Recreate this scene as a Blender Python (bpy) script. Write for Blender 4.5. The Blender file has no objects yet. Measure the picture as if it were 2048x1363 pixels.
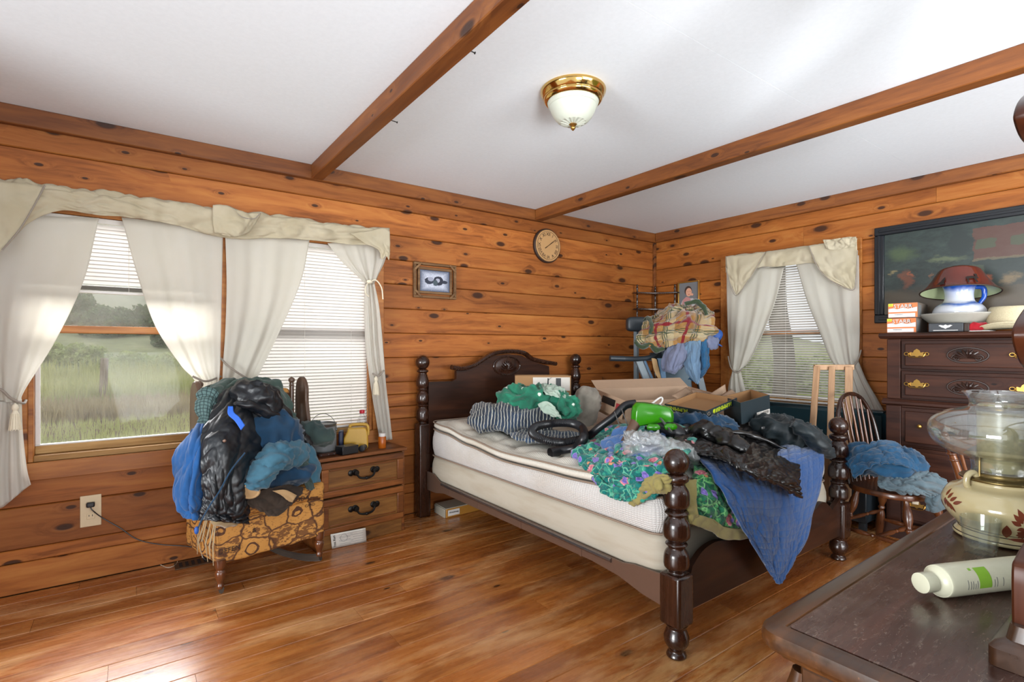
import bpy, bmesh, math, random
from mathutils import Vector, Matrix, Euler, noise
rnd = random.Random(7)
PI = math.pi
sc = bpy.context.scene
COL = sc.collection

# ---------------------------------------------------------------- camera, world, lights, exposure
FPX, HOR, YAW, CZ = 1040.0, 694.0, 0.633, 1.24      # focal length in px, horizon row, heading, eye height
cd = bpy.data.cameras.new('camera'); cam = bpy.data.objects.new('camera', cd); COL.objects.link(cam)
cd.sensor_width = 36.0; cd.lens = FPX / 2048 * 36; cd.shift_y = (HOR - 681.5) / 2048; cd.clip_start = 0.02; cd.clip_end = 500
cam.location = (0, 0, CZ); cam.rotation_euler = (PI / 2, 0, -YAW)
sc.camera = cam

w = bpy.data.worlds.new('overcast_sky'); sc.world = w; w.use_nodes = True
nt = w.node_tree; nt.nodes.clear()
wo = nt.nodes.new('ShaderNodeOutputWorld'); bg = nt.nodes.new('ShaderNodeBackground')
wt = nt.nodes.new('ShaderNodeTexCoord'); sx = nt.nodes.new('ShaderNodeSeparateXYZ'); cr = nt.nodes.new('ShaderNodeValToRGB')
cr.color_ramp.elements[0].position = 0.0; cr.color_ramp.elements[0].color = (0.82, 0.86, 0.90, 1)
cr.color_ramp.elements[1].position = 1.0; cr.color_ramp.elements[1].color = (0.90, 0.95, 1.0, 1)
nt.links.new(wt.outputs['Generated'], sx.inputs[0]); nt.links.new(sx.outputs['Z'], cr.inputs[0])
nt.links.new(cr.outputs[0], bg.inputs[0]); bg.inputs[1].default_value = 1.0
nt.links.new(bg.outputs[0], wo.inputs[0])

def area(name, loc, target, sx_, sy_, power, col=(1, 1, 1), spread=PI):
    l = bpy.data.lights.new(name, 'AREA'); l.shape = 'RECTANGLE'; l.size = sx_; l.size_y = sy_; l.energy = power; l.color = col; l.spread = spread
    o = bpy.data.objects.new(name, l); COL.objects.link(o); o.location = loc
    o.rotation_euler = (Vector(target) - Vector(loc)).to_track_quat('-Z', 'Y').to_euler()
    return o
# daylight falling through the two windows; the other three are unseen fill lights, added
area('daylight_double_window', (0.45, 6.3, 3.0), (0.9, 2.2, 0.2), 3.6, 1.8, 540, (0.98, 0.98, 1.0))
area('daylight_side_window', (6.4, 2.2, 3.4), (3.6, 2.0, 0.6), 1.8, 1.8, 110, (0.97, 0.98, 1.0))
area('left_fill_light', (-5.0, 0.4, 1.2), (4.4, 1.9, 1.4), 2.4, 1.9, 330, (0.95, 0.98, 1.0))  # added fill aimed at the right wall, no known opening there
area('rear_fill_light', (2.2, -3.0, 1.3), (2.7, 3.0, 1.7), 2.8, 1.8, 185, (0.95, 0.98, 1.0))  # added fill from behind the camera, not a real opening
area('ceiling_fill_light', (0.2, -1.9, 0.7), (2.8, 1.8, 2.44), 1.0, 1.0, 50, (0.95, 0.98, 1.0), 1.7)  # added lamp that brightens the ceiling

sc.view_settings.view_transform = 'Standard'; sc.view_settings.look = 'None'
sc.view_settings.gamma = 1.0; sc.view_settings.use_curve_mapping = False
sc.view_settings.exposure = 0.42

# ---------------------------------------------------------------- measuring: a pixel and one known plane give a point of the room
FW = (math.sin(YAW), math.cos(YAW)); RT = (math.cos(YAW), -math.sin(YAW))
def P(u, v, x=None, y=None, z=None, d=None):
    a = (u - 1024) / FPX; b = (HOR - v) / FPX
    dx = FW[0] + RT[0] * a; dy = FW[1] + RT[1] * a
    t = x / dx if x is not None else y / dy if y is not None else (z - CZ) / b if z is not None else d
    return Vector((dx * t, dy * t, CZ + b * t))

# ---------------------------------------------------------------- object helpers
def tag(o, label=None, cat=None, group=None, kind=None):
    if label: o['label'] = label
    if cat: o['category'] = cat
    if group: o['group'] = group
    if kind: o['kind'] = kind
    return o
def thing(name, label, cat, loc=(0, 0, 0), rz=0.0, group=None, kind=None):
    o = bpy.data.objects.new(name, None); COL.objects.link(o); o.empty_display_size = 0.05
    o.location = loc; o.rotation_euler = (0, 0, rz)
    return tag(o, label, cat, group, kind)
def rootmat(o):
    m = Matrix.Identity(4)
    while o is not None:
        m = (Matrix.Translation(o.location) @ o.rotation_euler.to_matrix().to_4x4() @ Matrix.Diagonal((*o.scale, 1))) @ m
        o = o.parent
    return m
def obj(name, bm, mat, parent=None, world=True, smooth=40, at=None):
    """one mesh object; with a parent and world=True the vertices are room coordinates"""
    me = bpy.data.meshes.new(name)
    bm.normal_update()
    if parent is not None and world: bm.transform(rootmat(parent).inverted())
    if at is not None: bm.transform(Matrix.Translation(-Vector(at)))
    bm.to_mesh(me); bm.free()
    if smooth:
        me.shade_smooth()
        if smooth < 180: me.set_sharp_from_angle(angle=math.radians(smooth))
    o = bpy.data.objects.new(name, me); COL.objects.link(o)
    for m in (mat if isinstance(mat, (list, tuple)) else [mat]): me.materials.append(m)
    if parent is not None: o.parent = parent
    if at is not None: o.location = at
    return o
def bev(o, w, n=2):
    m = o.modifiers.new('edge', 'BEVEL'); m.width = w; m.segments = n; m.limit_method = 'ANGLE'; m.angle_limit = math.radians(30)
    return o
def solid(o, t, off=0):
    m = o.modifiers.new('thick', 'SOLIDIFY'); m.thickness = t; m.offset = off
    return o
B = bmesh.new
def a_box(bm, c, s, rot=None):
    m = Matrix.Translation(c) @ (rot.to_matrix().to_4x4() if rot else Matrix.Identity(4)) @ Matrix.Diagonal((*s, 1))
    return bmesh.ops.create_cube(bm, size=1, matrix=m)
def a_bb(bm, x0, x1, y0, y1, z0, z1):
    return a_box(bm, ((x0 + x1) / 2, (y0 + y1) / 2, (z0 + z1) / 2), (abs(x1 - x0), abs(y1 - y0), abs(z1 - z0)))
def a_lathe(bm, prof, c=(0, 0, 0), n=24, mat=None, cap=True):
    """prof: [(r,z)...] turned round z"""
    M = Matrix.Translation(c) @ (mat if mat is not None else Matrix.Identity(4))
    rings = []
    for r, z in prof:
        rings.append([bm.verts.new(M @ Vector((r * math.cos(2 * PI * k / n), r * math.sin(2 * PI * k / n), z))) for k in range(n)])
    for a, b in zip(rings, rings[1:]):
        for k in range(n):
            bm.faces.new((a[k], a[(k + 1) % n], b[(k + 1) % n], b[k]))
    if cap:
        for rg, flip in ((rings[0], True), (rings[-1], False)):
            if (rg[0].co - rg[n // 2].co).length > 1e-4:
                bm.faces.new(rg[::-1] if flip else rg)
def smoothprof(pts, n=5):
    """catmull-rom through a (r,z) profile"""
    out = []
    P_ = [pts[0]] + list(pts) + [pts[-1]]
    for i in range(1, len(P_) - 2):
        for k in range(n):
            t = k / n
            out.append(tuple(cr_(P_[i - 1][j], P_[i][j], P_[i + 1][j], P_[i + 2][j], t) for j in range(2)))
    out.append(tuple(pts[-1]))
    return [(max(r, 0.0005), z) for r, z in out]
def cr_(a, b, c, d, t):
    return 0.5 * (2 * b + (c - a) * t + (2 * a - 5 * b + 4 * c - d) * t * t + (3 * b - a - 3 * c + d) * t ** 3)
def crv(pts, n=8, closed=False):
    pts = [Vector(p) for p in pts]
    if closed: Q = [pts[-1]] + pts + pts[:2]; rng = range(1, len(pts) + 1)
    else: Q = [pts[0] * 2 - pts[1]] + pts + [pts[-1] * 2 - pts[-2]]; rng = range(1, len(pts))
    out = []
    for i in rng:
        for k in range(n): out.append(cr_(Q[i - 1], Q[i], Q[i + 1], Q[i + 2], k / n))
    if not closed: out.append(pts[-1])
    return out
def a_tube(bm, pts, r, n=8, closed=False, cap=True, flat=None):
    """sweep; r number or list; flat=(a,b) elliptical scale"""
    pts = [Vector(p) for p in pts]; N = len(pts)
    R_ = r if isinstance(r, (list, tuple)) else [r] * N
    if len(R_) != N: R_ = [R_[min(len(R_) - 1, int(i * (len(R_) - 1) / max(1, N - 1)))] + ((i * (len(R_) - 1) / max(1, N - 1)) % 1) * (R_[min(len(R_) - 1, int(i * (len(R_) - 1) / max(1, N - 1)) + 1)] - R_[min(len(R_) - 1, int(i * (len(R_) - 1) / max(1, N - 1)))]) for i in range(N)]
    rings = []; up = None
    for i, p in enumerate(pts):
        t = (pts[(i + 1) % N] - pts[i - 1]) if closed else (pts[min(i + 1, N - 1)] - pts[max(i - 1, 0)])
        t.normalize()
        if up is None:
            up = Vector((0, 0, 1)) if abs(t.z) < 0.9 else Vector((1, 0, 0))
        s = t.cross(up)
        if s.length < 1e-5: s = t.cross(Vector((0, 1, 0.1)))
        s.normalize(); up = s.cross(t).normalized()
        fa, fb = flat if flat else (1, 1)
        rings.append([bm.verts.new(p + s * (R_[i] * fa * math.cos(2 * PI * k / n)) + up * (R_[i] * fb * math.sin(2 * PI * k / n))) for k in range(n)])
    m = N if closed else N - 1
    for i in range(m):
        a, b = rings[i], rings[(i + 1) % N]
        for k in range(n): bm.faces.new((a[k], a[(k + 1) % n], b[(k + 1) % n], b[k]))
    if cap and not closed:
        bm.faces.new(rings[0][::-1]); bm.faces.new(rings[-1])
def a_prism(bm, poly, axis, a0, a1):
    """poly 2D in the plane perpendicular to axis (x: (y,z), y: (x,z), z: (x,y))"""
    def mk(p, a): return {'x': (a, p[0], p[1]), 'y': (p[0], a, p[1]), 'z': (p[0], p[1], a)}[axis]
    f = [bm.verts.new(mk(p, a0)) for p in poly]; g = [bm.verts.new(mk(p, a1)) for p in poly]
    bm.faces.new(f); bm.faces.new(g[::-1])
    for i in range(len(poly)):
        j = (i + 1) % len(poly); bm.faces.new((f[j], f[i], g[i], g[j]))
    bmesh.ops.recalc_face_normals(bm, faces=bm.faces)
def a_ball(bm, c, r, n=12, s=(1, 1, 1)):
    bmesh.ops.create_uvsphere(bm, u_segments=n * 2, v_segments=n, radius=r, matrix=Matrix.Translation(c) @ Matrix.Diagonal((*s, 1)))
def boxo(name, mat, parent, x0, x1, y0, y1, z0, z1, b=0.004, world=True):
    bm = B(); a_bb(bm, x0, x1, y0, y1, z0, z1)
    o = obj(name, bm, mat, parent, world)
    return bev(o, b) if b else o
def text(name, s, size, origin, right, up, mat, parent, ext=0.0006, center=True):
    """flat lettering laid on a surface: origin, direction of reading and upward direction"""
    cu = bpy.data.curves.new(name, 'FONT'); cu.body = s; cu.size = size; cu.extrude = ext; cu.resolution_u = 2
    if center: cu.align_x = 'CENTER'; cu.align_y = 'CENTER'
    t = bpy.data.objects.new(name, cu); COL.objects.link(t)
    me = bpy.data.meshes.new_from_object(t, depsgraph=None)
    COL.objects.unlink(t); bpy.data.objects.remove(t)
    bm = B(); bm.from_mesh(me)
    r = Vector(right).normalized(); u_ = Vector(up); u_ = (u_ - r * u_.dot(r)).normalized(); n = r.cross(u_)
    M = Matrix((r, u_, n)).transposed().to_4x4(); M.translation = Vector(origin)
    bm.transform(M)
    return obj(name, bm, mat, parent, True, 0)
def dup(root, loc, rz=None, label=None, group=None):
    r = root.copy(); COL.objects.link(r); r.location = loc
    if rz is not None: r.rotation_euler = (0, 0, rz)
    if label: r['label'] = label
    if group: r['group'] = group
    for ch in list(root.children):
        c = ch.copy(); COL.objects.link(c); c.parent = r
        for g in list(ch.children):
            d = g.copy(); COL.objects.link(d); d.parent = c
    return r

def ridge(p, f, seed=0.0):
    return 1 - 2.2 * abs(noise.noise(Vector((p[0] * f + seed, p[1] * f - seed, p[2] * f + seed * 0.7))))
def wrinkle(p, amp, f, seed=0.0, st=(1, 1, 1)):
    q = (p[0] * st[0], p[1] * st[1], p[2] * st[2])
    v = Vector(q); wv = noise.noise_vector(v * f * 0.7 + Vector((seed, 3, 1)))
    w2 = v + wv * (0.55 / f)
    a = 1 - 2.4 * min(1, abs(noise.noise(Vector((w2.x * f * 1.3 + seed, w2.y * f * 1.3, w2.z * f * 1.3))) * 1.6) ** 0.75)
    b = 1 - 2.4 * min(1, abs(noise.noise(Vector((w2.x * f * 2.9, w2.y * f * 2.9 + seed, w2.z * f * 2.9))) * 1.6) ** 0.8)
    return amp * (a * 0.62 + b * 0.26 + noise.noise(v * f * 8) * 0.18)
def sheet(name, rows, mat, parent=None, nu=40, nv=40, amp=0.0, f=6.0, seed=0.0, st=(1, 1, 1), thick=0.004, folds=None, closed=False, uvs=1.0, edge=0.0):
    """cloth: a grid of control points (rows of equal length) smoothed, wrinkled along its normals, given thickness.
       folds(u,v) -> extra offset along the normal"""
    G = [[Vector(p) for p in r] for r in rows]
    if amp > 0.008: nu, nv = int(nu * 1.3), int(nv * 1.3)
    m, n = len(G), len(G[0])
    def ev(u, v):
        def pick(arr, i): 
            if i < 0: return arr[0] * 2 - arr[1]
            if i >= len(arr): return arr[-1] * 2 - arr[-2]
            return arr[i]
        fu = u * (n - 1); iu = min(int(fu), n - 2); tu = fu - iu
        fv = v * (m - 1); iv = min(int(fv), m - 2); tv = fv - iv
        rowv = []
        for k in range(-1, 3):
            i = iv + k
            if i < 0: r = [G[0][j] * 2 - G[1][j] for j in range(n)]
            elif i >= m: r = [G[-1][j] * 2 - G[-2][j] for j in range(n)]
            else: r = G[i]
            rowv.append(cr_(pick(r, iu - 1), pick(r, iu), pick(r, iu + 1), pick(r, iu + 2), tu))
        return cr_(*rowv, tv)
    pts = [[ev(i / nu, j / nv) for i in range(nu + 1)] for j in range(nv + 1)]
    lu = sum((pts[nv // 2][i + 1] - pts[nv // 2][i]).length for i in range(nu)); lv = sum((pts[j + 1][nu // 2] - pts[j][nu // 2]).length for j in range(nv))
    bm = B(); uvl = bm.loops.layers.uv.new('UVMap'); V = []
    for j in range(nv + 1):
        row = []
        for i in range(nu + 1):
            p = pts[j][i]
            du = pts[j][min(i + 1, nu)] - pts[j][max(i - 1, 0)]; dv = pts[min(j + 1, nv)][i] - pts[max(j - 1, 0)][i]
            nn = du.cross(dv)
            nn = nn.normalized() if nn.length > 1e-9 else Vector((0, 0, 1))
            u, v = i / nu, j / nv
            off = 0.0
            if amp: off += wrinkle((u * lu, v * lv, 0), amp, f, seed, st)
            if folds: off += folds(u, v)
            q = p + nn * off
            if edge:
                eu = min(u, 1 - u, v, 1 - v)
                if eu < 0.03: q = q + Vector((noise.noise(p * 9 + Vector((seed, 0, 0))), noise.noise(p * 9 + Vector((0, seed, 0))), noise.noise(p * 9 + Vector((0, 0, seed))))) * edge
            row.append(bm.verts.new(q))
        V.append(row)
    for j in range(nv):
        for i in range(nu):
            fc = bm.faces.new((V[j][i], V[j][i + 1], V[j + 1][i + 1], V[j + 1][i]))
            for lp, (a, b) in zip(fc.loops, ((i, j), (i + 1, j), (i + 1, j + 1), (i, j + 1))):
                lp[uvl].uv = (a / nu * lu * uvs, b / nv * lv * uvs)
    o = obj(name, bm, mat, parent, True, 180)
    if thick: solid(o, thick)
    return o
def blob(name, c, r, mat, parent=None, rot=(0, 0, 0), e=1.0, amp=0.01, f=7, seed=0, st=(1, 1, 1), n=44, flat=None, shape=None):
    """soft closed body: superellipsoid with creases. e<1 boxier; flat: world z below which it is squashed"""
    bm = B(); uvl = bm.loops.layers.uv.new('UVMap')
    M = Matrix.Translation(c) @ Euler(rot).to_matrix().to_4x4()
    sg = lambda v, k: math.copysign(abs(v) ** k, v)
    V = []
    nv_ = n // 2
    for j in range(nv_ + 1):
        ph = -PI / 2 + PI * j / nv_; row = []
        for i in range(n):
            th = 2 * PI * i / n
            d = Vector((sg(math.cos(ph), e) * sg(math.cos(th), e), sg(math.cos(ph), e) * sg(math.sin(th), e), sg(math.sin(ph), e)))
            p = Vector((d.x * r[0], d.y * r[1], d.z * r[2]))
            if shape: p = shape(p, d)
            off = wrinkle(p, amp, f, seed, st)
            nn = Vector((math.cos(ph) * math.cos(th) / r[0], math.cos(ph) * math.sin(th) / r[1], math.sin(ph) / r[2])).normalized()
            q = M @ (p + nn * off)
            if flat is not None and q.z < flat: q.z = flat - (flat - q.z) * 0.05
            row.append(bm.verts.new(q))
        V.append(row)
    for j in range(nv_):
        for i in range(n):
            k = (i + 1) % n
            if j == 0: vs = (V[0][0], V[1][k], V[1][i]); uv = ((0, 0), (0, 0), (0, 0))
            elif j == nv_ - 1: vs = (V[j][i], V[j][k], V[nv_][0])
            else: vs = (V[j][i], V[j][k], V[j + 1][k], V[j + 1][i])
            try: fc = bm.faces.new(vs)
            except ValueError: continue
            Mi = M.inverted()
            for lp in fc.loops:
                q = Mi @ lp.vert.co; lp[uvl].uv = (q.x, q.y + q.z * 0.6)
    lo = [v for v in bm.verts if not v.link_faces]
    bmesh.ops.delete(bm, geom=lo, context='VERTS')
    bmesh.ops.recalc_face_normals(bm, faces=bm.faces)
    return obj(name, bm, mat, parent, True, 180)

# ---------------------------------------------------------------- materials
def lin(c):
    if isinstance(c, str): c = tuple(int(c[i:i + 2], 16) / 255 for i in (0, 2, 4))
    return tuple(x / 12.92 if x <= 0.04045 else ((x + 0.055) / 1.055) ** 2.4 for x in c) + (1,)
class NT:
    def __init__(s, name):
        s.m = bpy.data.materials.new(name); s.m.use_nodes = True; s.t = s.m.node_tree; s.t.nodes.clear()
        s.out = s.t.nodes.new('ShaderNodeOutputMaterial'); s.p = s.t.nodes.new('ShaderNodeBsdfPrincipled')
        s.t.links.new(s.p.outputs[0], s.out.inputs[0]); s._tc = None
    def n(s, typ, **k):
        nd = s.t.nodes.new('ShaderNode' + typ)
        for a, b in k.items(): setattr(nd, a, b)
        return nd
    def l(s, a, b):
        if isinstance(a, (int, float)): b.default_value = a
        elif isinstance(a, (tuple, list)): b.default_value = a
        else: s.t.links.new(a, b)
    def tc(s, which='Object'):
        if s._tc is None: s._tc = s.n('TexCoord')
        return s._tc.outputs[which]
    def mapping(s, vec, scale=(1, 1, 1), rot=(0, 0, 0), loc=(0, 0, 0)):
        m = s.n('Mapping'); s.l(vec, m.inputs[0]); m.inputs['Scale'].default_value = scale; m.inputs['Rotation'].default_value = rot; m.inputs['Location'].default_value = loc
        return m.outputs[0]
    def math(s, op, a, b=0.0, c=0.0):
        m = s.n('Math', operation=op); s.l(a, m.inputs[0]); s.l(b, m.inputs[1])
        if op in ('SMOOTH_MIN', 'MULTIPLY_ADD', 'COMPARE'): s.l(c, m.inputs[2])
        return m.outputs[0]
    def noise(s, vec, scale, detail=4, rough=0.55, dist=0.0):
        m = s.n('TexNoise'); s.l(vec, m.inputs['Vector']); m.inputs['Scale'].default_value = scale; m.inputs['Detail'].default_value = detail
        m.inputs['Roughness'].default_value = rough; m.inputs['Distortion'].default_value = dist
        return m.outputs[0]
    def vor(s, vec, scale, feature='F1', rand=1.0):
        m = s.n('TexVoronoi', feature=feature); s.l(vec, m.inputs['Vector']); m.inputs['Scale'].default_value = scale; m.inputs['Randomness'].default_value = rand
        return m
    def ramp(s, fac, stops, interp='LINEAR'):
        m = s.n('ValToRGB'); r = m.color_ramp; r.interpolation = interp
        while len(r.elements) < len(stops): r.elements.new(0.5)
        for e, (p, c) in zip(r.elements, stops):
            e.position = p; e.color = c if isinstance(c, tuple) and len(c) == 4 else lin(c) if not isinstance(c, (int, float)) else (c, c, c, 1)
        s.l(fac, m.inputs[0]); return m.outputs[0]
    def mix(s, fac, a, b, mode='MIX'):
        m = s.n('Mix', data_type='RGBA', blend_type=mode); s.l(fac, m.inputs[0])
        s.l(lin(a) if isinstance(a, str) else a, m.inputs[6]); s.l(lin(b) if isinstance(b, str) else b, m.inputs[7])
        return m.outputs[2]
    def bump(s, h, strength=0.3, dist=0.01):
        m = s.n('Bump'); m.inputs['Strength'].default_value = strength; m.inputs['Distance'].default_value = dist
        s.l(h, m.inputs['Height']); s.l(m.outputs[0], s.p.inputs['Normal']); return m
    def rndv(s, vec, k=37.0):
        """shift a vector by the object's own random number, so every board differs"""
        oi = s.n('ObjectInfo'); c = s.n('CombineXYZ'); s.l(s.math('MULTIPLY', oi.outputs['Random'], k), c.inputs[0])
        s.l(s.math('MULTIPLY', oi.outputs['Random'], k * 2.7), c.inputs[1]); s.l(s.math('MULTIPLY', oi.outputs['Random'], k * 1.3), c.inputs[2])
        a = s.n('VectorMath', operation='ADD'); s.l(vec, a.inputs[0]); s.l(c.outputs[0], a.inputs[1]); return a.outputs[0], oi.outputs['Random']
    def col(s, c): s.l(lin(c) if isinstance(c, str) else c, s.p.inputs['Base Color'])
    def set(s, **k):
        for a, b in k.items(): s.l(b, s.p.inputs[a.replace('_', ' ')])
        return s
def plain(name, c, rough=0.6, metal=0.0, bump=0.0, bs=60, **k):
    t = NT(name); v = t.noise(t.tc(), bs, 3)
    t.col(t.mix(t.math('MULTIPLY', v, 0.35), c, tuple(x * 0.72 for x in lin(c)[:3]) + (1,)))
    t.set(Roughness=rough, Metallic=metal, **k)
    if bump: t.bump(v, bump, 0.004)
    return t.m
def wood(name, dark, mid, light, axis='x', knots=0.5, rough=0.45, gs=1.0, knotcol='2a1408', vary=0.35, spec=0.4, bump=0.15, wear=None, coat=0.0, kpos=1.0, fb=1.0):
    t = NT(name); vec, ran = t.rndv(t.tc())
    S = {'x': (0.9, 9, 9), 'y': (9, 0.9, 9), 'z': (9, 9, 0.9)}[axis]; S = tuple(q * gs for q in S)
    K = {'x': (3.2, 7, 7), 'y': (7, 3.2, 7), 'z': (7, 7, 3.2)}[axis]; K = tuple(q * kpos for q in K)
    s3 = sep(t, vec); ia = 'xyz'.index(axis); ot_ = [k for k in range(3) if k != ia]
    kc = t.n('CombineXYZ'); t.l(t.math('MULTIPLY', s3[ia], 3.4 * kpos), kc.inputs[0]); t.l(t.math('MULTIPLY', t.math('ADD', s3[ot_[0]], s3[ot_[1]]), 7.5 * kpos), kc.inputs[1])
    vo = t.vor(kc.outputs[0], 1.0); vo.voronoi_dimensions = '2D'
    kd = vo.outputs['Distance']
    sel = t.math('LESS_THAN', t.n('SeparateColor').outputs[0], 0) if False else None
    sp = t.n('SeparateColor'); t.l(vo.outputs['Color'], sp.inputs[0])
    sel = t.math('LESS_THAN', sp.outputs[0], knots)
    size = t.math('MULTIPLY_ADD', t.math('POWER', sp.outputs[1], 2.0), 0.17, 0.05)
    kn = t.math('MULTIPLY', sel, t.math('SUBTRACT', 1.0, t.math('DIVIDE', kd, size)))       # >0 inside a knot
    kn = t.math('MAXIMUM', kn, -6.0)
    kmask = t.ramp(kn, [(0.0, 0.0), (0.35, 1.0)])
    kmask = t.math('MULTIPLY', kmask, sel)
    halo = t.math('MULTIPLY', sel, t.ramp(t.math('DIVIDE', kd, size), [(0.0, 1.0), (1.0, 0.0)]))
    halo = t.math('MULTIPLY', sel, t.math('POWER', 2.718, t.math('MULTIPLY', t.math('DIVIDE', kd, size), -0.9)))
    warp = t.n('VectorMath', operation='ADD'); t.l(t.mapping(vec, S), warp.inputs[0])
    cx = t.n('CombineXYZ'); t.l(t.math('MULTIPLY', halo, 1.4), cx.inputs[0]); t.l(t.math('MULTIPLY', halo, 1.4), cx.inputs[1]); t.l(t.math('MULTIPLY', halo, 1.4), cx.inputs[2]); t.l(cx.outputs[0], warp.inputs[1])
    g = t.noise(warp.outputs[0], 1.6, 5, 0.6, 0.6)
    g2 = t.noise(t.mapping(vec, tuple(q * 5 for q in S)), 1.5, 3, 0.6)
    gg = t.math('ADD', t.math('MULTIPLY', g, 0.75), t.math('MULTIPLY', g2, 0.25))
    c = t.ramp(gg, [(0.30, dark), (0.5, mid), (0.72, light)])
    big = t.noise(t.mapping(vec, tuple(q * 0.16 for q in S)), 2.0, 2)
    c = t.mix(t.math('MULTIPLY', t.ramp(big, [(0.4, 0.0), (0.7, 1.0)]), 0.45 * fb), c, dark)
    hv = t.n('HueSaturation'); t.l(c, hv.inputs['Color']); t.l(t.math('MULTIPLY_ADD', ran, vary, 1 - vary / 2), hv.inputs['Value'])
    c = hv.outputs[0]
    c = t.mix(t.math('MULTIPLY', halo, 0.35), c, knotcol)
    c = t.mix(t.math('MULTIPLY', kmask, 0.9), c, knotcol)
    if wear: c = wear(t, c, vec)
    t.col(c)
    t.l(t.math('MULTIPLY_ADD', g2, 0.25, rough - 0.1), t.p.inputs['Roughness']); t.set(Specular_IOR_Level=spec)
    if coat: t.set(Coat_Weight=coat, Coat_Roughness=0.12)
    t.bump(t.math('SUBTRACT', gg, t.math('MULTIPLY', kmask, 0.5)), bump, 0.004)
    return t.m
def cloth(name, c, c2=None, rough=0.85, weave=900, sheen=0.3, trans=0.0, mott=0.3, mscale=6, bump=0.12, spec=0.2, wr=0.0):
    t = NT(name); v = t.tc('Object')
    n1 = t.noise(v, mscale, 4); n2 = t.noise(v, weave, 2)
    cc2 = c2 or tuple(x * 0.6 for x in lin(c)[:3]) + (1,)
    cc = t.mix(t.math('MULTIPLY', t.ramp(n1, [(0.35, 0.0), (0.7, 1.0)]), mott), c, cc2)
    t.col(cc); t.set(Roughness=rough, Specular_IOR_Level=spec, Sheen_Weight=sheen)
    n3 = t.noise(v, 38, 4, 0.6, 0.4)
    t.bump(t.math('ADD', t.math('MULTIPLY', n2, bump), t.math('MULTIPLY', n3, 0.3 + wr)), 0.35, 0.006)
    if trans:
        tr = t.n('BsdfTranslucent'); t.l(cc, tr.inputs[0]); mx = t.n('MixShader'); mx.inputs[0].default_value = trans
        t.l(t.p.outputs[0], mx.inputs[1]); t.l(tr.outputs[0], mx.inputs[2]); t.l(mx.outputs[0], t.out.inputs[0])
    return t.m
def sep(t, v):
    s = t.n('SeparateXYZ'); t.l(v, s.inputs[0]); return s.outputs
def stripe(t, x, period, width, off=0.0):
    """1 inside a stripe of that width, repeated"""
    fr = t.math('FRACT', t.math('DIVIDE', t.math('ADD', x, off), period))
    return t.math('LESS_THAN', fr, width / period)
# ---------------------------------------------------------------- the room shell
WY, WX, CH = 3.57, 4.50, 2.44
M = {}
M['plank'] = wood('varnished_pine_planks', '653310', '9d5c28', 'b27439', 'x', 0.5, 0.50, vary=0.32, spec=0.28, bump=0.25, knotcol='2c1509')
M['plank2'] = wood('varnished_pine_planks_right', '68340f', '985822', 'ac7036', 'x', 0.5, 0.50, vary=0.25, spec=0.28, bump=0.25, knotcol='2c1509')  # right wall planks: mid and light grain slightly darker than plank
M['beam'] = wood('ceiling_beam_pine', '4d270f', '754219', '8f5826', 'x', 0.5, 0.5, vary=0.1, knotcol='2a1409', bump=0.2)
M['casing'] = wood('window_casing_pine', '7a4318', 'a3652c', 'c4884a', 'x', 0.15, 0.45, vary=0.1, knotcol='4a250e')
M['sill'] = wood('weathered_sill_wood', '6b4520', 'a27a45', 'c7a26c', 'x', 0.2, 0.6, vary=0.1, knotcol='3a200e')
M['gap'] = plain('dark_joint', '1c0e06', 0.9)
def floor_wear(t, c, vec):
    o = t.tc('Object'); g = t.n('NewGeometry').outputs['Position']
    n = t.noise(t.mapping(g, (0.9, 3.0, 1)), 1.6, 5, 0.65, 0.3)
    c = t.mix(t.math('MULTIPLY', t.ramp(n, [(0.50, 0.0), (0.66, 1.0)]), 0.55), c, 'd8a874')          # rubbed varnish
    n2 = t.noise(t.mapping(g, (1.2, 6.0, 1), loc=(5, 3, 0)), 2.2, 5, 0.6, 0.4)
    c = t.mix(t.math('MULTIPLY', t.ramp(n2, [(0.55, 0.0), (0.7, 1.0)]), 0.6), c, '6e3c1c')            # dark stains
    # the bare scuffed patch beside the foot of the bed
    d = t.n('VectorMath', operation='DISTANCE'); t.l(t.mapping(g, (0.75, 1.25, 0)), d.inputs[0]); t.l((1.62 * 0.75, 1.15 * 1.25, 0), d.inputs[1])
    n3 = t.noise(t.mapping(g, (2.2, 9.0, 1), rot=(0, 0, 0.25)), 2.0, 5, 0.7, 0.8)
    k = t.math('MULTIPLY', t.ramp(d.outputs['Value'], [(0.05, 1.0), (0.42, 0.0)]), t.ramp(n3, [(0.42, 0.0), (0.60, 1.0)]))
    return t.mix(t.math('MULTIPLY', k, 0.8), c, 'c49a64')
M['board'] = wood('worn_floor_boards', '743a16', 'a5622b', 'c48648', 'x', 0.10, 0.25, vary=0.30, spec=0.5, bump=0.06, wear=floor_wear, fb=1.2)
M['board'].node_tree.nodes['Principled BSDF'].inputs['Coat Weight'].default_value = 0.35; M['board'].node_tree.nodes['Principled BSDF'].inputs['Coat Roughness'].default_value = 0.22
M['white'] = plain('ceiling_paint', 'e4eaf0', 0.9, bump=0.02)

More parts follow.
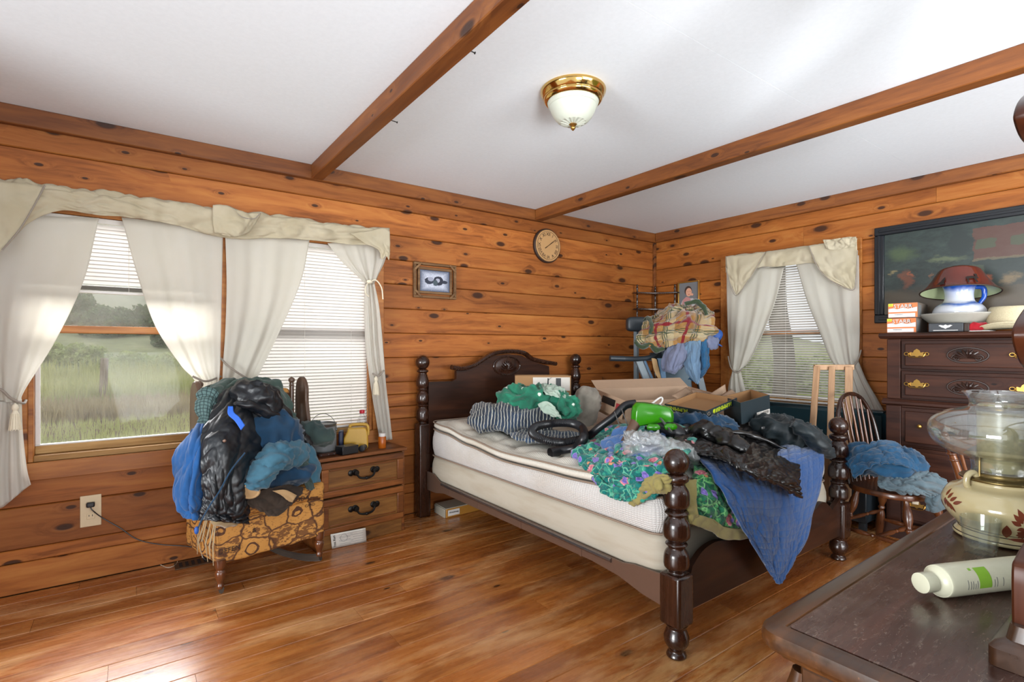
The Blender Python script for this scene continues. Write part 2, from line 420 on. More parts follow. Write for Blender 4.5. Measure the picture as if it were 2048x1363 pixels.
def struct(name, kind_label=None):
    o = bpy.data.objects.new(name, None); COL.objects.link(o); o.empty_display_size = 0.1
    return tag(o, kind_label, None, None, 'structure')
meshcache = {}
def plank(parent, L, h, d, c, along, mat, name='plank', cham=0.006):
    """a board with chamfered long edges; c = centre of its front face; along 'x' (faces -y), 'y' (faces -x), 'f' floor (faces +z)"""
    key = (round(L, 3), round(h, 4), round(d, 3), mat.name)
    me = meshcache.get(key)
    if me is None:
        bm = B(); k = cham
        a_prism(bm, [(k, -h / 2 + 0.0012), (0, -h / 2 + k), (0, h / 2 - k), (k, h / 2 - 0.0012), (d, h / 2 - 0.0012), (d, -h / 2 + 0.0012)], 'x', -L / 2 + 0.0006, L / 2 - 0.0006)
        me = bpy.data.meshes.new(name); bm.to_mesh(me); bm.free(); me.materials.append(mat); meshcache[key] = me
    o = bpy.data.objects.new(name, me); COL.objects.link(o); o.parent = parent; o.location = c
    if along == 'y': o.rotation_euler = (0, 0, -PI / 2)
    if along == 'f': o.rotation_euler = (-PI / 2, 0, 0)
    return o
JZ = [0.0, 0.155, 0.224, 0.435, 0.625, 0.715, 0.805, 0.895, 0.985, 1.165, 1.343, 1.522, 1.702, 1.88, 2.058, 2.242, 2.44]
def clad(parent, a0, a1, holes, along, mat, seed):
    r = random.Random(seed)
    for z0, z1 in zip(JZ, JZ[1:]):
        segs = [(a0, a1)]
        for (h0, h1, hz0, hz1) in holes:
            if z1 > hz0 + 0.012 and z0 < hz1 - 0.012:
                segs = [s for (p, q) in segs for s in ((p, min(q, h0)), (max(p, h1), q)) if s[1] - s[0] > 0.02]
        for (p, q) in segs:
            cuts = [p]
            x = p + r.uniform(1.5, 7)
            while x < q - 0.5:
                cuts.append(x); x += r.uniform(2.5, 5)
            cuts.append(q)
            for s0, s1 in zip(cuts, cuts[1:]):
                m_ = (s0 + s1) / 2; zc = (z0 + z1) / 2
                c = (m_, WY, zc) if along == 'x' else (WX, m_, zc)
                plank(parent, s1 - s0, z1 - z0, 0.03, c, along, mat)
# openings: (from, to, bottom, top)
OW = (-0.42, 1.385, 0.655, 1.96)
OR = (1.70, 2.70, 0.745, 1.99)
wb = struct('wall_back')
def holewall(name, parent, along, a0, a1, hole, p0, p1, mat):
    bm = B()
    for (u0, u1, z0, z1) in ((a0, hole[0], 0, CH), (hole[1], a1, 0, CH), (hole[0], hole[1], 0, hole[2]), (hole[0], hole[1], hole[3], CH)):
        if along == 'x': a_bb(bm, u0, u1, p0, p1, z0, z1)
        else: a_bb(bm, p0, p1, u0, u1, z0, z1)
    return obj(name, bm, mat, parent, True, 0)
holewall('backing', wb, 'x', -1.2, WX + 0.16, OW, WY + 0.03, WY + 0.15, M['gap'])
clad(wb, -1.2, WX - 0.001, [OW], 'x', M['plank'], 3)
wr_ = struct('wall_right')
holewall('backing', wr_, 'y', -0.5, WY + 0.03, OR, WX + 0.03, WX + 0.15, M['gap'])
clad(wr_, -0.5, WY, [OR], 'y', M['plank2'], 11)
# wall piece out of view, added to keep side light off the window wall
wl_ = struct('light_blocker_left')
for z0, z1 in zip(JZ, JZ[1:]): boxo('plank', M['plank'], wl_, -1.23, -1.2005, 2.5, WY, z0 + 0.0006, z1 - 0.0006, 0)
# floor boards
fl = struct('floor'); boxo('subfloor', M['gap'], fl, -1.2, WX + 0.1, -0.5, WY + 0.1, -0.12, -0.021, 0)
r = random.Random(5); y = WY; k = 0
while y > -0.4:
    wd = r.choice([0.125, 0.125, 0.14, 0.155, 0.11]); x = -1.2; L0 = r.uniform(0.5, 2.4)
    while x < WX:
        L = min(L0, WX - x); L0 = r.choice([1.2, 1.8, 2.4, 3.0])
        if L < 0.15: break
        plank(fl, L, wd, 0.02, (x + L / 2, y - wd / 2, 0.0), 'f', M['board'], 'floor_board', 0.0035); x += L
    y -= wd
# ceiling: two sheets of board with a hairline seam
ce = struct('ceiling')
boxo('ceiling_panel', M['white'], ce, -1.2, WX + 0.1, -0.5, 1.2177, CH, CH + 0.05, 0.0003)
boxo('ceiling_panel', M['white'], ce, -1.2, WX + 0.1, 1.2183, WY + 0.1, CH, CH + 0.05, 0.0003)
boxo('ceiling_board', M['white'], ce, -1.2, WX + 0.1, 1.19, 1.25, CH + 0.0008, CH + 0.04, 0)
# beams and perimeter trim
def beam(name, x0, x1, y0, y1, z0, z1):
    L = (y1 - y0) if (y1 - y0) > (x1 - x0) else (x1 - x0)
    bm = B(); wid = (x1 - x0) if (y1 - y0) > (x1 - x0) else (y1 - y0)
    a_box(bm, (0, 0, 0), (L, wid, z1 - z0))
    o = obj(name, bm, M['beam'], None, True, 0); bev(o, 0.004, 1)
    o.location = ((x0 + x1) / 2, (y0 + y1) / 2, (z0 + z1) / 2)
    if (y1 - y0) > (x1 - x0): o.rotation_euler = (0, 0, PI / 2)
    return tag(o, kind='structure')
beam('trim_1', 0.955, 1.030, -0.5, WY - 0.045, 2.345, CH)
beam('trim_2', 2.838, 2.915, -0.5, WY - 0.045, 2.345, CH)
beam('trim_3', -1.2, WX, WY - 0.042, WY - 0.0005, 2.345, CH)
beam('trim_4', WX - 0.042, WX - 0.0005, -0.5, WY - 0.045, 2.345, CH)
boxo('trim_5', M['beam'], None, WX - 0.03, WX - 0.001, WY - 0.03, WY - 0.001, 0.0, 2.344, 0.003)['kind'] = 'structure'
# nails in the beam
M['iron'] = plain('dark_iron', '2a2826', 0.5, 0.8)
for (px_, py_) in ((1.724, 2.415), (2.459, 2.40)):
    bm = B(); c = Vector((1.0, px_, py_ - 0.02))
    a_tube(bm, [c, c + Vector((0.085, 0.0, -0.006))], 0.0022, 6); a_tube(bm, [c + Vector((0.084, 0, -0.006)), c + Vector((0.0865, 0, -0.0062))], 0.005, 8)
    o = obj('nail', bm, M['iron'], None)
    tag(o, 'iron nail sticking out of the ceiling beam, ' + ('the one nearer the ceiling light' if px_ < 2 else 'the one nearer the valance'), 'nail', 'nails in the ceiling beam')

# ---------------------------------------------------------------- windows
tg = NT('dusty_glass')
gl = tg.n('BsdfGlossy'); gl.inputs['Roughness'].default_value = 0.03; tr_ = tg.n('BsdfTransparent'); df = tg.n('BsdfDiffuse'); df.inputs[0].default_value = lin('d8d6cc')
a_ = tg.n('MixShader'); b_ = tg.n('MixShader'); lw = tg.n('LayerWeight'); lw.inputs[0].default_value = 0.12
tg.l(lw.outputs['Fresnel'], a_.inputs[0]); tg.l(tr_.outputs[0], a_.inputs[1]); tg.l(gl.outputs[0], a_.inputs[2])
dust = tg.noise(tg.tc(), 3.5, 5, 0.6); tg.l(tg.math('MULTIPLY', tg.ramp(dust, [(0.35, 0.05), (0.7, 0.16)]), 1.0), b_.inputs[0])
tg.l(a_.outputs[0], b_.inputs[1]); tg.l(df.outputs[0], b_.inputs[2]); tg.l(b_.outputs[0], tg.out.inputs[0])
M['pane'] = tg.m
M['vinyl'] = plain('white_vinyl', 'd9d6d2', 0.45)
def xy(al, a, p, z): return (a, p, z) if al == 'x' else (p, a, z)
def boxal(name, mat, par, al, a0, a1, p0, p1, z0, z1, b=0.003):
    return boxo(name, mat, par, a0, a1, p0, p1, z0, z1, b) if al == 'x' else boxo(name, mat, par, p0, p1, a0, a1, z0, z1, b)
def window(name, al, a0, a1, z0, z1, face, zrail, wall):
    """frame, two sashes with panes; face = room face of the wall; opening grows away from the room (+)"""
    wdw = struct(name); g = face + 0.075
    fw = 0.022
    boxal('jamb', M['casing'], wdw, al, a0, a0 + fw, face + 0.0, face + 0.13, z0, z1)
    boxal('jamb', M['casing'], wdw, al, a1 - fw, a1, face + 0.0, face + 0.13, z0, z1)
    boxal('head', M['casing'], wdw, al, a0 + fw, a1 - fw, face, face + 0.13, z1 - fw, z1)
    boxal('sill', M['sill'], wdw, al, a0 + fw, a1 - fw, face + 0.002, face + 0.13, z0, z0 + 0.03)
    lo = boxal('bottom_rail', M['sill'], wdw, al, a0 + fw, a1 - fw, g - 0.02, g + 0.02, z0 + 0.031, z0 + 0.072)
    boxal('white_bead', M['vinyl'], wdw, al, a0 + fw, a1 - fw, g - 0.012, g + 0.012, z0 + 0.0725, z0 + 0.079, 0)
    boxal('meeting_rail', M['casing'], wdw, al, a0 + fw, a1 - fw, g - 0.022, g + 0.022, zrail - 0.02, zrail + 0.02)
    for zz0, zz1, dd in ((z0 + 0.079, zrail - 0.021, 0.0), (zrail + 0.021, z1 - fw, 0.0)):
        boxal('pane', M['pane'], wdw, al, a0 + fw, a1 - fw, g - 0.002 + dd, g + 0.002 + dd, zz0, zz1, 0)
        for e0, e1 in ((a0 + fw, a0 + fw + 0.02), (a1 - fw - 0.02, a1 - fw)):
            boxal('stile', M['vinyl'], wdw, al, e0, e1, g - 0.018, g - 0.0025, zz0, zz1, 0.002)
    return wdw
w1 = window('window_1', 'x', OW[0], 0.405, OW[2], OW[3], WY, 1.335, 0)
w2 = window('window_2', 'x', 0.475, OW[1], OW[2], OW[3], WY, 1.355, 0)
w3 = window('window_3', 'y', OR[0], OR[1], OR[2], OR[3], WX, 1.36, 0)
def trimboard(name, al, a0, a1, p0, p1, z0, z1, mat):
    o = boxal(name, mat, None, al, a0, a1, p0, p1, z0, z1); o['kind'] = 'structure'; return o
trimboard('trim_6', 'x', 0.406, 0.474, WY - 0.018, WY + 0.13, OW[2], OW[3], M['casing'])
trimboard('trim_7', 'x', -0.50, 1.465, WY - 0.022, WY - 0.0005, 0.565, 0.655, M['casing'])
trimboard('trim_8', 'x', -0.50, 1.465, WY - 0.022, WY - 0.0005, OW[3], OW[3] + 0.09, M['casing'])
trimboard('trim_9', 'x', -0.50, -0.418, WY - 0.022, WY - 0.0005, 0.656, OW[3] - 0.001, M['casing'])
trimboard('trim_10', 'x', 1.384, 1.465, WY - 0.022, WY - 0.0005, 0.656, OW[3] - 0.001, M['casing'])
trimboard('trim_11', 'y', 1.615, 2.785, WX - 0.022, WX - 0.0005, OR[2] - 0.085, OR[2], M['casing'])
trimboard('trim_12', 'y', 1.615, 2.785, WX - 0.022, WX - 0.0005, OR[3], OR[3] + 0.085, M['casing'])
trimboard('trim_13', 'y', 1.615, 1.701, WX - 0.022, WX - 0.0005, OR[2] + 0.001, OR[3] - 0.001, M['casing'])
trimboard('trim_14', 'y', 2.699, 2.785, WX - 0.022, WX - 0.0005, OR[2] + 0.001, OR[3] - 0.001, M['casing'])

# ---------------------------------------------------------------- venetian blinds
tb = NT('white_blind_slat'); tb.col('a9a5a1'); tb.set(Roughness=0.45)
t2 = tb.n('BsdfTranslucent'); t2.inputs[0].default_value = lin('d8d2ca'); m2 = tb.n('MixShader'); m2.inputs[0].default_value = 0.2
tb.l(tb.p.outputs[0], m2.inputs[1]); tb.l(t2.outputs[0], m2.inputs[2]); tb.l(m2.outputs[0], tb.out.inputs[0]); M['slat'] = tb.m
M['cordw'] = plain('white_cord', 'd8d4cc', 0.8)
def blind(label, al, a0, a1, ztop, zbot, p, tilt, stack=0):
    b = thing('window_blind', label, 'blind', xy(al, (a0 + a1) / 2, p, zbot))
    boxal('headrail', M['vinyl'], b, al, a0, a1, p - 0.016, p + 0.016, ztop - 0.028, ztop, 0.003)
    boxal('bottom_rail', M['vinyl'], b, al, a0, a1, p - 0.013, p + 0.013, zbot, zbot + 0.014, 0.003)
    L = a1 - a0 - 0.004; me = None
    n = int((ztop - 0.035 - zbot - 0.02 - stack) / 0.0213)
    zs = [(ztop - 0.045 - 0.0213 * k, tilt) for k in range(n)]
    if stack: zs += [(zbot + 0.017 + 0.0026 * k, 0.05) for k in range(int(stack / 0.0026))]
    for z, tl in zs:
        if me is None:
            bm = B(); prev = None
            for j in range(5):
                t = -1 + j / 2; q = Vector((0, 0.0125 * t, 0.0022 * (1 - t * t)))
                cur = (bm.verts.new(q + Vector((-L / 2, 0, 0))), bm.verts.new(q + Vector((L / 2, 0, 0))))
                if prev: bm.faces.new((prev[0], prev[1], cur[1], cur[0]))
                prev = cur
            me = bpy.data.meshes.new('slat'); bm.to_mesh(me); bm.free(); me.materials.append(M['slat']); me.shade_smooth()
        o = bpy.data.objects.new('slat', me); COL.objects.link(o); o.parent = b
        o.location = Vector(xy(al, (a0 + a1) / 2, p, z)) - b.location
        o.rotation_euler = (-tl, 0, 0) if al == 'x' else Euler((-tl, 0, -PI / 2))
    for a in (a0 + 0.12, a1 - 0.12, (a0 + a1) / 2):
        bm = B(); a_tube(bm, [xy(al, a, p - 0.013, ztop - 0.03), xy(al, a, p - 0.013, zbot + 0.01)], 0.0009, 5)
        obj('ladder_cord', bm, M['cordw'], b)
    return b
blind('white venetian blind half raised with its slats stacked above the view of the field', 'x', -0.392, 0.378, 1.936, 1.53, WY + 0.028, 1.05, 0.028)
blind('white venetian blind let down to the sill behind the paint can and nightstand', 'x', 0.50, 1.360, 1.936, 0.688, WY + 0.028, 1.0)
blind('white venetian blind in the window above the dark teal bench', 'y', 1.725, 2.675, 1.966, 0.78, WX + 0.028, 0.50)

# ---------------------------------------------------------------- curtains
tcn = NT('cream_curtain_cloth'); vv = tcn.noise(tcn.tc(), 7, 3); cc = tcn.mix(tcn.math('MULTIPLY', vv, 0.5), 'e6e4de', 'dcd6c6')
tcn.col(cc); tcn.set(Roughness=0.9, Specular_IOR_Level=0.1, Sheen_Weight=0.2)
wv = tcn.noise(tcn.tc(), 500, 2); tcn.bump(wv, 0.15, 0.002)
tt = tcn.n('BsdfTranslucent'); tcn.l(cc, tt.inputs[0]); mm = tcn.n('MixShader'); mm.inputs[0].default_value = 0.6
tcn.l(tcn.p.outputs[0], mm.inputs[1]); tcn.l(tt.outputs[0], mm.inputs[2]); tcn.l(mm.outputs[0], tcn.out.inputs[0]); M['curtain'] = tcn.m
M['rope'] = plain('twisted_grey_cord', '8d8378', 0.8, bump=0.4, bs=300)
M['tassel'] = plain('cream_tassel', 'd9cfb8', 0.9)
M['valance'] = cloth('cream_valance_cloth', 'd6cdb6', 'c2b592', 0.9, 900, 0.2, trans=0.45, mott=0.5, mscale=5)
def pleat(n, amp, ph=0.0, top=0.35):
    """soft pleats fixed along the cloth, shallower at the heading"""
    return lambda u, v: amp * (top + (1 - top) * min(1, v * 1.6)) * (math.sin(u * n * 2 * PI + ph) + 0.35 * math.sin(u * n * 4.7 * PI + 1.3 * ph))
def rowsP(rows, y=None, x=None):
    return [[P(a, b, y=y, x=x) if y is not None else P(a, b, x=x) for a, b in r] for r in rows]
YC = WY - 0.085
c1 = thing('curtain', 'cream curtain tied back at the outer edge of the double window, tassel hanging', 'curtain', (-0.5, YC, 0.5))
sheet('panel', rowsP([[(-110, 425), (-35, 428), (40, 430), (120, 433), (198, 436)], [(-110, 560), (-40, 560), (20, 565), (95, 572), (168, 560)], [(-90, 680), (-40, 680), (5, 682), (55, 690), (112, 680)], [(-40, 770), (-15, 775), (5, 780), (30, 790), (50, 780)], [(-28, 800), (-12, 801), (8, 802), (28, 804), (44, 802)]], YC), M['curtain'], c1, 60, 44, 0.004, 5, 2, (1, 0.3, 1), 0.0015, pleat(2.8, 0.010, 0.4))
sheet('lower_panel', rowsP([[(-28, 800), (-12, 801), (8, 802), (28, 804), (44, 802)], [(-40, 860), (-20, 862), (5, 865), (28, 866), (46, 862)], [(-60, 930), (-30, 935), (0, 940), (30, 945), (54, 935)], [(-70, 1005), (-30, 1012), (2, 1015), (32, 992), (62, 968)]], YC), M['curtain'], c1, 40, 30, 0.003, 6, 5, (1, 0.3, 1), 0.0015, pleat(3.5, 0.012, 1.0, 1.0))
def tie(par, pts, tas):
    bm = B(); a_tube(bm, crv(pts, 6), 0.006, 8); obj('tieback', bm, M['rope'], par)
    if tas is not None:
        p = Vector(tas); bm = B(); a_lathe(bm, [(0.002, 0.0), (0.012, -0.01), (0.014, -0.025), (0.009, -0.035), (0.014, -0.05), (0.020, -0.10), (0.022, -0.125)], p, 14)
        for k in range(14):
            a = 2 * PI * k / 14; a_tube(bm, [p + Vector((0.014 * math.cos(a), 0.014 * math.sin(a), -0.05)), p + Vector((0.023 * math.cos(a), 0.023 * math.sin(a), -0.13))], 0.002, 4)
        obj('tassel', bm, M['tassel'], par)
tie(c1, [P(-40, 770, y=YC - 0.03), P(0, 778, y=YC - 0.035), P(22, 796, y=YC - 0.035), P(46, 806, y=YC - 0.02), P(52, 800, y=YC + 0.03)], P(30, 806, y=YC - 0.045))
c2 = thing('curtain', 'cream curtain gathered toward the middle post, over the field view', 'curtain', (0.2, YC, 0.9))
sheet('panel', rowsP([[(243, 434), (295, 440), (345, 446), (395, 452), (446, 456)], [(272, 540), (320, 545), (362, 548), (405, 548), (444, 548)], [(310, 650), (345, 652), (378, 654), (412, 652), (442, 650)], [(362, 730), (382, 732), (402, 734), (420, 732), (440, 728)], [(392, 766), (404, 768), (416, 770), (428, 768), (438, 764)], [(395, 830), (405, 832), (416, 832), (428, 832), (437, 830)]], YC), M['curtain'], c2, 56, 44, 0.003, 5, 8, (1, 0.3, 1), 0.0015, pleat(2.4, 0.010, 1.9))
tie(c2, [P(385, 752, y=YC - 0.03), P(412, 762, y=YC - 0.03), P(442, 752, y=YC + 0.02)], None)
c3 = thing('curtain', 'cream curtain beside the middle post, swept over the long blind', 'curtain', (0.6, YC, 0.9))
sheet('panel', rowsP([[(450, 458), (492, 464), (535, 470), (577, 474), (619, 478)], [(453, 560), (493, 565), (530, 570), (567, 572), (601, 562)], [(451, 650), (482, 655), (512, 660), (538, 664), (562, 655)], [(446, 728), (465, 735), (484, 742), (502, 745), (520, 742)], [(445, 760), (460, 764), (478, 768), (495, 770), (510, 765)], [(446, 830), (460, 832), (475, 834), (490, 834), (503, 830)]], YC), M['curtain'], c3, 56, 44, 0.003, 5, 12, (1, 0.3, 1), 0.0015, pleat(2.2, 0.012, 3.1))
tie(c3, [P(442, 716, y=YC + 0.02), P(455, 730, y=YC - 0.035), P(480, 748, y=YC - 0.04), P(515, 768, y=YC - 0.02)], None)
c4 = thing('curtain', 'cream curtain knotted halfway, hanging beside the framed bluish photograph', 'curtain', (1.45, YC, 0.6))
sheet('panel', rowsP([[(655, 486), (690, 484), (722, 482), (752, 480), (779, 478)], [(682, 520), (705, 521), (730, 520), (752, 518), (772, 516)], [(716, 552), (725, 552), (735, 552), (745, 552), (757, 550)], [(731, 566), (735, 566), (739, 566), (744, 566), (749, 566)]], YC), M['curtain'], c4, 44, 30, 0.003, 6, 15, (1, 0.3, 1), 0.0015, pleat(4, 0.009, 0.6))
sheet('lower_panel', rowsP([[(731, 566), (735, 566), (739, 566), (744, 566), (749, 566)], [(729, 620), (736, 620), (744, 620), (752, 620), (760, 620)], [(733, 700), (741, 700), (749, 700), (758, 700), (768, 700)], [(742, 770), (750, 770), (758, 770), (766, 770), (773, 770)], [(752, 830), (759, 830), (766, 830), (773, 830), (780, 828)], [(760, 876), (766, 878), (772, 879), (779, 879), (785, 877)]], YC), M['curtain'], c4, 36, 50, 0.003, 6, 17, (1, 0.3, 1), 0.0015, pleat(3, 0.010, 0.6, 1.0))
bm = B(); kc = P(739, 563, y=YC - 0.03)
a_ball(bm, kc, 0.016, 8, (1.3, 1, 0.9)); a_tube(bm, crv([kc, P(752, 560, y=YC - 0.04), P(763, 575, y=YC - 0.04), P(766, 598, y=YC - 0.03)], 6), 0.0045, 7)
a_tube(bm, crv([kc, P(732, 572, y=YC - 0.05), P(731, 585, y=YC - 0.05), P(738, 593, y=YC - 0.04)], 6), 0.0045, 7)
obj('tieback', bm, M['tassel'], c4)
tie(c4, [P(745, 746, y=YC - 0.03), P(756, 752, y=YC - 0.035), P(768, 740, y=YC - 0.02)], P(752, 752, y=YC - 0.04))
# valance across the double window: rod pocket, swags
YV = YC - 0.05
va = thing('valance', 'cream scarf valance with swags across the top of the double window', 'valance', (0.5, YV, 2.0))
vt = lambda u: 355 + (u - 0) * 0.137 if u < 700 else 451 + (u - 700) * 0.10
us = [-120 + k * 60 for k in range(16)]
us[-1] = 779
bot = {-120: 470, -60: 480, 0: 500, 60: 445, 120: 421, 180: 428, 240: 433, 300: 440, 360: 452, 420: 470, 480: 478, 540: 476, 600: 478, 660: 484, 720: 489, 779: 486}
rows = []
for f_ in (0, 0.12, 0.4, 0.75, 1.0):
    rows.append([P(u_, vt(u_) + (bot[u_] - vt(u_)) * f_, y=YV + (0.03 if f_ == 0 else -0.012 * math.sin(f_ * PI))) for u_ in us])
sheet('swag_panel', rows, M['valance'], va, 150, 26, 0.016, 8, 21, (0.6, 1.3, 1), 0.0015, lambda u, v: 0.006 * math.sin(u * 60 + 5 * math.sin(u * 14)) * (0.3 + v), edge=0.0)
sheet('swag_tail', [[P(a, b, y=YV - 0.03) for a, b in rr] for rr in ([(-90, 352), (-30, 356), (30, 366), (86, 372)], [(-90, 400), (-35, 405), (20, 410), (66, 415)], [(-95, 450), (-40, 455), (5, 458), (38, 460)], [(-95, 520), (-50, 522), (-20, 520), (4, 498)])], M['valance'], va, 36, 26, 0.008, 8, 25, thick=0.0015)
bm = B(); a_tube(bm, crv([P(90, 370, y=YV - 0.035), P(66, 415, y=YV - 0.036), P(38, 460, y=YV - 0.036), P(4, 500, y=YV - 0.035)], 8), 0.0035, 6); obj('edging_cord', bm, M['rope'], va)
sheet('swag_knot', [[P(a, b, y=YV - 0.03 - dd) for a, b, dd in rr] for rr in ([(426, 410, 0), (455, 411, 0.01), (490, 424, 0.01), (522, 427, 0)], [(425, 435, 0), (455, 440, 0.03), (490, 443, 0.03), (515, 440, 0)], [(428, 462, 0), (455, 462, 0.03), (480, 468, 0.03), (505, 455, 0)], [(434, 466, 0), (450, 471, 0.01), (472, 474, 0.01), (492, 468, 0)])], M['valance'], va, 30, 24, 0.008, 12, 27, thick=0.0015)
bm = B(); a_tube(bm, crv([P(466, 420, y=YV - 0.04), P(485, 434, y=YV - 0.055), P(508, 437, y=YV - 0.05), P(521, 426, y=YV - 0.04)], 8), 0.003, 6); obj('edging_cord', bm, M['rope'], va)
sheet('swag_tail', [[P(a, b, y=YV - 0.035) for a, b in rr] for rr in ([(700, 466), (735, 462), (765, 456), (779, 462)], [(730, 486), (748, 482), (766, 480), (780, 488)], [(757, 500), (764, 500), (772, 500), (780, 505)], [(762, 516), (766, 518), (772, 512), (778, 520)])], M['valance'], va, 28, 26, 0.006, 12, 29, thick=0.0015)
# side window curtains
XC = WX - 0.085
c5 = thing('curtain', 'cream curtain tied back beside the treadmill, at the small window', 'curtain', (XC, 2.7, 0.9))
sheet('panel', rowsP([[(1452, 530), (1480, 533), (1510, 535), (1540, 536), (1568, 536)], [(1453, 600), (1478, 602), (1503, 604), (1528, 606), (1551, 602)], [(1455, 670), (1472, 672), (1490, 674), (1508, 676), (1525, 670)], [(1459, 722), (1468, 728), (1478, 731), (1488, 730), (1500, 720)], [(1463, 742), (1467, 743), (1471, 743), (1475, 742), (1480, 740)]], x=XC), M['curtain'], c5, 50, 40, 0.003, 5, 31, (1, 0.3, 1), 0.0015, pleat(2.4, 0.009, 0.9))
sheet('lower_panel', rowsP([[(1463, 742), (1467, 743), (1471, 743), (1475, 742), (1480, 740)], [(1457, 765), (1464, 766), (1471, 766), (1478, 766), (1486, 764)], [(1453, 795), (1463, 796), (1473, 796), (1483, 796), (1492, 794)], [(1450, 850), (1461, 851), (1473, 851), (1485, 851), (1496, 850)]], x=XC), M['curtain'], c5, 30, 24, 0.003, 5, 33, (1, 0.3, 1), 0.0015, pleat(3, 0.009, 0.9, 1.0))
tie(c5, [P(1456, 712, x=XC), P(1462, 735, x=XC - 0.03), P(1474, 745, x=XC - 0.03), P(1484, 738, x=XC + 0.01)], None)
c6 = thing('curtain', 'cream curtain swept back behind the spindle chair, at the small window', 'curtain', (XC, 1.7, 0.7))
sheet('panel', rowsP([[(1591, 525), (1620, 522), (1655, 518), (1690, 514), (1717, 510)], [(1613, 600), (1640, 600), (1668, 598), (1695, 596), (1718, 594)], [(1640, 668), (1662, 668), (1682, 668), (1701, 668), (1718, 666)], [(1662, 722), (1678, 724), (1692, 724), (1706, 722), (1716, 712)], [(1686, 738), (1694, 738), (1702, 736), (1709, 732), (1716, 722)]], x=XC), M['curtain'], c6, 50, 40, 0.003, 5, 35, (1, 0.3, 1), 0.0015, pleat(2.0, 0.012, 2.2))
sheet('lower_panel', rowsP([[(1686, 738), (1694, 738), (1702, 736), (1709, 732), (1716, 722)], [(1694, 780), (1704, 778), (1715, 774), (1725, 770), (1732, 760)], [(1700, 820), (1714, 818), (1729, 815), (1744, 808), (1754, 798)], [(1706, 872), (1724, 868), (1742, 862), (1760, 852), (1776, 838)]], x=XC - 0.015), M['curtain'], c6, 36, 30, 0.003, 5, 37, (1, 0.3, 1), 0.0015, pleat(3, 0.010, 0.9, 1.0))
tie(c6, [P(1722, 700, x=XC + 0.03), P(1714, 722, x=XC - 0.03), P(1700, 738, x=XC - 0.035), P(1686, 742, x=XC - 0.01)], None)
XV = XC - 0.04
vb = thing('valance', 'cream scarf valance with two pointed ends over the small window', 'valance', (XV, 2.2, 2.0))
rows = [[P(a, t_ + (b_ - t_) * f_, x=XV + (0.02 if f_ == 0 else -0.012 * math.sin(f_ * PI))) for a, t_, b_ in ((1451, 512, 545), (1485, 508, 548), (1520, 504, 534), (1555, 499, 533), (1590, 494, 529), (1625, 489, 526), (1655, 485, 540), (1685, 480, 545), (1713, 476, 545))] for f_ in (0, 0.3, 0.7, 1)]
sheet('swag_panel', rows, M['valance'], vb, 90, 22, 0.008, 8, 41, thick=0.0015)
sheet('pointed_end', rowsP([[(1451, 513), (1478, 510), (1505, 507), (1530, 503)], [(1455, 545), (1472, 546), (1492, 543), (1513, 535)], [(1463, 570), (1472, 572), (1483, 570), (1496, 560)], [(1471, 588), (1473, 589), (1475, 588), (1477, 586)]], x=XV - 0.03), M['valance'], vb, 30, 26, 0.007, 9, 43, thick=0.0015)
sheet('pointed_end', rowsP([[(1617, 491), (1650, 486), (1683, 481), (1714, 476)], [(1634, 530), (1660, 525), (1688, 520), (1714, 515)], [(1655, 555), (1673, 552), (1692, 548), (1712, 545)], [(1690, 574), (1696, 576), (1702, 578), (1708, 575)]], x=XV - 0.03), M['valance'], vb, 30, 26, 0.008, 9, 45, thick=0.0015)
bm = B(); a_tube(bm, crv([P(1452, 535, x=XV - 0.035), P(1461, 570, x=XV - 0.036), P(1473, 591, x=XV - 0.036), P(1496, 562, x=XV - 0.036), P(1513, 535, x=XV - 0.036), P(1530, 504, x=XV - 0.034)], 8), 0.003, 6); obj('edging_cord', bm, M['rope'], vb); bm = B()
a_tube(bm, crv([P(1618, 492, x=XV - 0.036), P(1634, 531, x=XV - 0.037), P(1656, 557, x=XV - 0.037), P(1705, 580, x=XV - 0.036), P(1713, 545, x=XV - 0.036), P(1715, 500, x=XV - 0.036)], 8), 0.003, 6); obj('edging_cord', bm, M['rope'], vb)
sheet('gathered_heading', rowsP([[(1645, 479), (1668, 478), (1690, 474), (1713, 473)], [(1648, 486), (1668, 485), (1690, 482), (1713, 480)], [(1650, 496), (1668, 500), (1690, 496), (1713, 492)]], x=XV - 0.04), M['valance'], vb, 30, 16, 0.012, 14, 47, thick=0.0015)

# ---------------------------------------------------------------- outdoors
GZ = -0.65
tgm = NT('meadow'); g = tgm.n('NewGeometry').outputs['Position']; sp_ = sep(tgm, g)
nn = tgm.noise(g, 0.8, 6, 0.65); base = tgm.ramp(nn, [(0.3, '838f4a'), (0.55, 'a3a95e'), (0.75, 'c0bc7c')])
dist = tgm.math('ADD', sp_[1], tgm.math('MULTIPLY', tgm.noise(g, 0.5, 3), 3.0))
base = tgm.mix(tgm.ramp(tgm.math('DIVIDE', dist, 40.0), [(0.36, 0.0), (0.40, 1.0), (0.46, 1.0), (0.50, 0.0)]), base, '8f7a62')
base = tgm.mix(tgm.ramp(tgm.math('DIVIDE', sp_[1], 110.0), [(0.22, 0.0), (0.45, 0.8), (0.8, 1.0)]), base, 'c2c0b4'); tgm.col(base); tgm.set(Roughness=0.95, Specular_IOR_Level=0.05); tgm.bump(tgm.noise(g, 9, 6, 0.8), 0.8, 0.2)  # last mix paints distance haze into the ground colour
bm = B()
gx = [-60 + 6 * k for k in range(26)]; gy = [3.85 + 0 * 1, 8, 14, 20, 26, 32, 40, 50, 62, 78, 96, 120, 150]
def gh(x, y): return GZ + (max(0, y - 26) ** 1.25) * 0.11 + 0.15 * noise.noise(Vector((x * 0.1, y * 0.1, 0)))
V = [[bm.verts.new((x, y, gh(x, y))) for x in gx] for y in gy]
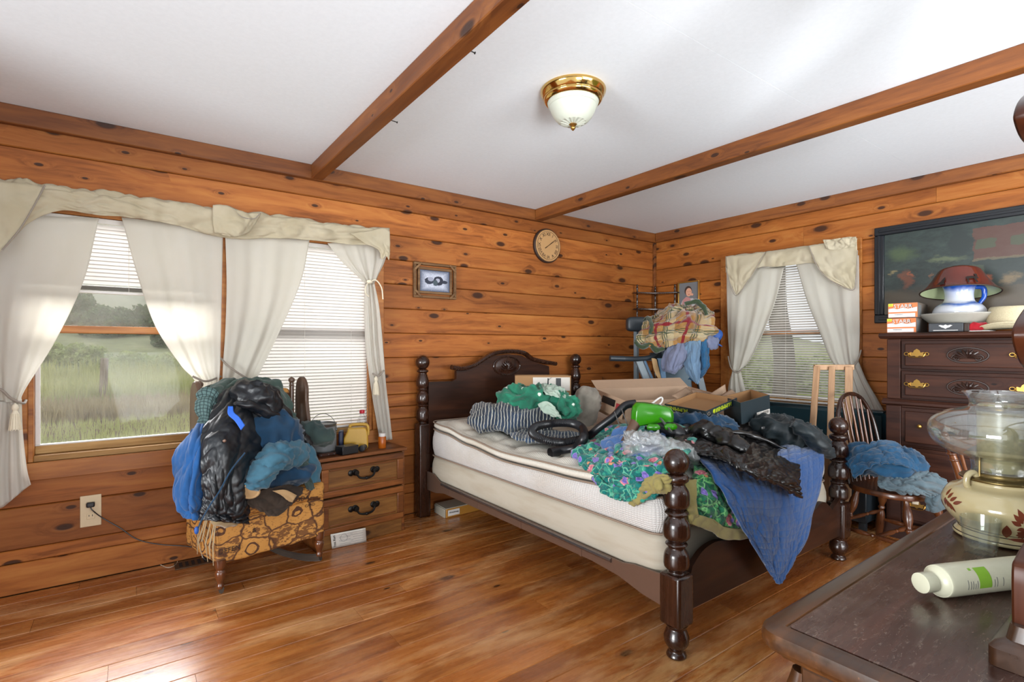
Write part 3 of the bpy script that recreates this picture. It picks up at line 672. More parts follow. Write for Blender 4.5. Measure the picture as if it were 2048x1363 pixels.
for j in range(len(gy) - 1):
    for i in range(len(gx) - 1): bm.faces.new((V[j][i], V[j][i + 1], V[j + 1][i + 1], V[j + 1][i]))
a = [bm.verts.new((x, y, GZ)) for x, y in ((4.75, -30), (90, -30), (90, 3.84), (4.75, 3.84))]; bm.faces.new(a)
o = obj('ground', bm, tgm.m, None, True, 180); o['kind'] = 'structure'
def tint(name, c1, c2, sc_=1.5):
    t = NT(name); t.col(t.ramp(t.noise(t.tc(), sc_, 4), [(0.3, c1), (0.7, c2)])); t.set(Roughness=0.9, Specular_IOR_Level=0.1)
    tr = t.n('BsdfTranslucent'); tr.inputs[0].default_value = lin(c2); mx = t.n('MixShader'); mx.inputs[0].default_value = 0.3
    t.l(t.p.outputs[0], mx.inputs[1]); t.l(tr.outputs[0], mx.inputs[2]); t.l(mx.outputs[0], t.out.inputs[0]); return t.m
M['grass'] = tint('grass_blades', '8f9a50', 'c8c682', 0.6)
M['dry'] = tint('dry_stems', '97835f', 'bcae84', 0.6)
def blades(name, mat, n, area_, hmin, hmax, label, seed, wd=0.02):
    r = random.Random(seed); bm = B()
    for _ in range(n):
        y = area_[2] + (area_[3] - area_[2]) * r.random() ** 1.4
        x = r.uniform(area_[0], area_[1]) * (y / 10 if area_[4] else 1)
        z = gh(x, y) if y > 3.9 else GZ; h = r.uniform(hmin, hmax); a = r.uniform(0, PI); l = r.uniform(-0.4, 0.4) * h
        d = Vector((math.cos(a), math.sin(a), 0)) * wd; b0 = Vector((x, y, z))
        t = b0 + Vector((l * math.sin(a), l * math.cos(a), h))
        bm.faces.new((bm.verts.new(b0 - d), bm.verts.new(b0 + d), bm.verts.new(t)))
    o = obj(name, bm, mat, None, True, 0); return tag(o, label, 'grass', None, 'stuff')
blades('lawn_grass', M['grass'], 26000, (-2.2, 5, 5.5, 16, 1), 0.08, 0.22, 'short green grass of the lawn below the window', 1, 0.012)
blades('tall_grass', M['dry'], 9000, (-2.2, 5, 16.3, 21, 1), 0.25, 0.6, 'brown dry grass strip across the meadow', 2, 0.03)
blades('meadow_grass', M['grass'], 22000, (-2.4, 5, 20, 30, 1), 0.4, 1.0, 'pale green tall meadow grass beyond the brown strip', 3, 0.04)
def bush(c, rx, ry, rz, col, seed, n=2600, leaf=0.12, name='bush', label='', group=None, trunk=None):
    r = random.Random(seed); bm = B()
    for _ in range(n):
        a = r.uniform(0, 2 * PI); ph = math.acos(r.uniform(-0.2, 1)); q = Vector((math.sin(ph) * math.cos(a), math.sin(ph) * math.sin(a), math.cos(ph)))
        k = (0.75 + 0.3 * noise.noise(q * 2.5 + Vector((seed, 0, 0)))) * (0.6 + 0.4 * r.random() ** 0.4)
        p = Vector(c) + Vector((q.x * rx * k, q.y * ry * k, q.z * rz * k))
        u_ = Vector((r.uniform(-1, 1), r.uniform(-1, 1), r.uniform(-1, 1))).normalized() * leaf; v_ = u_.cross(Vector((r.uniform(-1, 1), r.uniform(-1, 1), 1))).normalized() * leaf * 0.6
        bm.faces.new([bm.verts.new(p + s) for s in (-u_, -v_, u_, v_)])
    a_ball(bm, c, 0.62, 8, (rx, ry, rz))
    o = obj(name, bm, col, None, True, 0)
    return tag(o, label, 'bush' if name == 'bush' else 'tree', group)
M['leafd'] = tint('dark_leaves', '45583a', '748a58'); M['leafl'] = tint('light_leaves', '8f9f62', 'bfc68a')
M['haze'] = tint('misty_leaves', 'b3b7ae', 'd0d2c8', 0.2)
def leafmass(name, items, col, leaf, n, label, cat, seed):
    """continuous growth: leaves over a row of swells, nobody could count it"""
    bm = B(); r = random.Random(seed)
    for (c, rx, ry, rz) in items:
        for _ in range(n):
            a = r.uniform(0, 2 * PI); ph = math.acos(r.uniform(-0.2, 1)); q = Vector((math.sin(ph) * math.cos(a), math.sin(ph) * math.sin(a), math.cos(ph)))
            k = (0.75 + 0.3 * noise.noise(q * 2.5 + Vector((c[0], 0, 0)))) * (0.6 + 0.4 * r.random() ** 0.4)
            p = Vector(c) + Vector((q.x * rx * k, q.y * ry * k, q.z * rz * k))
            u_ = Vector((r.uniform(-1, 1), r.uniform(-1, 1), r.uniform(-1, 1))).normalized() * leaf; v_ = u_.cross(Vector((r.uniform(-1, 1), r.uniform(-1, 1), 1))).normalized() * leaf * 0.6
            bm.faces.new([bm.verts.new(p + s) for s in (-u_, -v_, u_, v_)])
        a_ball(bm, c, 0.6, 6, (rx, ry, rz))
    return tag(obj(name, bm, col, None, True, 0), label, cat, None, 'stuff')
M['leafd'] = tint('dark_leaves', '45583a', '748a58'); M['leafl'] = tint('light_leaves', '8f9f62', 'bfc68a')
M['haze'] = tint('misty_leaves', 'b3b7ae', 'd0d2c8', 0.2)  # pale grey leaf colour stands in for distance haze
it = []
for k in range(9):
    p = P((70, 115, 160, 205, 250, 300, 345, 395, 440)[k], 694, d=30 + k % 3); s_ = (1.0, 0.85, 1.1, 0.95, 0.9, 1.12, 0.9, 1.0, 0.95)[k]
    it.append(((p.x, p.y, gh(p.x, p.y) + 0.3), 1.5 * s_, 1.0, 1.7 * s_))
leafmass('hedge', it, M['leafd'], 0.13, 2400, 'dark green overgrown hedge across the meadow', 'hedge', 1)
it = []
for k in range(6):
    p = P((95, 150, 185, 262, 318, 370)[k], 694, d=25); it.append(((p.x, p.y, gh(p.x, p.y) + 0.1), 1.1, 0.8, 0.95))
leafmass('undergrowth', it, M['leafl'], 0.09, 1700, 'pale green undergrowth in front of the dark hedge', 'shrubs', 2)
it = []
for k in range(9):
    p = P(20 + 60 * k, 694, d=75 + 6 * (k % 3)); it.append(((p.x, p.y, gh(p.x, p.y) - 1), 6, 4, 5 + (k * 7 % 4)))
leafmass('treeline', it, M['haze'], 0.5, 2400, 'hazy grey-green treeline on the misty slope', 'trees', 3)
p = P(207, 694, d=15.8); bm = B()
a_box(bm, (p.x, p.y, GZ + 0.76), (0.17, 0.17, 1.6), Euler((0.02, 0.03, 0.3)))
M['oldwood'] = wood('grey_weathered_wood', '55483a', '7d6c58', 'a3937c', 'z', 0.1, 0.8)
tag(bev(obj('fence_post', bm, M['oldwood'], None), 0.02), 'weathered grey wooden fence post standing in the meadow', 'post')
# small truck on the hill
p = P(246, 652, d=64); zt = gh(p.x, p.y)
tk = thing('pickup_truck', 'tiny white pickup truck far off on the misty slope', 'truck', (p.x, p.y, zt), -0.6)
M['truckw'] = plain('truck_white', 'd5d6d6', 0.4); M['dkglass'] = plain('dark_glass', '2a2f33', 0.2); M['tyre'] = plain('tyre', '1c1c1c', 0.8)
bm = B(); a_prism(bm, [(-1.3, 0.35), (1.35, 0.35), (1.35, 0.62), (0.75, 0.68), (0.5, 1.05), (-0.15, 1.05), (-0.3, 0.7), (-1.3, 0.7)], 'y', -0.45, 0.45); bev(obj('body', bm, M['truckw'], tk, False), 0.04)
boxo('windscreen', M['dkglass'], tk, -0.1, 0.5, -0.46, 0.46, 0.75, 0.98, 0.02, False)
for sx2 in (-0.85, 0.85):
    for sy2 in (-0.44, 0.44):
        bm = B(); a_lathe(bm, [(0.05, -0.08), (0.22, -0.08), (0.24, 0), (0.22, 0.08), (0.05, 0.08)], (sx2, sy2, 0.24), 16, Matrix.Rotation(PI / 2, 4, 'X')); obj('wheel', bm, M['tyre'], tk, False)
# tree outside the side window
M['bark'] = wood('bark', '3c342b', '5a4f42', '766958', 'z', 0.0, 0.9, bump=0.8)
p = P(1566, 694, d=10.5)
bm = B(); a_tube(bm, crv([(p.x, p.y, GZ), (p.x + 0.05, p.y, 1.0), (p.x - 0.05, p.y + 0.1, 2.2), (p.x, p.y + 0.1, 4.2)], 6), [0.30, 0.2, 0.19, 0.17, 0.12], 12)
tr = thing('tree', 'grey tree trunk seen through the slats of the small window', 'tree', (p.x, p.y, GZ)); obj('trunk', bm, M['bark'], tr)
cr0 = leafmass('crown', [((p.x, p.y, 4.4), 2.3, 2.3, 1.6)], M['leafd'], 0.11, 4000, None, None, 7); cr0.parent = tr; cr0.location = (-p.x, -p.y, -GZ)
it = []
for k, (u_, dd) in enumerate(((1490, 22), (1530, 24), (1610, 23), (1660, 22), (1700, 24))):
    p = P(u_, 694, d=dd); it.append(((p.x, p.y, GZ + 0.2), 1.7, 1.7, 1.7))
leafmass('thicket', it, M['leafl'], 0.12, 1800, 'light green thicket behind the tree outside the small window', 'shrubs', 8)
# ---------------------------------------------------------------- furniture woods and metals
M['walnut'] = wood('glossy_dark_walnut', '160a06', '2c160c', '432313', 'z', 0.0, 0.25, vary=0.1, spec=0.45, bump=0.05, coat=0.4)
M['walnutx'] = wood('dark_walnut_panel', '1a0d07', '32190d', '482715', 'x', 0.1, 0.4, vary=0.12, spec=0.3, bump=0.08, coat=0.1)
M['chestw'] = wood('chest_dark_pine', '1e0f0b', '371e15', '4c2c1e', 'y', 0.15, 0.50, vary=0.15, spec=0.2, bump=0.08, coat=0.04, knotcol='160b07')
M['oak'] = wood('antiqued_oak', '3c1f0e', '75421b', '93592a', 'x', 0.0, 0.45, vary=0.1, bump=0.2, gs=1.6)
M['oakpanel'] = wood('antiqued_oak_panel', '4a2c12', '7d5225', '9a6c35', 'x', 0.1, 0.5, vary=0.1, bump=0.25, gs=1.6)
M['maple'] = wood('pale_raw_wood', '7d5c3e', '9f7c5c', 'b89878', 'z', 0.05, 0.55, vary=0.1, bump=0.1)
M['honey'] = wood('honey_maple', '341a0c', '5c3015', '7c4820', 'z', 0.0, 0.3, vary=0.1, spec=0.5, bump=0.05, coat=0.4)
M['brass'] = plain('aged_brass', 'b08a48', 0.28, 0.95)
M['brassb'] = plain('polished_brass', 'd9b26a', 0.12, 1.0)
M['black'] = plain('black_plastic', '15161a', 0.35)
M['carve'] = plain('carved_dark_relief', '2a1811', 0.3)

# ---------------------------------------------------------------- the bed
bed = thing('bed', 'dark walnut post bed with turned balls and scalloped headboard', 'bed', (2.55, 2.4, 0))
def vase(z0, z1, r):   # one turned bulb between two heights
    h = z1 - z0
    return [(r * 0.62, z0), (r * 0.95, z0 + h * 0.18), (r, z0 + h * 0.45), (r * 0.92, z0 + h * 0.75), (r * 0.66, z0 + h * 0.97)]
def ball(z0, z1, r, n=9):
    c = (z0 + z1) / 2; h = (z1 - z0) / 2
    return [(max(0.0006, r * math.cos(-PI / 2 * 0.8 + (PI / 2 * 1.8) * k / n)), c + h * math.sin(-PI / 2 * 0.8 + (PI / 2 * 1.8) * k / n)) for k in range(n + 1)]
def footpost(cx, cy):
    bm = B(); s = 0.049
    prof = smoothprof([(0.038, 0.46 - 0.125)] + vase(0.345, 0.44, 0.051) + [(0.038, 0.445), (0.044, 0.452), (0.038, 0.459)] + vase(0.463, 0.565, 0.054) + [(0.038, 0.568), (0.047, 0.577), (0.038, 0.587)] + vase(0.59, 0.69, 0.052) + [(0.034, 0.694), (0.047, 0.706), (0.048, 0.722), (0.038, 0.732)], 5)
    a_lathe(bm, prof, (cx, cy, 0), 28)
    post = obj('post', bm, M['walnut'], bed)
    bm = B(); a_lathe(bm, ball(0.726, 0.832, 0.052, 12), (cx, cy, 0), 28); obj('ball_finial', bm, M['walnut'], post)
    bm = B(); a_box(bm, (cx, cy, 0.235), (2 * s, 2 * s, 0.205)); bev(obj('block', bm, M['walnut'], post), 0.012, 3)
    bm = B(); a_lathe(bm, smoothprof([(0.033, 0.0), (0.040, 0.006), (0.036, 0.018), (0.030, 0.03), (0.046, 0.055), (0.050, 0.08), (0.042, 0.105), (0.036, 0.118), (0.044, 0.128), (0.046, 0.1335)], 4), (cx, cy, 0), 28); obj('turned_foot', bm, M['walnut'], post)
def headpost(cx, cy):
    bm = B()
    prof = smoothprof([(0.036, 0.68)] + vase(0.69, 0.80, 0.047) + [(0.033, 0.805), (0.044, 0.814), (0.033, 0.822)] + vase(0.825, 0.915, 0.047) + [(0.034, 0.92), (0.042, 0.928), (0.034, 0.936)] + [(0.045, 0.96), (0.046, 0.99), (0.036, 1.03), (0.030, 1.05), (0.042, 1.06), (0.042, 1.07), (0.03, 1.08)], 5)
    a_lathe(bm, prof, (cx, cy, 0), 26)
    post = obj('post', bm, M['walnut'], bed)
    bm = B(); a_lathe(bm, ball(1.075, 1.182, 0.052, 12), (cx, cy, 0), 26); obj('ball_finial', bm, M['walnut'], post)
    bm = B(); a_box(bm, (cx, cy, 0.34), (0.09, 0.09, 0.68)); bev(obj('block', bm, M['walnut'], post), 0.010, 3)
footpost(1.769, 1.294); footpost(3.348, 1.326)
headpost(1.735, 3.478); headpost(3.270, 3.478)
YH = 3.46
def PH(u, v): p = P(u, v, y=YH); return (p.x, p.z)
out = [PH(913, 741), PH(913, 757), PH(905, 762), PH(862, 763)]
hp = [(1.775, 0.35)] + [(1.775, out[3][1] - 0.0)] + out[::-1][1:] + [PH(930, 738), PH(952, 730), PH(972, 718), PH(990, 711), PH(1018, 708), PH(1044, 711), PH(1062, 720), PH(1080, 727), PH(1098, 732), PH(1099, 749), PH(1104, 755), (3.23, PH(1140, 757)[1]), (3.23, 0.35)]
bm = B(); a_prism(bm, hp, 'y', YH, YH + 0.03); hb = obj('headboard', bm, M['walnutx'], bed, smooth=0)
bm = B()
crest = crv([Vector((*PH(u, v), 0)) for u, v in ((903, 734), (925, 736), (948, 729), (968, 716), (988, 706), (1018, 702), (1046, 705), (1062, 716), (1082, 722), (1110, 727))], 6)
a_tube(bm, [(q.x, YH - 0.004, q.y) for q in crest], 0.019, 8, flat=(1.6, 1)); obj('crest_moulding', bm, M['walnut'], bed)
cm = P(1013, 731, y=YH)
bm = B(); a_lathe(bm, [(0.001, 0.0), (0.10, 0.002), (0.125, -0.006), (0.133, -0.0)], (0, 0, 0), 40)
bm.transform(Matrix.Translation((cm.x, YH - 0.004, cm.z)) @ Matrix.Diagonal((1, 1, 0.56, 1)) @ Matrix.Rotation(PI / 2, 4, 'X')); md = obj('medallion', bm, M['walnut'], bed)
bm = B(); a_tube(bm, [(cm.x + 0.132 * math.cos(2 * PI * k / 36), YH - 0.006, cm.z + 0.074 * math.sin(2 * PI * k / 36)) for k in range(36)], 0.006, 6, True)
for k in range(9):
    a = PI * (k + 0.0) / 8
    a_tube(bm, crv([(cm.x, YH - 0.012, cm.z - 0.03), (cm.x + 0.03 * math.cos(a), YH - 0.018, cm.z - 0.03 + 0.045 * math.sin(a)), (cm.x + 0.058 * math.cos(a), YH - 0.012, cm.z - 0.02 + 0.062 * math.sin(a))], 4), [0.003, 0.007, 0.003], 6)
obj('carved_shell', bm, M['walnut'], md)
# footboard
YF = 1.31
def PF(u, v): p = P(u, v, y=YF); return (p.x, p.z)
top = crv([Vector((*q, 0)) for q in (PF(1380, 1130), PF(1400, 1100), PF(1425, 1082), PF(1450, 1078), PF(1520, 1070), PF(1590, 1040), PF(1625, 1018), PF(1638, 1004), PF(1648, 1004), PF(1660, 1018))], 4)
bm = B(); a_prism(bm, [(1.815, 0.155)] + [(q.x, q.y) for q in top if 1.815 < q.x < 3.30] + [(3.302, 0.37), (3.302, 0.155)], 'y', YF - 0.012, YF + 0.013); obj('footboard', bm, M['walnutx'], bed, smooth=20)
# side rails
M['rail'] = plain('brown_metal_rail', '6f5648', 0.3, 0.4)
for sx_, xx in ((-1, 1.752), (1, 3.335)):
    prof = [(1.345, 0.185), (1.345, 0.315), (1.50, 0.305), (1.56, 0.292), (3.25, 0.298), (3.33, 0.335), (3.43, 0.335), (3.43, 0.20), (3.30, 0.205), (3.18, 0.228), (1.75, 0.238), (1.58, 0.225), (1.45, 0.195)]
    bm = B(); a_prism(bm, prof, 'x', xx - 0.006, xx + 0.006); rl = bev(obj('side_rail', bm, M['rail'], bed, smooth=0), 0.003)
    bm = B(); a_tube(bm, [(xx + sx_ * 0.010, 1.62, 0.283), (xx + sx_ * 0.010, 3.2, 0.289)], 0.011, 8); obj('rail_tube', bm, plain('brushed_steel_tube', '8c8380', 0.25, 0.9), rl)
    for yy in (1.82, 2.3, 2.75, 3.1):
        bm = B(); a_box(bm, (xx + sx_ * 0.007, yy, 0.262), (0.004, 0.012, 0.05)); obj('clip', bm, M['rail'], rl)
for k in range(4): boxo('cross_slat', M['casing'], bed, 1.76, 3.33, 1.5 + 0.55 * k, 1.57 + 0.55 * k, 0.245, 0.268)

# box spring and mattress
tm = NT('box_spring_ticking'); vv = tm.noise(tm.mapping(tm.tc(), (1, 1, 6)), 3, 4); tm.col(tm.mix(tm.math('MULTIPLY', tm.ramp(vv, [(0.45, 0.0), (0.75, 1.0)]), 0.5), 'afa696', '94836a')); tm.set(Roughness=0.8); tm.bump(tm.noise(tm.tc(), 500, 2), 0.1, 0.002); M['boxs'] = tm.m
bs = thing('box_spring', 'cream box spring between the brown metal rails and the mattress', 'box spring', (2.54, 2.4, 0.27))
def padbox(x0, x1, y0, y1, zb, zt, nx=40, ny=56, rad=0.03, bulge=0.0, topf=None, uv=True):
    """closed padded slab, side walls bulging; zb, zt functions of (x,y)"""
    bm = B(); uvl = bm.loops.layers.uv.new('UVMap')
    ring = []
    L = []
    for i in range(nx): L.append((x0 + (x1 - x0) * i / nx, y0, 0, -1))
    for i in range(ny): L.append((x1, y0 + (y1 - y0) * i / ny, 1, 0))
    for i in range(nx): L.append((x1 - (x1 - x0) * i / nx, y1, 0, 1))
    for i in range(ny): L.append((x0, y1 - (y1 - y0) * i / ny, -1, 0))
    cxx, cyy = (x0 + x1) / 2, (y0 + y1) / 2; n = len(L); lev = []
    prof = [(-rad, 0.0), (-rad * 0.3, 0.03), (0, 0.12), (bulge * 0.8, 0.3), (bulge, 0.5), (bulge * 0.8, 0.7), (0, 0.88), (-rad * 0.3, 0.97), (-rad, 1.0)]
    for (o_, t_) in prof:
        row = []
        for (x, y, nx_, ny_) in L:
            ex = min(x - x0, x1 - x); ey = min(y - y0, y1 - y); cr2 = 0.06
            # round the corners in plan
            px_, py_ = x, y
            if ex < cr2 and ey < cr2:
                ccx = x0 + cr2 if x < cxx else x1 - cr2; ccy = y0 + cr2 if y < cyy else y1 - cr2
                d = Vector((x - ccx, y - ccy)); 
                if d.length > 1e-6: d = d.normalized() * cr2; px_, py_ = ccx + d.x, ccy + d.y
            dd = Vector((px_ - cxx, py_ - cyy)); 
            nn = Vector((nx_, ny_))
            q = Vector((px_, py_)) + nn * o_
            zlo, zhi = zb(px_, py_), zt(px_, py_)
            row.append(bm.verts.new((q.x, q.y, zlo + (zhi - zlo) * t_)))
        lev.append(row)
    per = [0.0]
    for k in range(n): per.append(per[-1] + (Vector(L[(k + 1) % n][:2]) - Vector(L[k][:2])).length)
    for a in range(len(lev) - 1):
        for k in range(n):
            f = bm.faces.new((lev[a][k], lev[a][(k + 1) % n], lev[a + 1][(k + 1) % n], lev[a + 1][k]))
            for lp, (uu, vv_) in zip(f.loops, ((per[k], prof[a][1]), (per[k + 1], prof[a][1]), (per[k + 1], prof[a + 1][1]), (per[k], prof[a + 1][1]))): lp[uvl].uv = (uu, vv_ * 0.17)
    f = bm.faces.new(lev[0][::-1])
    # top grid
    NX, NY = 66, 90; g = []
    for j in range(NY + 1):
        row = []
        for i in range(NX + 1):
            x = x0 + rad + (x1 - x0 - 2 * rad) * i / NX; y = y0 + rad + (y1 - y0 - 2 * rad) * j / NY
            row.append(bm.verts.new((x, y, zt(x, y) + (topf(x, y) * min(1, min(x - x0 - rad, x1 - rad - x, y - y0 - rad, y1 - rad - y) / 0.05) if topf else 0))))
        g.append(row)
    for j in range(NY):
        for i in range(NX): bm.faces.new((g[j][i], g[j][i + 1], g[j + 1][i + 1], g[j + 1][i]))
    return bm
bm = padbox(1.772, 3.315, 1.37, 3.42, lambda x, y: 0.27, lambda x, y: 0.45, bulge=0.012, rad=0.02)
obj('ticking', bm, M['boxs'], bs, smooth=60)
def sag(x, y):
    e = 1.0 if x < 2.0 else 1.0 + 0.0
    pts = [(1.3, 0.612), (1.6, 0.60), (2.0, 0.582), (2.5, 0.570), (2.9, 0.60), (3.2, 0.635), (3.5, 0.652)]
    for (a, b), (c, d) in zip(pts, pts[1:]):
        if y <= c: t = (y - a) / (c - a); t = t * t * (3 - 2 * t); return b + (d - b) * t
    return pts[-1][1]
tmm = NT('mattress_side_quilting'); uvv = sep(tmm, tmm.tc('UV')) if False else None
uvn = tmm.n('TexCoord').outputs['UV']; su = sep(tmm, uvn)
gx_ = tmm.math('SINE', tmm.math('MULTIPLY', su[0], 2 * PI / 0.032)); gy_ = tmm.math('SINE', tmm.math('MULTIPLY', su[1], 2 * PI / 0.022))
q_ = tmm.math('MULTIPLY', tmm.math('ABSOLUTE', gx_), tmm.math('ABSOLUTE', gy_))
st_ = tmm.noise(tmm.tc(), 2.5, 4)
cc_ = tmm.mix(tmm.math('MULTIPLY', tmm.ramp(st_, [(0.45, 0.0), (0.7, 1.0)]), 0.45), 'ccc8c4', 'b3a490')
dots = tmm.ramp(q_, [(0.0, 0.55), (0.10, 1.0)])
tmm.col(tmm.mix(0.35, cc_, tmm.mix(1.0, cc_, dots, 'MULTIPLY'))); tmm.set(Roughness=0.7); tmm.bump(q_, 0.5, 0.006); M['matside'] = tmm.m
tq = NT('quilted_pillow_top'); pq = tq.tc(); nz = tq.noise(pq, 2.2, 4)
tq.col(tq.mix(tq.math('MULTIPLY', tq.ramp(nz, [(0.5, 0.0), (0.72, 1.0)]), 0.55), 'd0cbbf', 'ab9a80')); tq.set(Roughness=0.75)
tq.bump(tq.math('SINE', tq.math('MULTIPLY', sep(tq, tq.mapping(pq, (1, 1, 1), (0, 0, 0.4)))[0], 700)), 0.2, 0.002); M['mattop'] = tq.m
M['piping'] = plain('taupe_piping', '8f7b6a', 0.7)
mt = thing('mattress', 'sagging white pillow-top mattress with taupe piping, bare toward the headboard', 'mattress', (2.54, 2.4, 0.455))
obj('side_border', padbox(1.770, 3.315, 1.38, 3.41, lambda x, y: 0.455, lambda x, y: sag(x, y), bulge=0.012, rad=0.016), M['matside'], mt, smooth=60)
def cushions(x, y):
    a = (x * 0.8 + y * 0.6); b = (-x * 0.6 + y * 0.8)
    w_ = 0.06 * math.sin(b * 15); w2 = 0.06 * math.sin(a * 14)
    d1 = abs(math.sin((a + w_) * PI / 0.24)); d2 = abs(math.sin((b + w2) * PI / 0.21))
    return 0.030 * (min(d1, 1) ** 0.4 * min(d2, 1) ** 0.4) - 0.008
obj('pillow_top', padbox(1.780, 3.305, 1.39, 3.40, lambda x, y: sag(x, y) + 0.006, lambda x, y: sag(x, y) + 0.056, bulge=0.016, rad=0.03, topf=cushions), M['mattop'], mt, smooth=60)
for zf, inset in ((lambda y: 0.458, 0.0), (lambda y: sag(2, y) + 0.001, 0.004), (lambda y: sag(2, y) + 0.052, 0.002)):
    bm = B(); ring = []
    xs0, xs1, ys0, ys1 = 1.765 + inset, 3.32 - inset, 1.374 + inset, 3.415 - inset
    for k in range(40): ring.append((xs0, ys1 - 0.06 - (ys1 - ys0 - 0.12) * k / 39))
    for k in range(1, 5): a = PI + PI / 2 * k / 5; ring.append((xs0 + 0.06 + 0.06 * math.cos(a), ys0 + 0.06 + 0.06 * math.sin(a)))
    for k in range(20): ring.append((xs0 + 0.06 + (xs1 - xs0 - 0.12) * k / 19, ys0))
    for k in range(1, 5): a = -PI / 2 + PI / 2 * k / 5; ring.append((xs1 - 0.06 + 0.06 * math.cos(a), ys0 + 0.06 + 0.06 * math.sin(a)))
    for k in range(20): ring.append((xs1, ys0 + 0.06 + (ys1 - ys0 - 0.12) * k / 19))
    for k in range(1, 5): a = PI / 2 * k / 5; ring.append((xs1 - 0.06 + 0.06 * math.cos(a), ys1 - 0.06 + 0.06 * math.sin(a)))
    for k in range(20): ring.append((xs1 - 0.06 - (xs1 - xs0 - 0.12) * k / 19, ys1))
    for k in range(1, 5): a = PI / 2 + PI / 2 * k / 5; ring.append((xs0 + 0.06 + 0.06 * math.cos(a), ys1 - 0.06 + 0.06 * math.sin(a)))
    a_tube(bm, [(x, y, zf(y)) for x, y in ring], 0.0045, 6, True); obj('piping', bm, M['piping'], mt)

# ---------------------------------------------------------------- nightstand
NS_R = math.radians(5.0)
ns = thing('nightstand', 'two-drawer oak nightstand with black handles under the long blind', 'nightstand', (0.905, 3.215, 0), NS_R)
def nb(name, mat, par, x0, x1, y0, y1, z0, z1, b=0.004): return boxo(name, mat, par, x0, x1, y0, y1, z0, z1, b, False)
W_, D_, H_ = 0.60, 0.265, 0.565
nb('top', M['oak'], ns, -0.008, W_ + 0.008, -0.008, D_ + 0.0, H_ - 0.022, H_)
nb('side_panel', M['oak'], ns, 0, 0.02, 0.012, D_, 0, H_ - 0.023); nb('side_panel', M['oak'], ns, W_ - 0.02, W_, 0.012, D_, 0, H_ - 0.023)
nb('back_panel', M['oak'], ns, 0.02, W_ - 0.02, D_ - 0.012, D_, 0.05, H_ - 0.024); nb('plinth', M['oakpanel'], ns, 0.02, W_ - 0.02, 0.015, 0.03, 0.0, 0.092)
nb('inner_carcase', M['gap'], ns, 0.021, W_ - 0.021, 0.03, 0.04, 0.093, H_ - 0.024)
M['pull'] = plain('black_iron_pull', '1b1714', 0.4, 0.6)
for z0, z1 in ((0.095, 0.310), (0.322, 0.535)):
    dr = nb('drawer', M['oakpanel'], ns, 0.022, W_ - 0.022, 0.0, 0.029, z0, z1, 0.002)
    fw = 0.045
    for nm, a in (('drawer_frame', (0.022, W_ - 0.022, -0.014, -0.0005, z1 - 0.04, z1)), ('drawer_frame', (0.022, W_ - 0.022, -0.014, -0.0005, z0, z0 + 0.04)), ('drawer_frame', (0.022, 0.022 + fw, -0.014, -0.0005, z0 + 0.0402, z1 - 0.0402)), ('drawer_frame', (W_ - 0.022 - fw, W_ - 0.022, -0.014, -0.0005, z0 + 0.0402, z1 - 0.0402))):
        nb(nm, M['oak'], dr, *a, 0.005)
    nb('inner_bead', M['oak'], dr, 0.075, W_ - 0.075, -0.006, -0.0003, z0 + 0.045, z0 + 0.055, 0.003); nb('inner_bead', M['oak'], dr, 0.075, W_ - 0.075, -0.006, -0.0003, z1 - 0.055, z1 - 0.045, 0.003)
    zc = (z0 + z1) / 2 + 0.005; bm = B(); xm = W_ / 2
    for s in (-1, 1):
        a_lathe(bm, [(0.019, 0), (0.020, 0.008), (0.013, 0.014), (0.012, 0.022), (0.018, 0.028), (0.014, 0.035), (0.001, 0.037)], (xm + s * 0.062, 0, zc + 0.018), 16, Matrix.Rotation(PI / 2, 4, 'X'))
        a_lathe(bm, [(0.019, 0), (0.019, 0.006), (0.010, 0.011), (0.001, 0.012)], (xm + s * 0.088, 0, zc + 0.016), 14, Matrix.Rotation(PI / 2, 4, 'X'))
    a_tube(bm, crv([(xm - 0.062, -0.03, zc + 0.016), (xm - 0.045, -0.036, zc - 0.012), (xm, -0.04, zc - 0.02), (xm + 0.045, -0.036, zc - 0.012), (xm + 0.062, -0.03, zc + 0.016)], 6), [0.007, 0.006, 0.009, 0.006, 0.007], 8)
    a_ball(bm, (xm, -0.04, zc - 0.02), 0.011, 6)
    obj('drawer_pull', bm, M['pull'], dr, False)

# ---------------------------------------------------------------- chest of drawers (faces -x)
ch = thing('chest_of_drawers', 'tall dark pine chest of drawers with brass pulls, a hat and boxes on top', 'chest of drawers', (4.22, 0.89, 0))
CXF, CY0, CY1 = 4.035, 0.475, 1.305
bm = B()
a_prism(bm, [(CXF - 0.035, 1.305), (CXF - 0.045, 1.313), (CXF - 0.045, 1.322), (CXF - 0.03, 1.333), (4.455, 1.333), (4.455, 1.296), (CXF - 0.015, 1.296)], 'y', CY0 - 0.035, CY1 + 0.035); obj('top', bm, M['chestw'], ch, smooth=30)
boxo('carcase', M['chestw'], ch, CXF + 0.012, 4.45, CY0, CY1, 0.07, 1.295, 0.004)
for yy0, yy1 in ((CY0, CY0 + 0.075), (CY1 - 0.075, CY1)):
    boxo('corner_pilaster', M['chestw'], ch, CXF - 0.006, CXF + 0.0118, yy0, yy1, 0.905, 1.294, 0.004)
    boxo('corner_pilaster', M['chestw'], ch, CXF - 0.012, CXF + 0.0118, yy0 - 0.004, yy1 + 0.004, 0.11, 0.862, 0.004)
bm = B(); a_prism(bm, [(CXF - 0.018, 0.864), (CXF - 0.034, 0.874), (CXF - 0.034, 0.888), (CXF - 0.015, 0.903), (CXF + 0.0115, 0.903), (CXF + 0.0115, 0.864)], 'y', CY0 - 0.02, CY1 + 0.02); obj('waist_moulding', bm, M['chestw'], ch, smooth=30)
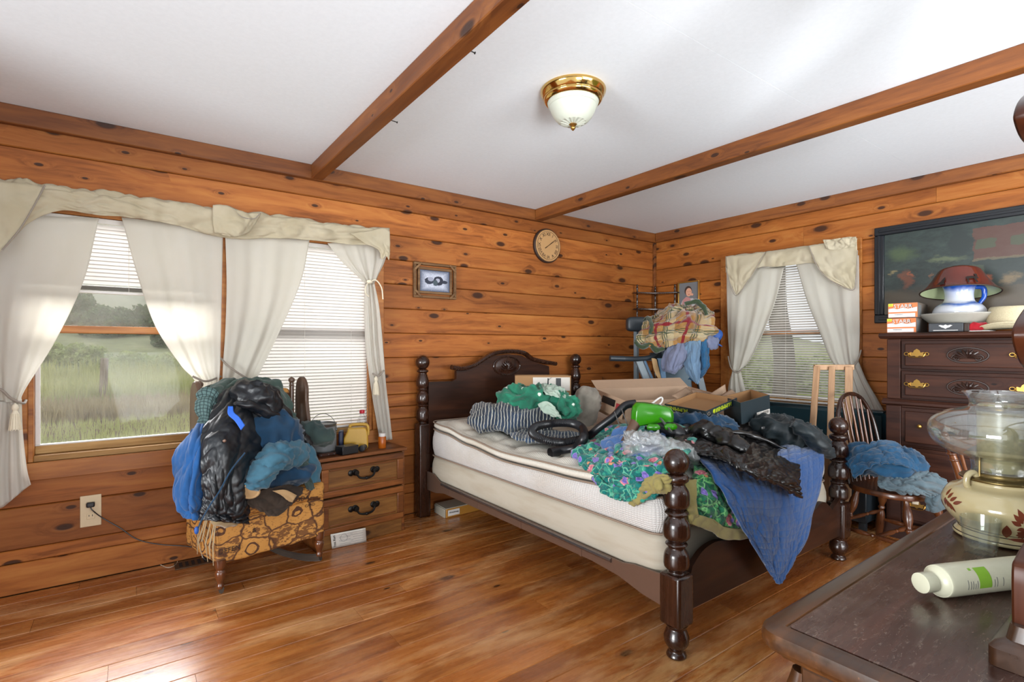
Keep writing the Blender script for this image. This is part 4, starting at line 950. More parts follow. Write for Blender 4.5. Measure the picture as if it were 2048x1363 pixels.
bm = B(); a_prism(bm, [(CXF - 0.02, 0.0), (CXF - 0.02, 0.085), (CXF - 0.008, 0.107), (CXF + 0.0115, 0.107), (CXF + 0.0115, 0.0)], 'y', CY0 - 0.015, CY1 + 0.015); obj('plinth', bm, M['chestw'], ch, smooth=30)
def shell(par, c, w, h, xf):
    bm = B()
    a_tube(bm, [(xf - 0.002, c[0] + w * math.cos(2 * PI * k / 36), c[1] + h * math.sin(2 * PI * k / 36)) for k in range(36)], 0.005, 6, True)
    for k in range(9):
        a = PI * k / 8
        a_tube(bm, crv([(xf - 0.003, c[0], c[1] - h * 0.35), (xf - 0.009, c[0] + w * 0.4 * math.cos(a), c[1] - h * 0.3 + h * 0.6 * math.sin(a)), (xf - 0.003, c[0] + w * 0.72 * math.cos(a), c[1] - h * 0.25 + h * 1.0 * math.sin(a))], 4), [0.003, 0.008, 0.004], 6)
    for s in (-1, 1):
        a_tube(bm, [(xf - 0.005, c[0] + s * (w * 0.55 + 0.022 * (1 - k / 20) * math.cos(k * 0.6)), c[1] - h * 0.35 + 0.022 * (1 - k / 20) * math.sin(k * 0.6)) for k in range(20)], 0.004, 6)
    obj('carved_shell', bm, M['carve'], par)
def bail(par, yc, zc, xf, z0=None):
    bm = B(); pl_ = [(-0.045, 0.0), (-0.035, 0.014), (-0.02, 0.010), (-0.014, 0.024), (0, 0.034), (0.014, 0.024), (0.02, 0.010), (0.035, 0.014), (0.045, 0.0), (0.03, -0.012), (0.012, -0.010), (0, -0.02), (-0.012, -0.010), (-0.03, -0.012)]
    a_prism(bm, [(yc + a, zc + b) for a, b in pl_], 'x', xf - 0.003, xf)
    for s in (-1, 1):
        a_lathe(bm, [(0.009, 0), (0.008, 0.008), (0.004, 0.012), (0.0008, 0.016)], (xf - 0.002, yc + s * 0.043, zc + 0.002), 12, Matrix.Rotation(-PI / 2, 4, 'Y'))
        a_tube(bm, [(xf - 0.010, yc + s * 0.052 + 0.012 * math.cos(2 * PI * k / 12), zc + 0.002 + 0.010 * math.sin(2 * PI * k / 12)) for k in range(12)], 0.0025, 6, True)
    a_tube(bm, crv([(xf - 0.013, yc - 0.043, zc), (xf - 0.018, yc - 0.034, zc - 0.016), (xf - 0.02, yc, zc - 0.020), (xf - 0.018, yc + 0.034, zc - 0.016), (xf - 0.013, yc + 0.043, zc)], 5), 0.0032, 7)
    obj('brass_pull', bm, M['brass'], par)
def drawer(z0, z1, y0, y1, shellw, knob=None, pulls=True):
    d = boxo('drawer', M['chestw'], ch, CXF - 0.010, CXF + 0.011, y0, y1, z0, z1, 0.003)
    boxo('raised_panel', M['chestw'], d, CXF - 0.020, CXF - 0.0105, y0 + 0.022, y1 - 0.022, z0 + 0.02, z1 - 0.02, 0.007)
    zc = (z0 + z1) / 2; yc = (y0 + y1) / 2
    if shellw: shell(d, (yc, zc), 0.095, 0.045, CXF - 0.0205)
    if pulls:
        for s in (-1, 1): bail(d, yc + s * 0.248, zc + 0.004, CXF - 0.0205)
    if knob is not None:
        bm = B(); a_lathe(bm, [(0.008, 0), (0.006, 0.008), (0.013, 0.016), (0.012, 0.024), (0.001, 0.028)], (CXF - 0.020, knob, zc + 0.01), 16, Matrix.Rotation(-PI / 2, 4, 'Y')); obj('brass_knob', bm, M['brass'], d)
drawer(1.102, 1.282, CY0 + 0.08, CY1 - 0.08, True); drawer(0.912, 1.088, CY0 + 0.08, CY1 - 0.08, True)
drawer(0.612, 0.852, CY0 + 0.08, 0.885, False, 0.66, False); drawer(0.612, 0.852, 0.895, CY1 - 0.08, False, 1.12, False)
drawer(0.365, 0.598, CY0 + 0.08, CY1 - 0.08, False); drawer(0.118, 0.350, CY0 + 0.08, CY1 - 0.08, False)

# ---------------------------------------------------------------- dresser under the lamp
def topwear(t, c, vec):
    g = t.n('NewGeometry').outputs['Position']
    n = t.noise(t.mapping(g, (3.5, 3, 3), rot=(0, 0, 0.6)), 2.5, 6, 0.7, 1.2); n2 = t.noise(t.mapping(g, (6, 22, 3), rot=(0, 0, -0.5)), 6, 5, 0.75, 1.5)
    c = t.mix(t.math('MULTIPLY', t.ramp(n, [(0.45, 0.0), (0.75, 1.0)]), 0.35), c, '7a6a60')
    return t.mix(t.math('MULTIPLY', t.ramp(n2, [(0.56, 0.0), (0.72, 1.0)]), 0.4), c, '9a8a7c')
M['drtop'] = wood('scratched_dresser_top', '20120d', '3d231a', '553226', 'x', 0.0, 0.24, vary=0.0, spec=0.55, wear=topwear, bump=0.08)
def worn(t, c, vec):
    n = t.noise(t.tc(), 18, 5, 0.7); return t.mix(t.math('MULTIPLY', t.ramp(n, [(0.66, 0.0), (0.70, 1.0)]), 0.7), c, '9a6436')
M['dredge'] = wood('worn_dresser_edge', '1e110b', '42260f', '6a3f1c', 'x', 0.0, 0.3, vary=0.0, spec=0.5, wear=worn, bump=0.08, coat=0.2)
DX0, DX1, DY0, DY1, DZ = 0.835, 2.50, -0.03, 0.462, 0.78
ds = thing('dresser', 'low dark dresser with scratched glossy top, oil lamp and bottle on it', 'dresser', (1.67, 0.21, 0))
def rrect(x0, x1, y0, y1, r, n=6):
    o_ = []
    for cx_, cy_, a0 in ((x1 - r, y1 - r, 0), (x0 + r, y1 - r, PI / 2), (x0 + r, y0 + r, PI), (x1 - r, y0 + r, 1.5 * PI)):
        for k in range(n + 1): a = a0 + PI / 2 * k / n; o_.append((cx_ + r * math.cos(a), cy_ + r * math.sin(a)))
    return o_
def loft(bm, loops):
    R_ = [[bm.verts.new(p) for p in lp] for lp in loops]; n = len(R_[0])
    for a, b in zip(R_, R_[1:]):
        for k in range(n): bm.faces.new((a[k], a[(k + 1) % n], b[(k + 1) % n], b[k]))
    return R_
bm = B(); LP = []
for ins, z in ((0.05, DZ - 0.055), (0.03, DZ - 0.05), (0.022, DZ - 0.036), (0.008, DZ - 0.034), (0.001, DZ - 0.026), (0, DZ - 0.014), (0.003, DZ - 0.004), (0.010, DZ), (0.036, DZ + 0.0002), (0.038, DZ - 0.0022), (0.0395, DZ - 0.0022)):
    LP.append([(x, y, z) for x, y in rrect(DX0 + ins, DX1 - ins, DY0 + ins, DY1 - ins, max(0.04 - ins, 0.004))])
R_ = loft(bm, LP); bm.faces.new(R_[0][::-1]); bm.faces.new(R_[-1]); bmesh.ops.recalc_face_normals(bm, faces=bm.faces)
obj('top_edge', bm, M['dredge'], ds, smooth=35)
bm = B(); LP = [[(x, y, z) for x, y in rrect(DX0 + i_, DX1 - i_, DY0 + i_, DY1 - i_, 0.006)] for i_, z in ((0.041, DZ - 0.002), (0.041, DZ - 0.0002), (0.043, DZ))]
R_ = loft(bm, LP); bm.faces.new(R_[-1]); bmesh.ops.recalc_face_normals(bm, faces=bm.faces); obj('top_panel', bm, M['drtop'], ds, smooth=0)
boxo('carcase', M['dredge'], ds, DX0 + 0.045, DX1 - 0.045, DY0 + 0.02, DY1 - 0.055, 0.07, DZ - 0.056, 0.006)
boxo('plinth', M['dredge'], ds, DX0 + 0.03, DX1 - 0.03, DY0 + 0.02, DY1 - 0.045, 0.0, 0.069, 0.004)
for k in range(2):
    bm = B(); xx = DX0 + 0.055 if k == 0 else DX1 - 0.055
    a_tube(bm, crv([(xx, DY1 - 0.052, 0.71), (xx, DY1 - 0.040, 0.62), (xx, DY1 - 0.046, 0.40), (xx, DY1 - 0.04, 0.10)], 8), [0.012, 0.02, 0.014, 0.018], 10); obj('front_column', bm, M['dredge'], ds)
for c_ in range(2):
    for k in range(3):
        x0 = DX0 + 0.09 + c_ * 0.76
        d = boxo('drawer', M['walnutx'], ds, x0, x0 + 0.74, DY1 - 0.054, DY1 - 0.036, 0.10 + 0.205 * k, 0.29 + 0.205 * k, 0.005)
        for s in (0.2, 0.54):
            bm = B(); a_tube(bm, crv([(x0 + s - 0.04, DY1 - 0.035, 0.2 + 0.205 * k), (x0 + s, DY1 - 0.015, 0.185 + 0.205 * k), (x0 + s + 0.04, DY1 - 0.035, 0.2 + 0.205 * k)], 5), 0.004, 6); obj('brass_pull', bm, M['brass'], d)
# mirror standing on the dresser, its scrolled side just inside the picture
MY = 0.165
mr = thing('dresser_mirror', 'scrolled dark wooden mirror frame standing on the dresser at the edge', 'mirror', (1.6, MY, DZ))
def PM(u, v): p = P(u, v, y=MY + 0.016); return (p.x, p.z)
lobe = [(1.62, 0.84), (1.045, 0.84), PM(2023, 1265), PM(2022, 1140), PM(2030, 1110), PM(2048, 1080), PM(2075, 1050), PM(2085, 900), PM(2080, 780), PM(2062, 750), PM(2040, 730), PM(2026, 695), PM(2022, 665), PM(2030, 640), PM(2052, 610), PM(2085, 585), PM(2095, 450), PM(2085, 310), PM(2060, 296), PM(2040, 280), PM(2027, 248), PM(2026, 225), PM(2036, 200), PM(2060, 178), PM(2100, 160), PM(2160, 120), PM(2230, 100), (1.62, PM(2230, 100)[1] + 0.1)]
lobe = [(min(a, 1.30) if k_ > 1 else a, b) for k_, (a, b) in enumerate(lobe)]; lobe[-1] = (1.62, lobe[-1][1]); lobe = [lobe[0], lobe[1]] + [(q.x, q.y) for q in crv([Vector((*p, 0)) for p in lobe[2:-1]], 4)] + [lobe[-1]]
lobe2 = [(2.62 * 1.0 + 0.6 - x - 0.0, z) for x, z in lobe[::-1]]
bm = B(); a_prism(bm, [(x, z) for x, z in lobe[1:] ] + [(1.62, lobe[-1][1] - 0.12), (1.40, lobe[-1][1] - 0.2), (1.38, 0.95), (1.62, 0.92), (1.62, 0.84)], 'y', MY - 0.016, MY + 0.016)
M['mirw'] = wood('mirror_frame_wood', '1c0c07', '341609', '44210f', 'z', 0.0, 0.3, vary=0, spec=0.25, coat=0.0, bump=0.05)
fr1 = bev(obj('scrolled_frame', bm, M['mirw'], mr, smooth=30), 0.004)
bm = B(); a_prism(bm, [(x, z) for x, z in [(3.24 - a, b) for a, b in ([(x, z) for x, z in lobe[1:]] + [(1.62, lobe[-1][1] - 0.12), (1.40, lobe[-1][1] - 0.2), (1.38, 0.95), (1.62, 0.92), (1.62, 0.84)])]], 'y', MY - 0.016, MY + 0.016)
bev(obj('scrolled_frame', bm, M['mirw'], mr, smooth=30), 0.004)
boxo('glass', plain('mirror_silver', 'e8e8e8', 0.02, 1.0), mr, 1.385, 1.855, MY - 0.012, MY - 0.006, 0.93, 1.62, 0)
bm = B()
for i_, z in ((0.0, DZ + 0.0005), (0.0, DZ + 0.026), (0.006, DZ + 0.034), (0.016, DZ + 0.038), (0.020, DZ + 0.0595)):
    LP = None
LPS = [[(x, y, z) for x, y in rrect(1.005 + i_, 2.235 - i_, MY - 0.055 + i_, MY + 0.037 - i_, 0.012)] for i_, z in ((0.0, DZ + 0.0005), (0.0, DZ + 0.026), (0.006, DZ + 0.034), (0.016, DZ + 0.038), (0.020, DZ + 0.0595))]
bm = B(); R_ = loft(bm, LPS); bm.faces.new(R_[-1]); bm.faces.new(R_[0][::-1]); bmesh.ops.recalc_face_normals(bm, faces=bm.faces); obj('base_rail', bm, M['dredge'], mr, smooth=35)

# ---------------------------------------------------------------- ceiling light
LC = P(1146, 181, z=2.44)
cl = thing('ceiling_light', 'brass flush ceiling light with frosted glass bowl and finial', 'light', (LC.x, LC.y, 2.44))
bm = B(); a_lathe(bm, smoothprof([(0.150, 0.0), (0.153, -0.006), (0.150, -0.018), (0.140, -0.034), (0.136, -0.037), (0.137, -0.044), (0.130, -0.054), (0.122, -0.058), (0.118, -0.050)], 4), LC, 56); obj('brass_ring', bm, M['brassb'], cl)
tg2 = NT('frosted_bowl_glass'); tg2.col('dfe3d6'); tg2.set(Roughness=0.35, Transmission_Weight=0.45, IOR=1.3); M['frost'] = tg2.m
bm = B(); n = 96; prof = [(0.116, -0.046, 1), (0.1155, -0.056, 1), (0.113, -0.066, 1), (0.110, -0.074, 1), (0.108, -0.076, 0), (0.104, -0.088, 0), (0.097, -0.105, 0), (0.086, -0.124, 0), (0.072, -0.140, 0), (0.060, -0.148, 0), (0.058, -0.147, 2), (0.045, -0.150, 2), (0.03, -0.153, 2), (0.012, -0.155, 2), (0.0005, -0.156, 0)]
rings = []
for r_, z_, f_ in prof:
    rings.append([bm.verts.new(LC + Vector(((r_ + (0.0022 if f_ == 1 and k % 2 else 0)) * math.cos(2 * PI * k / n), (r_ + (0.0022 if f_ == 1 and k % 2 else 0)) * math.sin(2 * PI * k / n), z_ + (0.003 * math.cos(2 * PI * k / n * 14) if f_ == 2 else 0)))) for k in range(n)])
for a, b in zip(rings, rings[1:]):
    for k in range(n): bm.faces.new((a[k], b[k], b[(k + 1) % n], a[(k + 1) % n]))
solid(obj('glass_bowl', bm, M['frost'], cl, smooth=35), 0.0025, 1)
bm = B(); a_lathe(bm, smoothprof([(0.018, 0.0), (0.020, -0.004), (0.015, -0.010), (0.009, -0.016), (0.012, -0.021), (0.009, -0.028), (0.003, -0.034), (0.0006, -0.036)], 3), LC + Vector((0, 0, -0.153)), 20); obj('finial', bm, M['brass'], cl)
bm = B(); a_ball(bm, LC + Vector((0.04, 0, -0.06)), 0.028, 8); a_tube(bm, [LC + Vector((0, 0, -0.02)), LC + Vector((0.03, 0, -0.055))], 0.013, 8)
obj('bulb', bm, M['vinyl'], cl)

# ---------------------------------------------------------------- clock, framed photo, outlet, vent
tcl = NT('bark_edged_wood_slice'); gcl = tcl.tc(); n_ = tcl.n('VectorMath', operation='LENGTH'); tcl.l(tcl.mapping(gcl, (1, 0.0, 1)), n_.inputs[0])
rr = tcl.math('ADD', n_.outputs['Value'], tcl.math('MULTIPLY', tcl.noise(gcl, 12, 3), 0.02)); ringv = tcl.math('SINE', tcl.math('MULTIPLY', rr, 420))
tcl.col(tcl.mix(tcl.math('MULTIPLY', tcl.math('ABSOLUTE', ringv), 0.35), 'b89060', '8a6238')); tcl.set(Roughness=0.5); M['slice'] = tcl.m
CK = P(1096, 491, y=WY - 0.03); ck = thing('wall_clock', 'round wooden clock with dark numerals on the plank wall', 'clock', (CK.x, WY, CK.z))
def disc(name, mat, par, c, r, y0, y1, n=48, extra=None):
    bm = B(); a_lathe(bm, [(0.001, 0), (r * 0.96, 0), (r, -0.006), (r, y0 - y1 + 0.004), (r * 0.98, y0 - y1)], (0, 0, 0), n)
    bm.transform(Matrix.Translation((c.x, y0, c.z)) @ Matrix.Rotation(PI / 2, 4, 'X')); bmesh.ops.recalc_face_normals(bm, faces=bm.faces); return obj(name, bm, mat, par, smooth=35)
M['bark2'] = plain('dark_clock_rim', '2c1a10', 0.6)
disc('rim', M['bark2'], ck, CK, 0.152, WY - 0.030, WY - 0.001)
disc('face', M['slice'], ck, CK, 0.140, WY - 0.034, WY - 0.0302)
M['ink'] = plain('dark_numerals', '2b1c12', 0.7)
bm = B(); a_tube(bm, [(CK.x + 0.124 * math.cos(2 * PI * k / 48), WY - 0.035, CK.z + 0.124 * math.sin(2 * PI * k / 48)) for k in range(48)], 0.0016, 5, True); obj('face_ring', bm, M['ink'], ck)
for k, s in enumerate(['XII', 'I', 'II', 'III', 'IIII', 'V', 'VI', 'VII', 'VIII', 'IX', 'X', 'XI']):
    a = PI / 2 - k * PI / 6; rad = Vector((math.cos(a), 0, math.sin(a)))
    text('numeral', s, 0.040, Vector((CK.x, WY - 0.0352, CK.z)) + rad * 0.100, (math.sin(a), 0, -math.cos(a)), rad, M['ink'], ck)
for a_, l_, wd in ((math.radians(38), 0.10, 0.006), (math.radians(34), 0.075, 0.009)):
    d = Vector((math.cos(a_), 0, math.sin(a_))); bm = B(); c = Vector((CK.x, WY - 0.038 - wd * 0.2, CK.z))
    a_tube(bm, [c - d * 0.045, c - d * 0.01, c + d * l_], [wd, wd * 0.7, wd * 0.5], 4, flat=(1, 0.3)); obj('clock_hand', bm, M['ink'], ck)

pf = thing('framed_photo', 'rustic double wood frame around a bluish photo of two figures', 'picture', (1.87, WY, 1.746))
M['rustic'] = wood('rustic_frame_wood', '3a2615', '6b4c2e', '8f6f4b', 'x', 0.0, 0.7, vary=0.3, bump=0.3)
fx0, fz1 = P(825, 524, y=WY).x, 1.878; fx1, fz0 = P(909, 597, y=WY).x, 1.612; y1_ = WY - 0.001
for (a, b, c, d, yy) in ((fx0, fx1, fz1 - 0.018, fz1, 0.03), (fx0, fx1, fz0, fz0 + 0.018, 0.03), (fx0, fx0 + 0.018, fz0 + 0.018, fz1 - 0.018, 0.03), (fx1 - 0.018, fx1, fz0 + 0.018, fz1 - 0.018, 0.03),
                         (fx0 + 0.035, fx1 - 0.035, fz1 - 0.052, fz1 - 0.034, 0.022), (fx0 + 0.035, fx1 - 0.035, fz0 + 0.034, fz0 + 0.052, 0.022), (fx0 + 0.035, fx0 + 0.052, fz0 + 0.052, fz1 - 0.052, 0.022), (fx1 - 0.052, fx1 - 0.035, fz0 + 0.052, fz1 - 0.052, 0.022)):
    boxo('frame_stick', M['rustic'], pf, a, b, y1_ - yy, y1_, c, d, 0.003)
for sx_, sz_ in ((0, 0), (0, 1), (1, 0), (1, 1)):
    cx_ = (fx0 + 0.032) if sx_ == 0 else (fx1 - 0.032); cz_ = (fz0 + 0.03) if sz_ == 0 else (fz1 - 0.03)
    bm = B(); a_box(bm, (cx_, y1_ - 0.0335, cz_), (0.075, 0.006, 0.016), Euler((0, PI / 4 * (1 if sx_ == sz_ else -1), 0))); bev(obj('corner_stick', bm, M['rustic'], pf), 0.002)
px0, px1, pz0, pz1 = fx0 + 0.053, fx1 - 0.053, fz0 + 0.053, fz1 - 0.053
tp = NT('bluish_photograph'); gp = tp.tc('Generated'); sg_ = sep(tp, gp)
vx = tp.math('ABSOLUTE', tp.math('SUBTRACT', sg_[0], 0.5)); vz = tp.math('ABSOLUTE', tp.math('SUBTRACT', sg_[2], 0.5))
edge_ = tp.ramp(tp.math('MAXIMUM', vx, vz), [(0.28, 0.0), (0.5, 1.0)])
c_ = tp.mix(edge_, tp.ramp(tp.noise(gp, 22, 5), [(0.3, '8f95a8'), (0.7, 'c9ccd8')]), '3c465c')
def figs(cx, cz, rx, rz, colr, base):
    m = tp.math('SQRT', tp.math('ADD', tp.math('POWER', tp.math('DIVIDE', tp.math('SUBTRACT', sg_[0], cx), rx), 2.0), tp.math('POWER', tp.math('DIVIDE', tp.math('SUBTRACT', sg_[2], cz), rz), 2.0)))
    m = tp.math('ADD', m, tp.math('MULTIPLY', tp.math('SUBTRACT', tp.noise(gp, 14, 3), 0.5), 0.5))
    return tp.mix(tp.math('LESS_THAN', m, 1.0), base, colr)
for a in ((0.32, 0.50, 0.16, 0.16, '232838'), (0.62, 0.52, 0.17, 0.22, '1c2030'), (0.83, 0.48, 0.1, 0.08, '232838'), (0.36, 0.58, 0.10, 0.10, '8d90a0'), (0.60, 0.54, 0.07, 0.10, '9a9cab'), (0.52, 0.42, 0.08, 0.14, '3e4a52')): c_ = figs(*a, c_)
tp.col(c_); tp.set(Roughness=0.25)
boxo('photograph', tp.m, pf, px0, px1, y1_ - 0.012, y1_ - 0.006, pz0, pz1, 0)

ot = thing('wall_outlet', 'cream double wall outlet below the field window with a plug in it', 'outlet', (-0.17, WY, 0.37))
M['ivory'] = plain('ivory_plate', 'cdb896', 0.4)
q0, q1 = P(160, 994, y=WY), P(203, 1048, y=WY)
boxo('face_plate', M['ivory'], ot, q0.x, q1.x, WY - 0.007, WY - 0.0005, q1.z, q0.z + 0.005, 0.003)
for zc in (0.405, 0.34):
    bm = B(); xm = (q0.x + q1.x) / 2; a_box(bm, (xm, WY - 0.008, zc), (0.034, 0.004, 0.030)); rc = bev(obj('socket', bm, M['ivory'], ot), 0.003)
    for dx_ in (-0.007, 0.007): boxo('slot', M['black'], rc, xm + dx_ - 0.0015, xm + dx_ + 0.0015, WY - 0.0106, WY - 0.0102, zc, zc + 0.009, 0)
pc = thing('power_cord', 'black plug and thin cord drooping from the wall outlet', 'cord', (-0.17, WY - 0.02, 0.40))
boxo('plug', M['black'], pc, xm - 0.018, xm + 0.018, WY - 0.036, WY - 0.0108, 0.392, 0.418, 0.006)
bm = B(); a_tube(bm, crv([(xm, WY - 0.032, 0.394), (xm + 0.01, WY - 0.035, 0.375), P(205, 1035, y=WY - 0.02), P(240, 1055, y=WY - 0.02), P(275, 1078, y=WY - 0.02), P(320, 1088, y=WY - 0.02), P(375, 1092, y=WY - 0.03), P(400, 1100, y=WY - 0.06), (0.36, WY - 0.09, 0.004), (0.5, WY - 0.1, 0.004)], 8), 0.0028, 6); obj('wire', bm, M['black'], pc)
bm = B(); a_tube(bm, crv([P(388, 1095, z=0.05), P(372, 1098, z=0.02), P(358, 1112, z=0.003), P(352, 1128, z=0.003), P(335, 1134, z=0.003), P(318, 1127, z=0.003)], 8), 0.0015, 5)
tag(obj('string', bm, M['tassel'], None), 'frayed tan string curled on the floor beside the metal floor vent', 'string')
fv = thing('floor_vent', 'small brown metal floor vent by the plank wall behind the chair', 'vent', (0.30, 3.50, 0))
M['ventm'] = plain('brown_vent_metal', '5b4a3a', 0.45, 0.6)
boxo('vent_plate', M['ventm'], fv, 0.20, 0.50, 3.44, 3.55, 0.0005, 0.004, 0.001)
for k in range(9): boxo('louvre', M['gap'], fv, 0.222 + 0.030 * k, 0.238 + 0.030 * k, 3.462, 3.53, 0.0045, 0.0052, 0)
# ---------------------------------------------------------------- cloth materials
M['denim'] = cloth('blue_denim', '1b4868', '10293f', 0.85, 1200, 0.2, mott=0.6, mscale=9)
M['denimd'] = cloth('dark_blue_denim', '173a56', '0f2334', 0.85, 1200, 0.2, mott=0.6, mscale=8)
M['deniml'] = cloth('faded_denim', '3d6577', '26485a', 0.85, 1200, 0.2, mott=0.7, mscale=7)
M['jeanb'] = cloth('bright_blue_denim', '20548e', '133558', 0.85, 1200, 0.2, mott=0.6, mscale=7)
M['nylon'] = cloth('black_nylon', '090d12', '121a22', 0.42, 900, 0.0, mott=0.4, bump=0.02, spec=0.6, wr=0.35)
M['leather'] = cloth('black_leather', '0e0d0d', '1b1918', 0.30, 300, 0.0, mott=0.3, bump=0.05, spec=0.6)
M['tealj'] = cloth('dark_teal_jacket', '0f1a1e', '1a2a2e', 0.5, 700, 0.1, mott=0.4, spec=0.4, wr=0.2)
M['olive'] = cloth('grey_olive_cloth', '44554e', '2d3b38', 0.9, 900, 0.2)
M['greyden'] = cloth('washed_grey_denim', '56666d', '3c4a52', 0.85, 1200, 0.2, mott=0.6, mscale=8)
M['oliveb'] = cloth('dark_olive_coat', '3c4b46', '1c2b33', 0.85, 900, 0.2, mott=0.6)
M['brownc'] = cloth('dark_brown_cloth', '3a2f27', '241d18', 0.9, 900, 0.1)
M['tan'] = cloth('tan_lining', 'a98a63', '8a6c48', 0.9, 900, 0.1)
M['bluec'] = cloth('blue_terry_cloth', '41608f', '2f4a74', 0.95, 500, 0.5, mott=0.4, bump=0.4)
M['greyc'] = cloth('stained_grey_cotton', '8a8378', '554e46', 0.9, 800, 0.2, mott=0.8, mscale=6)
M['lav'] = cloth('pale_lavender_cotton', '6f748a', '515b78', 0.9, 900, 0.2, mott=0.5)
M['lblue'] = cloth('light_blue_cotton', '688197', '4a6687', 0.9, 900, 0.2, mott=0.6)
M['mblue'] = cloth('mid_blue_cotton', '26577c', '1a3f5e', 0.9, 900, 0.2, mott=0.6)
M['royal'] = plain('royal_blue', '1a4a92', 0.6)
M['redc'] = cloth('red_cloth', '9a1622', '5c0d16', 0.9, 900, 0.2)
M['strap'] = plain('bright_blue_webbing', '1c5bbf', 0.6, bump=0.3, bs=400)
def bedspread(name, c, c2, q=0.05):
    t = NT(name); uv = t.tc('UV'); s = sep(t, uv)
    n1 = t.noise(t.tc(), 3, 4); cc = t.mix(t.math('MULTIPLY', t.ramp(n1, [(0.35, 0.0), (0.7, 1.0)]), 0.5), c, c2); t.col(cc)
    h = t.math('MULTIPLY', t.math('ABSOLUTE', t.math('SINE', t.math('MULTIPLY', s[0], PI / q))), t.math('ABSOLUTE', t.math('SINE', t.math('MULTIPLY', s[1], PI / q))))
    t.set(Roughness=0.9, Sheen_Weight=0.3, Specular_IOR_Level=0.15)
    t.bump(t.math('ADD', t.math('POWER', h, 0.4), t.math('MULTIPLY', t.noise(t.tc(), 45, 4), 0.8)), 0.5, 0.008); return t.m
M['bquilt'] = bedspread('blue_quilt', '21487c', '193a66', 0.045)
def floral(name, ground):
    t = NT(name); v = t.tc('Object'); n0 = t.n('VectorMath', operation='ADD')
    t.l(v, n0.inputs[0]); nn_ = t.n('TexNoise'); nn_.inputs['Scale'].default_value = 14; t.l(v, nn_.inputs['Vector'])
    sc_ = t.n('VectorMath', operation='SCALE'); t.l(nn_.outputs['Color'], sc_.inputs[0]); sc_.inputs['Scale'].default_value = 0.035; t.l(sc_.outputs[0], n0.inputs[1])
    vv = n0.outputs[0]
    c = t.ramp(t.noise(v, 30, 3), [(0.35, ground[0]), (0.6, ground[1])])
    lf = t.vor(vv, 26); c = t.mix(t.ramp(lf.outputs['Distance'], [(0.34, 1.0), (0.40, 0.0)]), c, ground[2])
    vn = t.vor(vv, 16, 'DISTANCE_TO_EDGE'); c = t.mix(t.ramp(vn.outputs['Distance'], [(0.02, 1.0), (0.05, 0.0)]), c, ground[3])
    for sc2, cols, th, cut in ((13, ('b5566c', 'd98f94'), 0.36, 0.45), (17, ('6a5aa8', '8f7cc4'), 0.34, 0.4), (21, ('c9855a', 'd9a27a'), 0.28, 0.25)):
        fl_ = t.vor(t.mapping(vv, (1, 1, 1), loc=(sc2, 0, 0)), sc2); spc = t.n('SeparateColor'); t.l(fl_.outputs['Color'], spc.inputs[0])
        m = t.math('MULTIPLY', t.math('LESS_THAN', spc.outputs[0], cut), t.ramp(fl_.outputs['Distance'], [(th - 0.05, 1.0), (th, 0.0)]))
        c = t.mix(m, c, t.ramp(fl_.outputs['Distance'], [(0.0, cols[1]), (0.2, cols[0]), (0.3, cols[1])]))
    t.col(c); t.set(Roughness=0.85, Sheen_Weight=0.2, Specular_IOR_Level=0.2); t.bump(t.noise(v, 26, 4), 0.5, 0.02); return t.m
M['floral'] = floral('teal_floral_quilting', ('0d5a58', '15706a', '2f8a76', '5fa88c'))
M['floral2'] = floral('green_floral_quilting', ('0f4a38', '1c6a48', '3c8a4c', '6fae6c'))
M['bind'] = cloth('olive_tan_binding', '8f8450', '6f6438', 0.85, 800, 0.2)
tgr = NT('green_starred_cotton'); v_ = tgr.tc(); c_ = tgr.ramp(tgr.noise(v_, 10, 4), [(0.35, '0c5540'), (0.65, '16795a')])
vo_ = tgr.vor(v_, 17); spc = tgr.n('SeparateColor'); tgr.l(vo_.outputs['Color'], spc.inputs[0])
c_ = tgr.mix(tgr.math('MULTIPLY', tgr.math('LESS_THAN', spc.outputs[1], 0.55), tgr.ramp(tgr.math('ADD', vo_.outputs['Distance'], tgr.math('MULTIPLY', tgr.noise(v_, 160, 2), 0.25)), [(0.30, 1.0), (0.34, 0.0)])), c_, 'c9d3c4')
tgr.col(c_); tgr.set(Roughness=0.85, Sheen_Weight=0.2); tgr.bump(tgr.noise(v_, 30, 4), 0.4, 0.012); M['green'] = tgr.m
M['paleg'] = cloth('pale_green_cotton', 'a9b8a8', '7f968a', 0.9, 900, 0.2, mott=0.5)
ts = NT('navy_pinstripe_cotton'); su = sep(ts, ts.tc('UV')); wv_ = ts.math('MULTIPLY', ts.noise(ts.tc(), 7, 3), 0.045)
m_ = stripe(ts, ts.math('ADD', su[0], wv_), 0.021, 0.0042, 5.0); ts.col(ts.mix(m_, ts.ramp(ts.noise(ts.tc(), 4, 3), [(0.4, '1a2433'), (0.65, '2b3f58')]), 'b5b3a4')); ts.set(Roughness=0.85, Sheen_Weight=0.2); ts.bump(ts.noise(ts.tc(), 22, 4), 0.4, 0.012); M['pin'] = ts.m
tpl = NT('plaid_fleece'); su = sep(tpl, tpl.tc('UV')); c_ = tpl.ramp(tpl.noise(tpl.tc(), 5, 3), [(0.35, '80592c'), (0.65, '9a7443')])
for ax in (0, 1):
    c_ = tpl.mix(tpl.math('MULTIPLY', stripe(tpl, su[ax], 0.30, 0.085, 5.13), 0.45), c_, 'b0a684')
for ax in (0, 1):
    for k in range(3): c_ = tpl.mix(tpl.math('MULTIPLY', stripe(tpl, su[ax], 0.26, 0.009, 5.17 + 0.018 * k), 0.85), c_, '2a3a26')
for ax in (0, 1): c_ = tpl.mix(tpl.math('MULTIPLY', stripe(tpl, su[ax], 0.26, 0.026, 5.02), 0.95), c_, '6e0e1c')
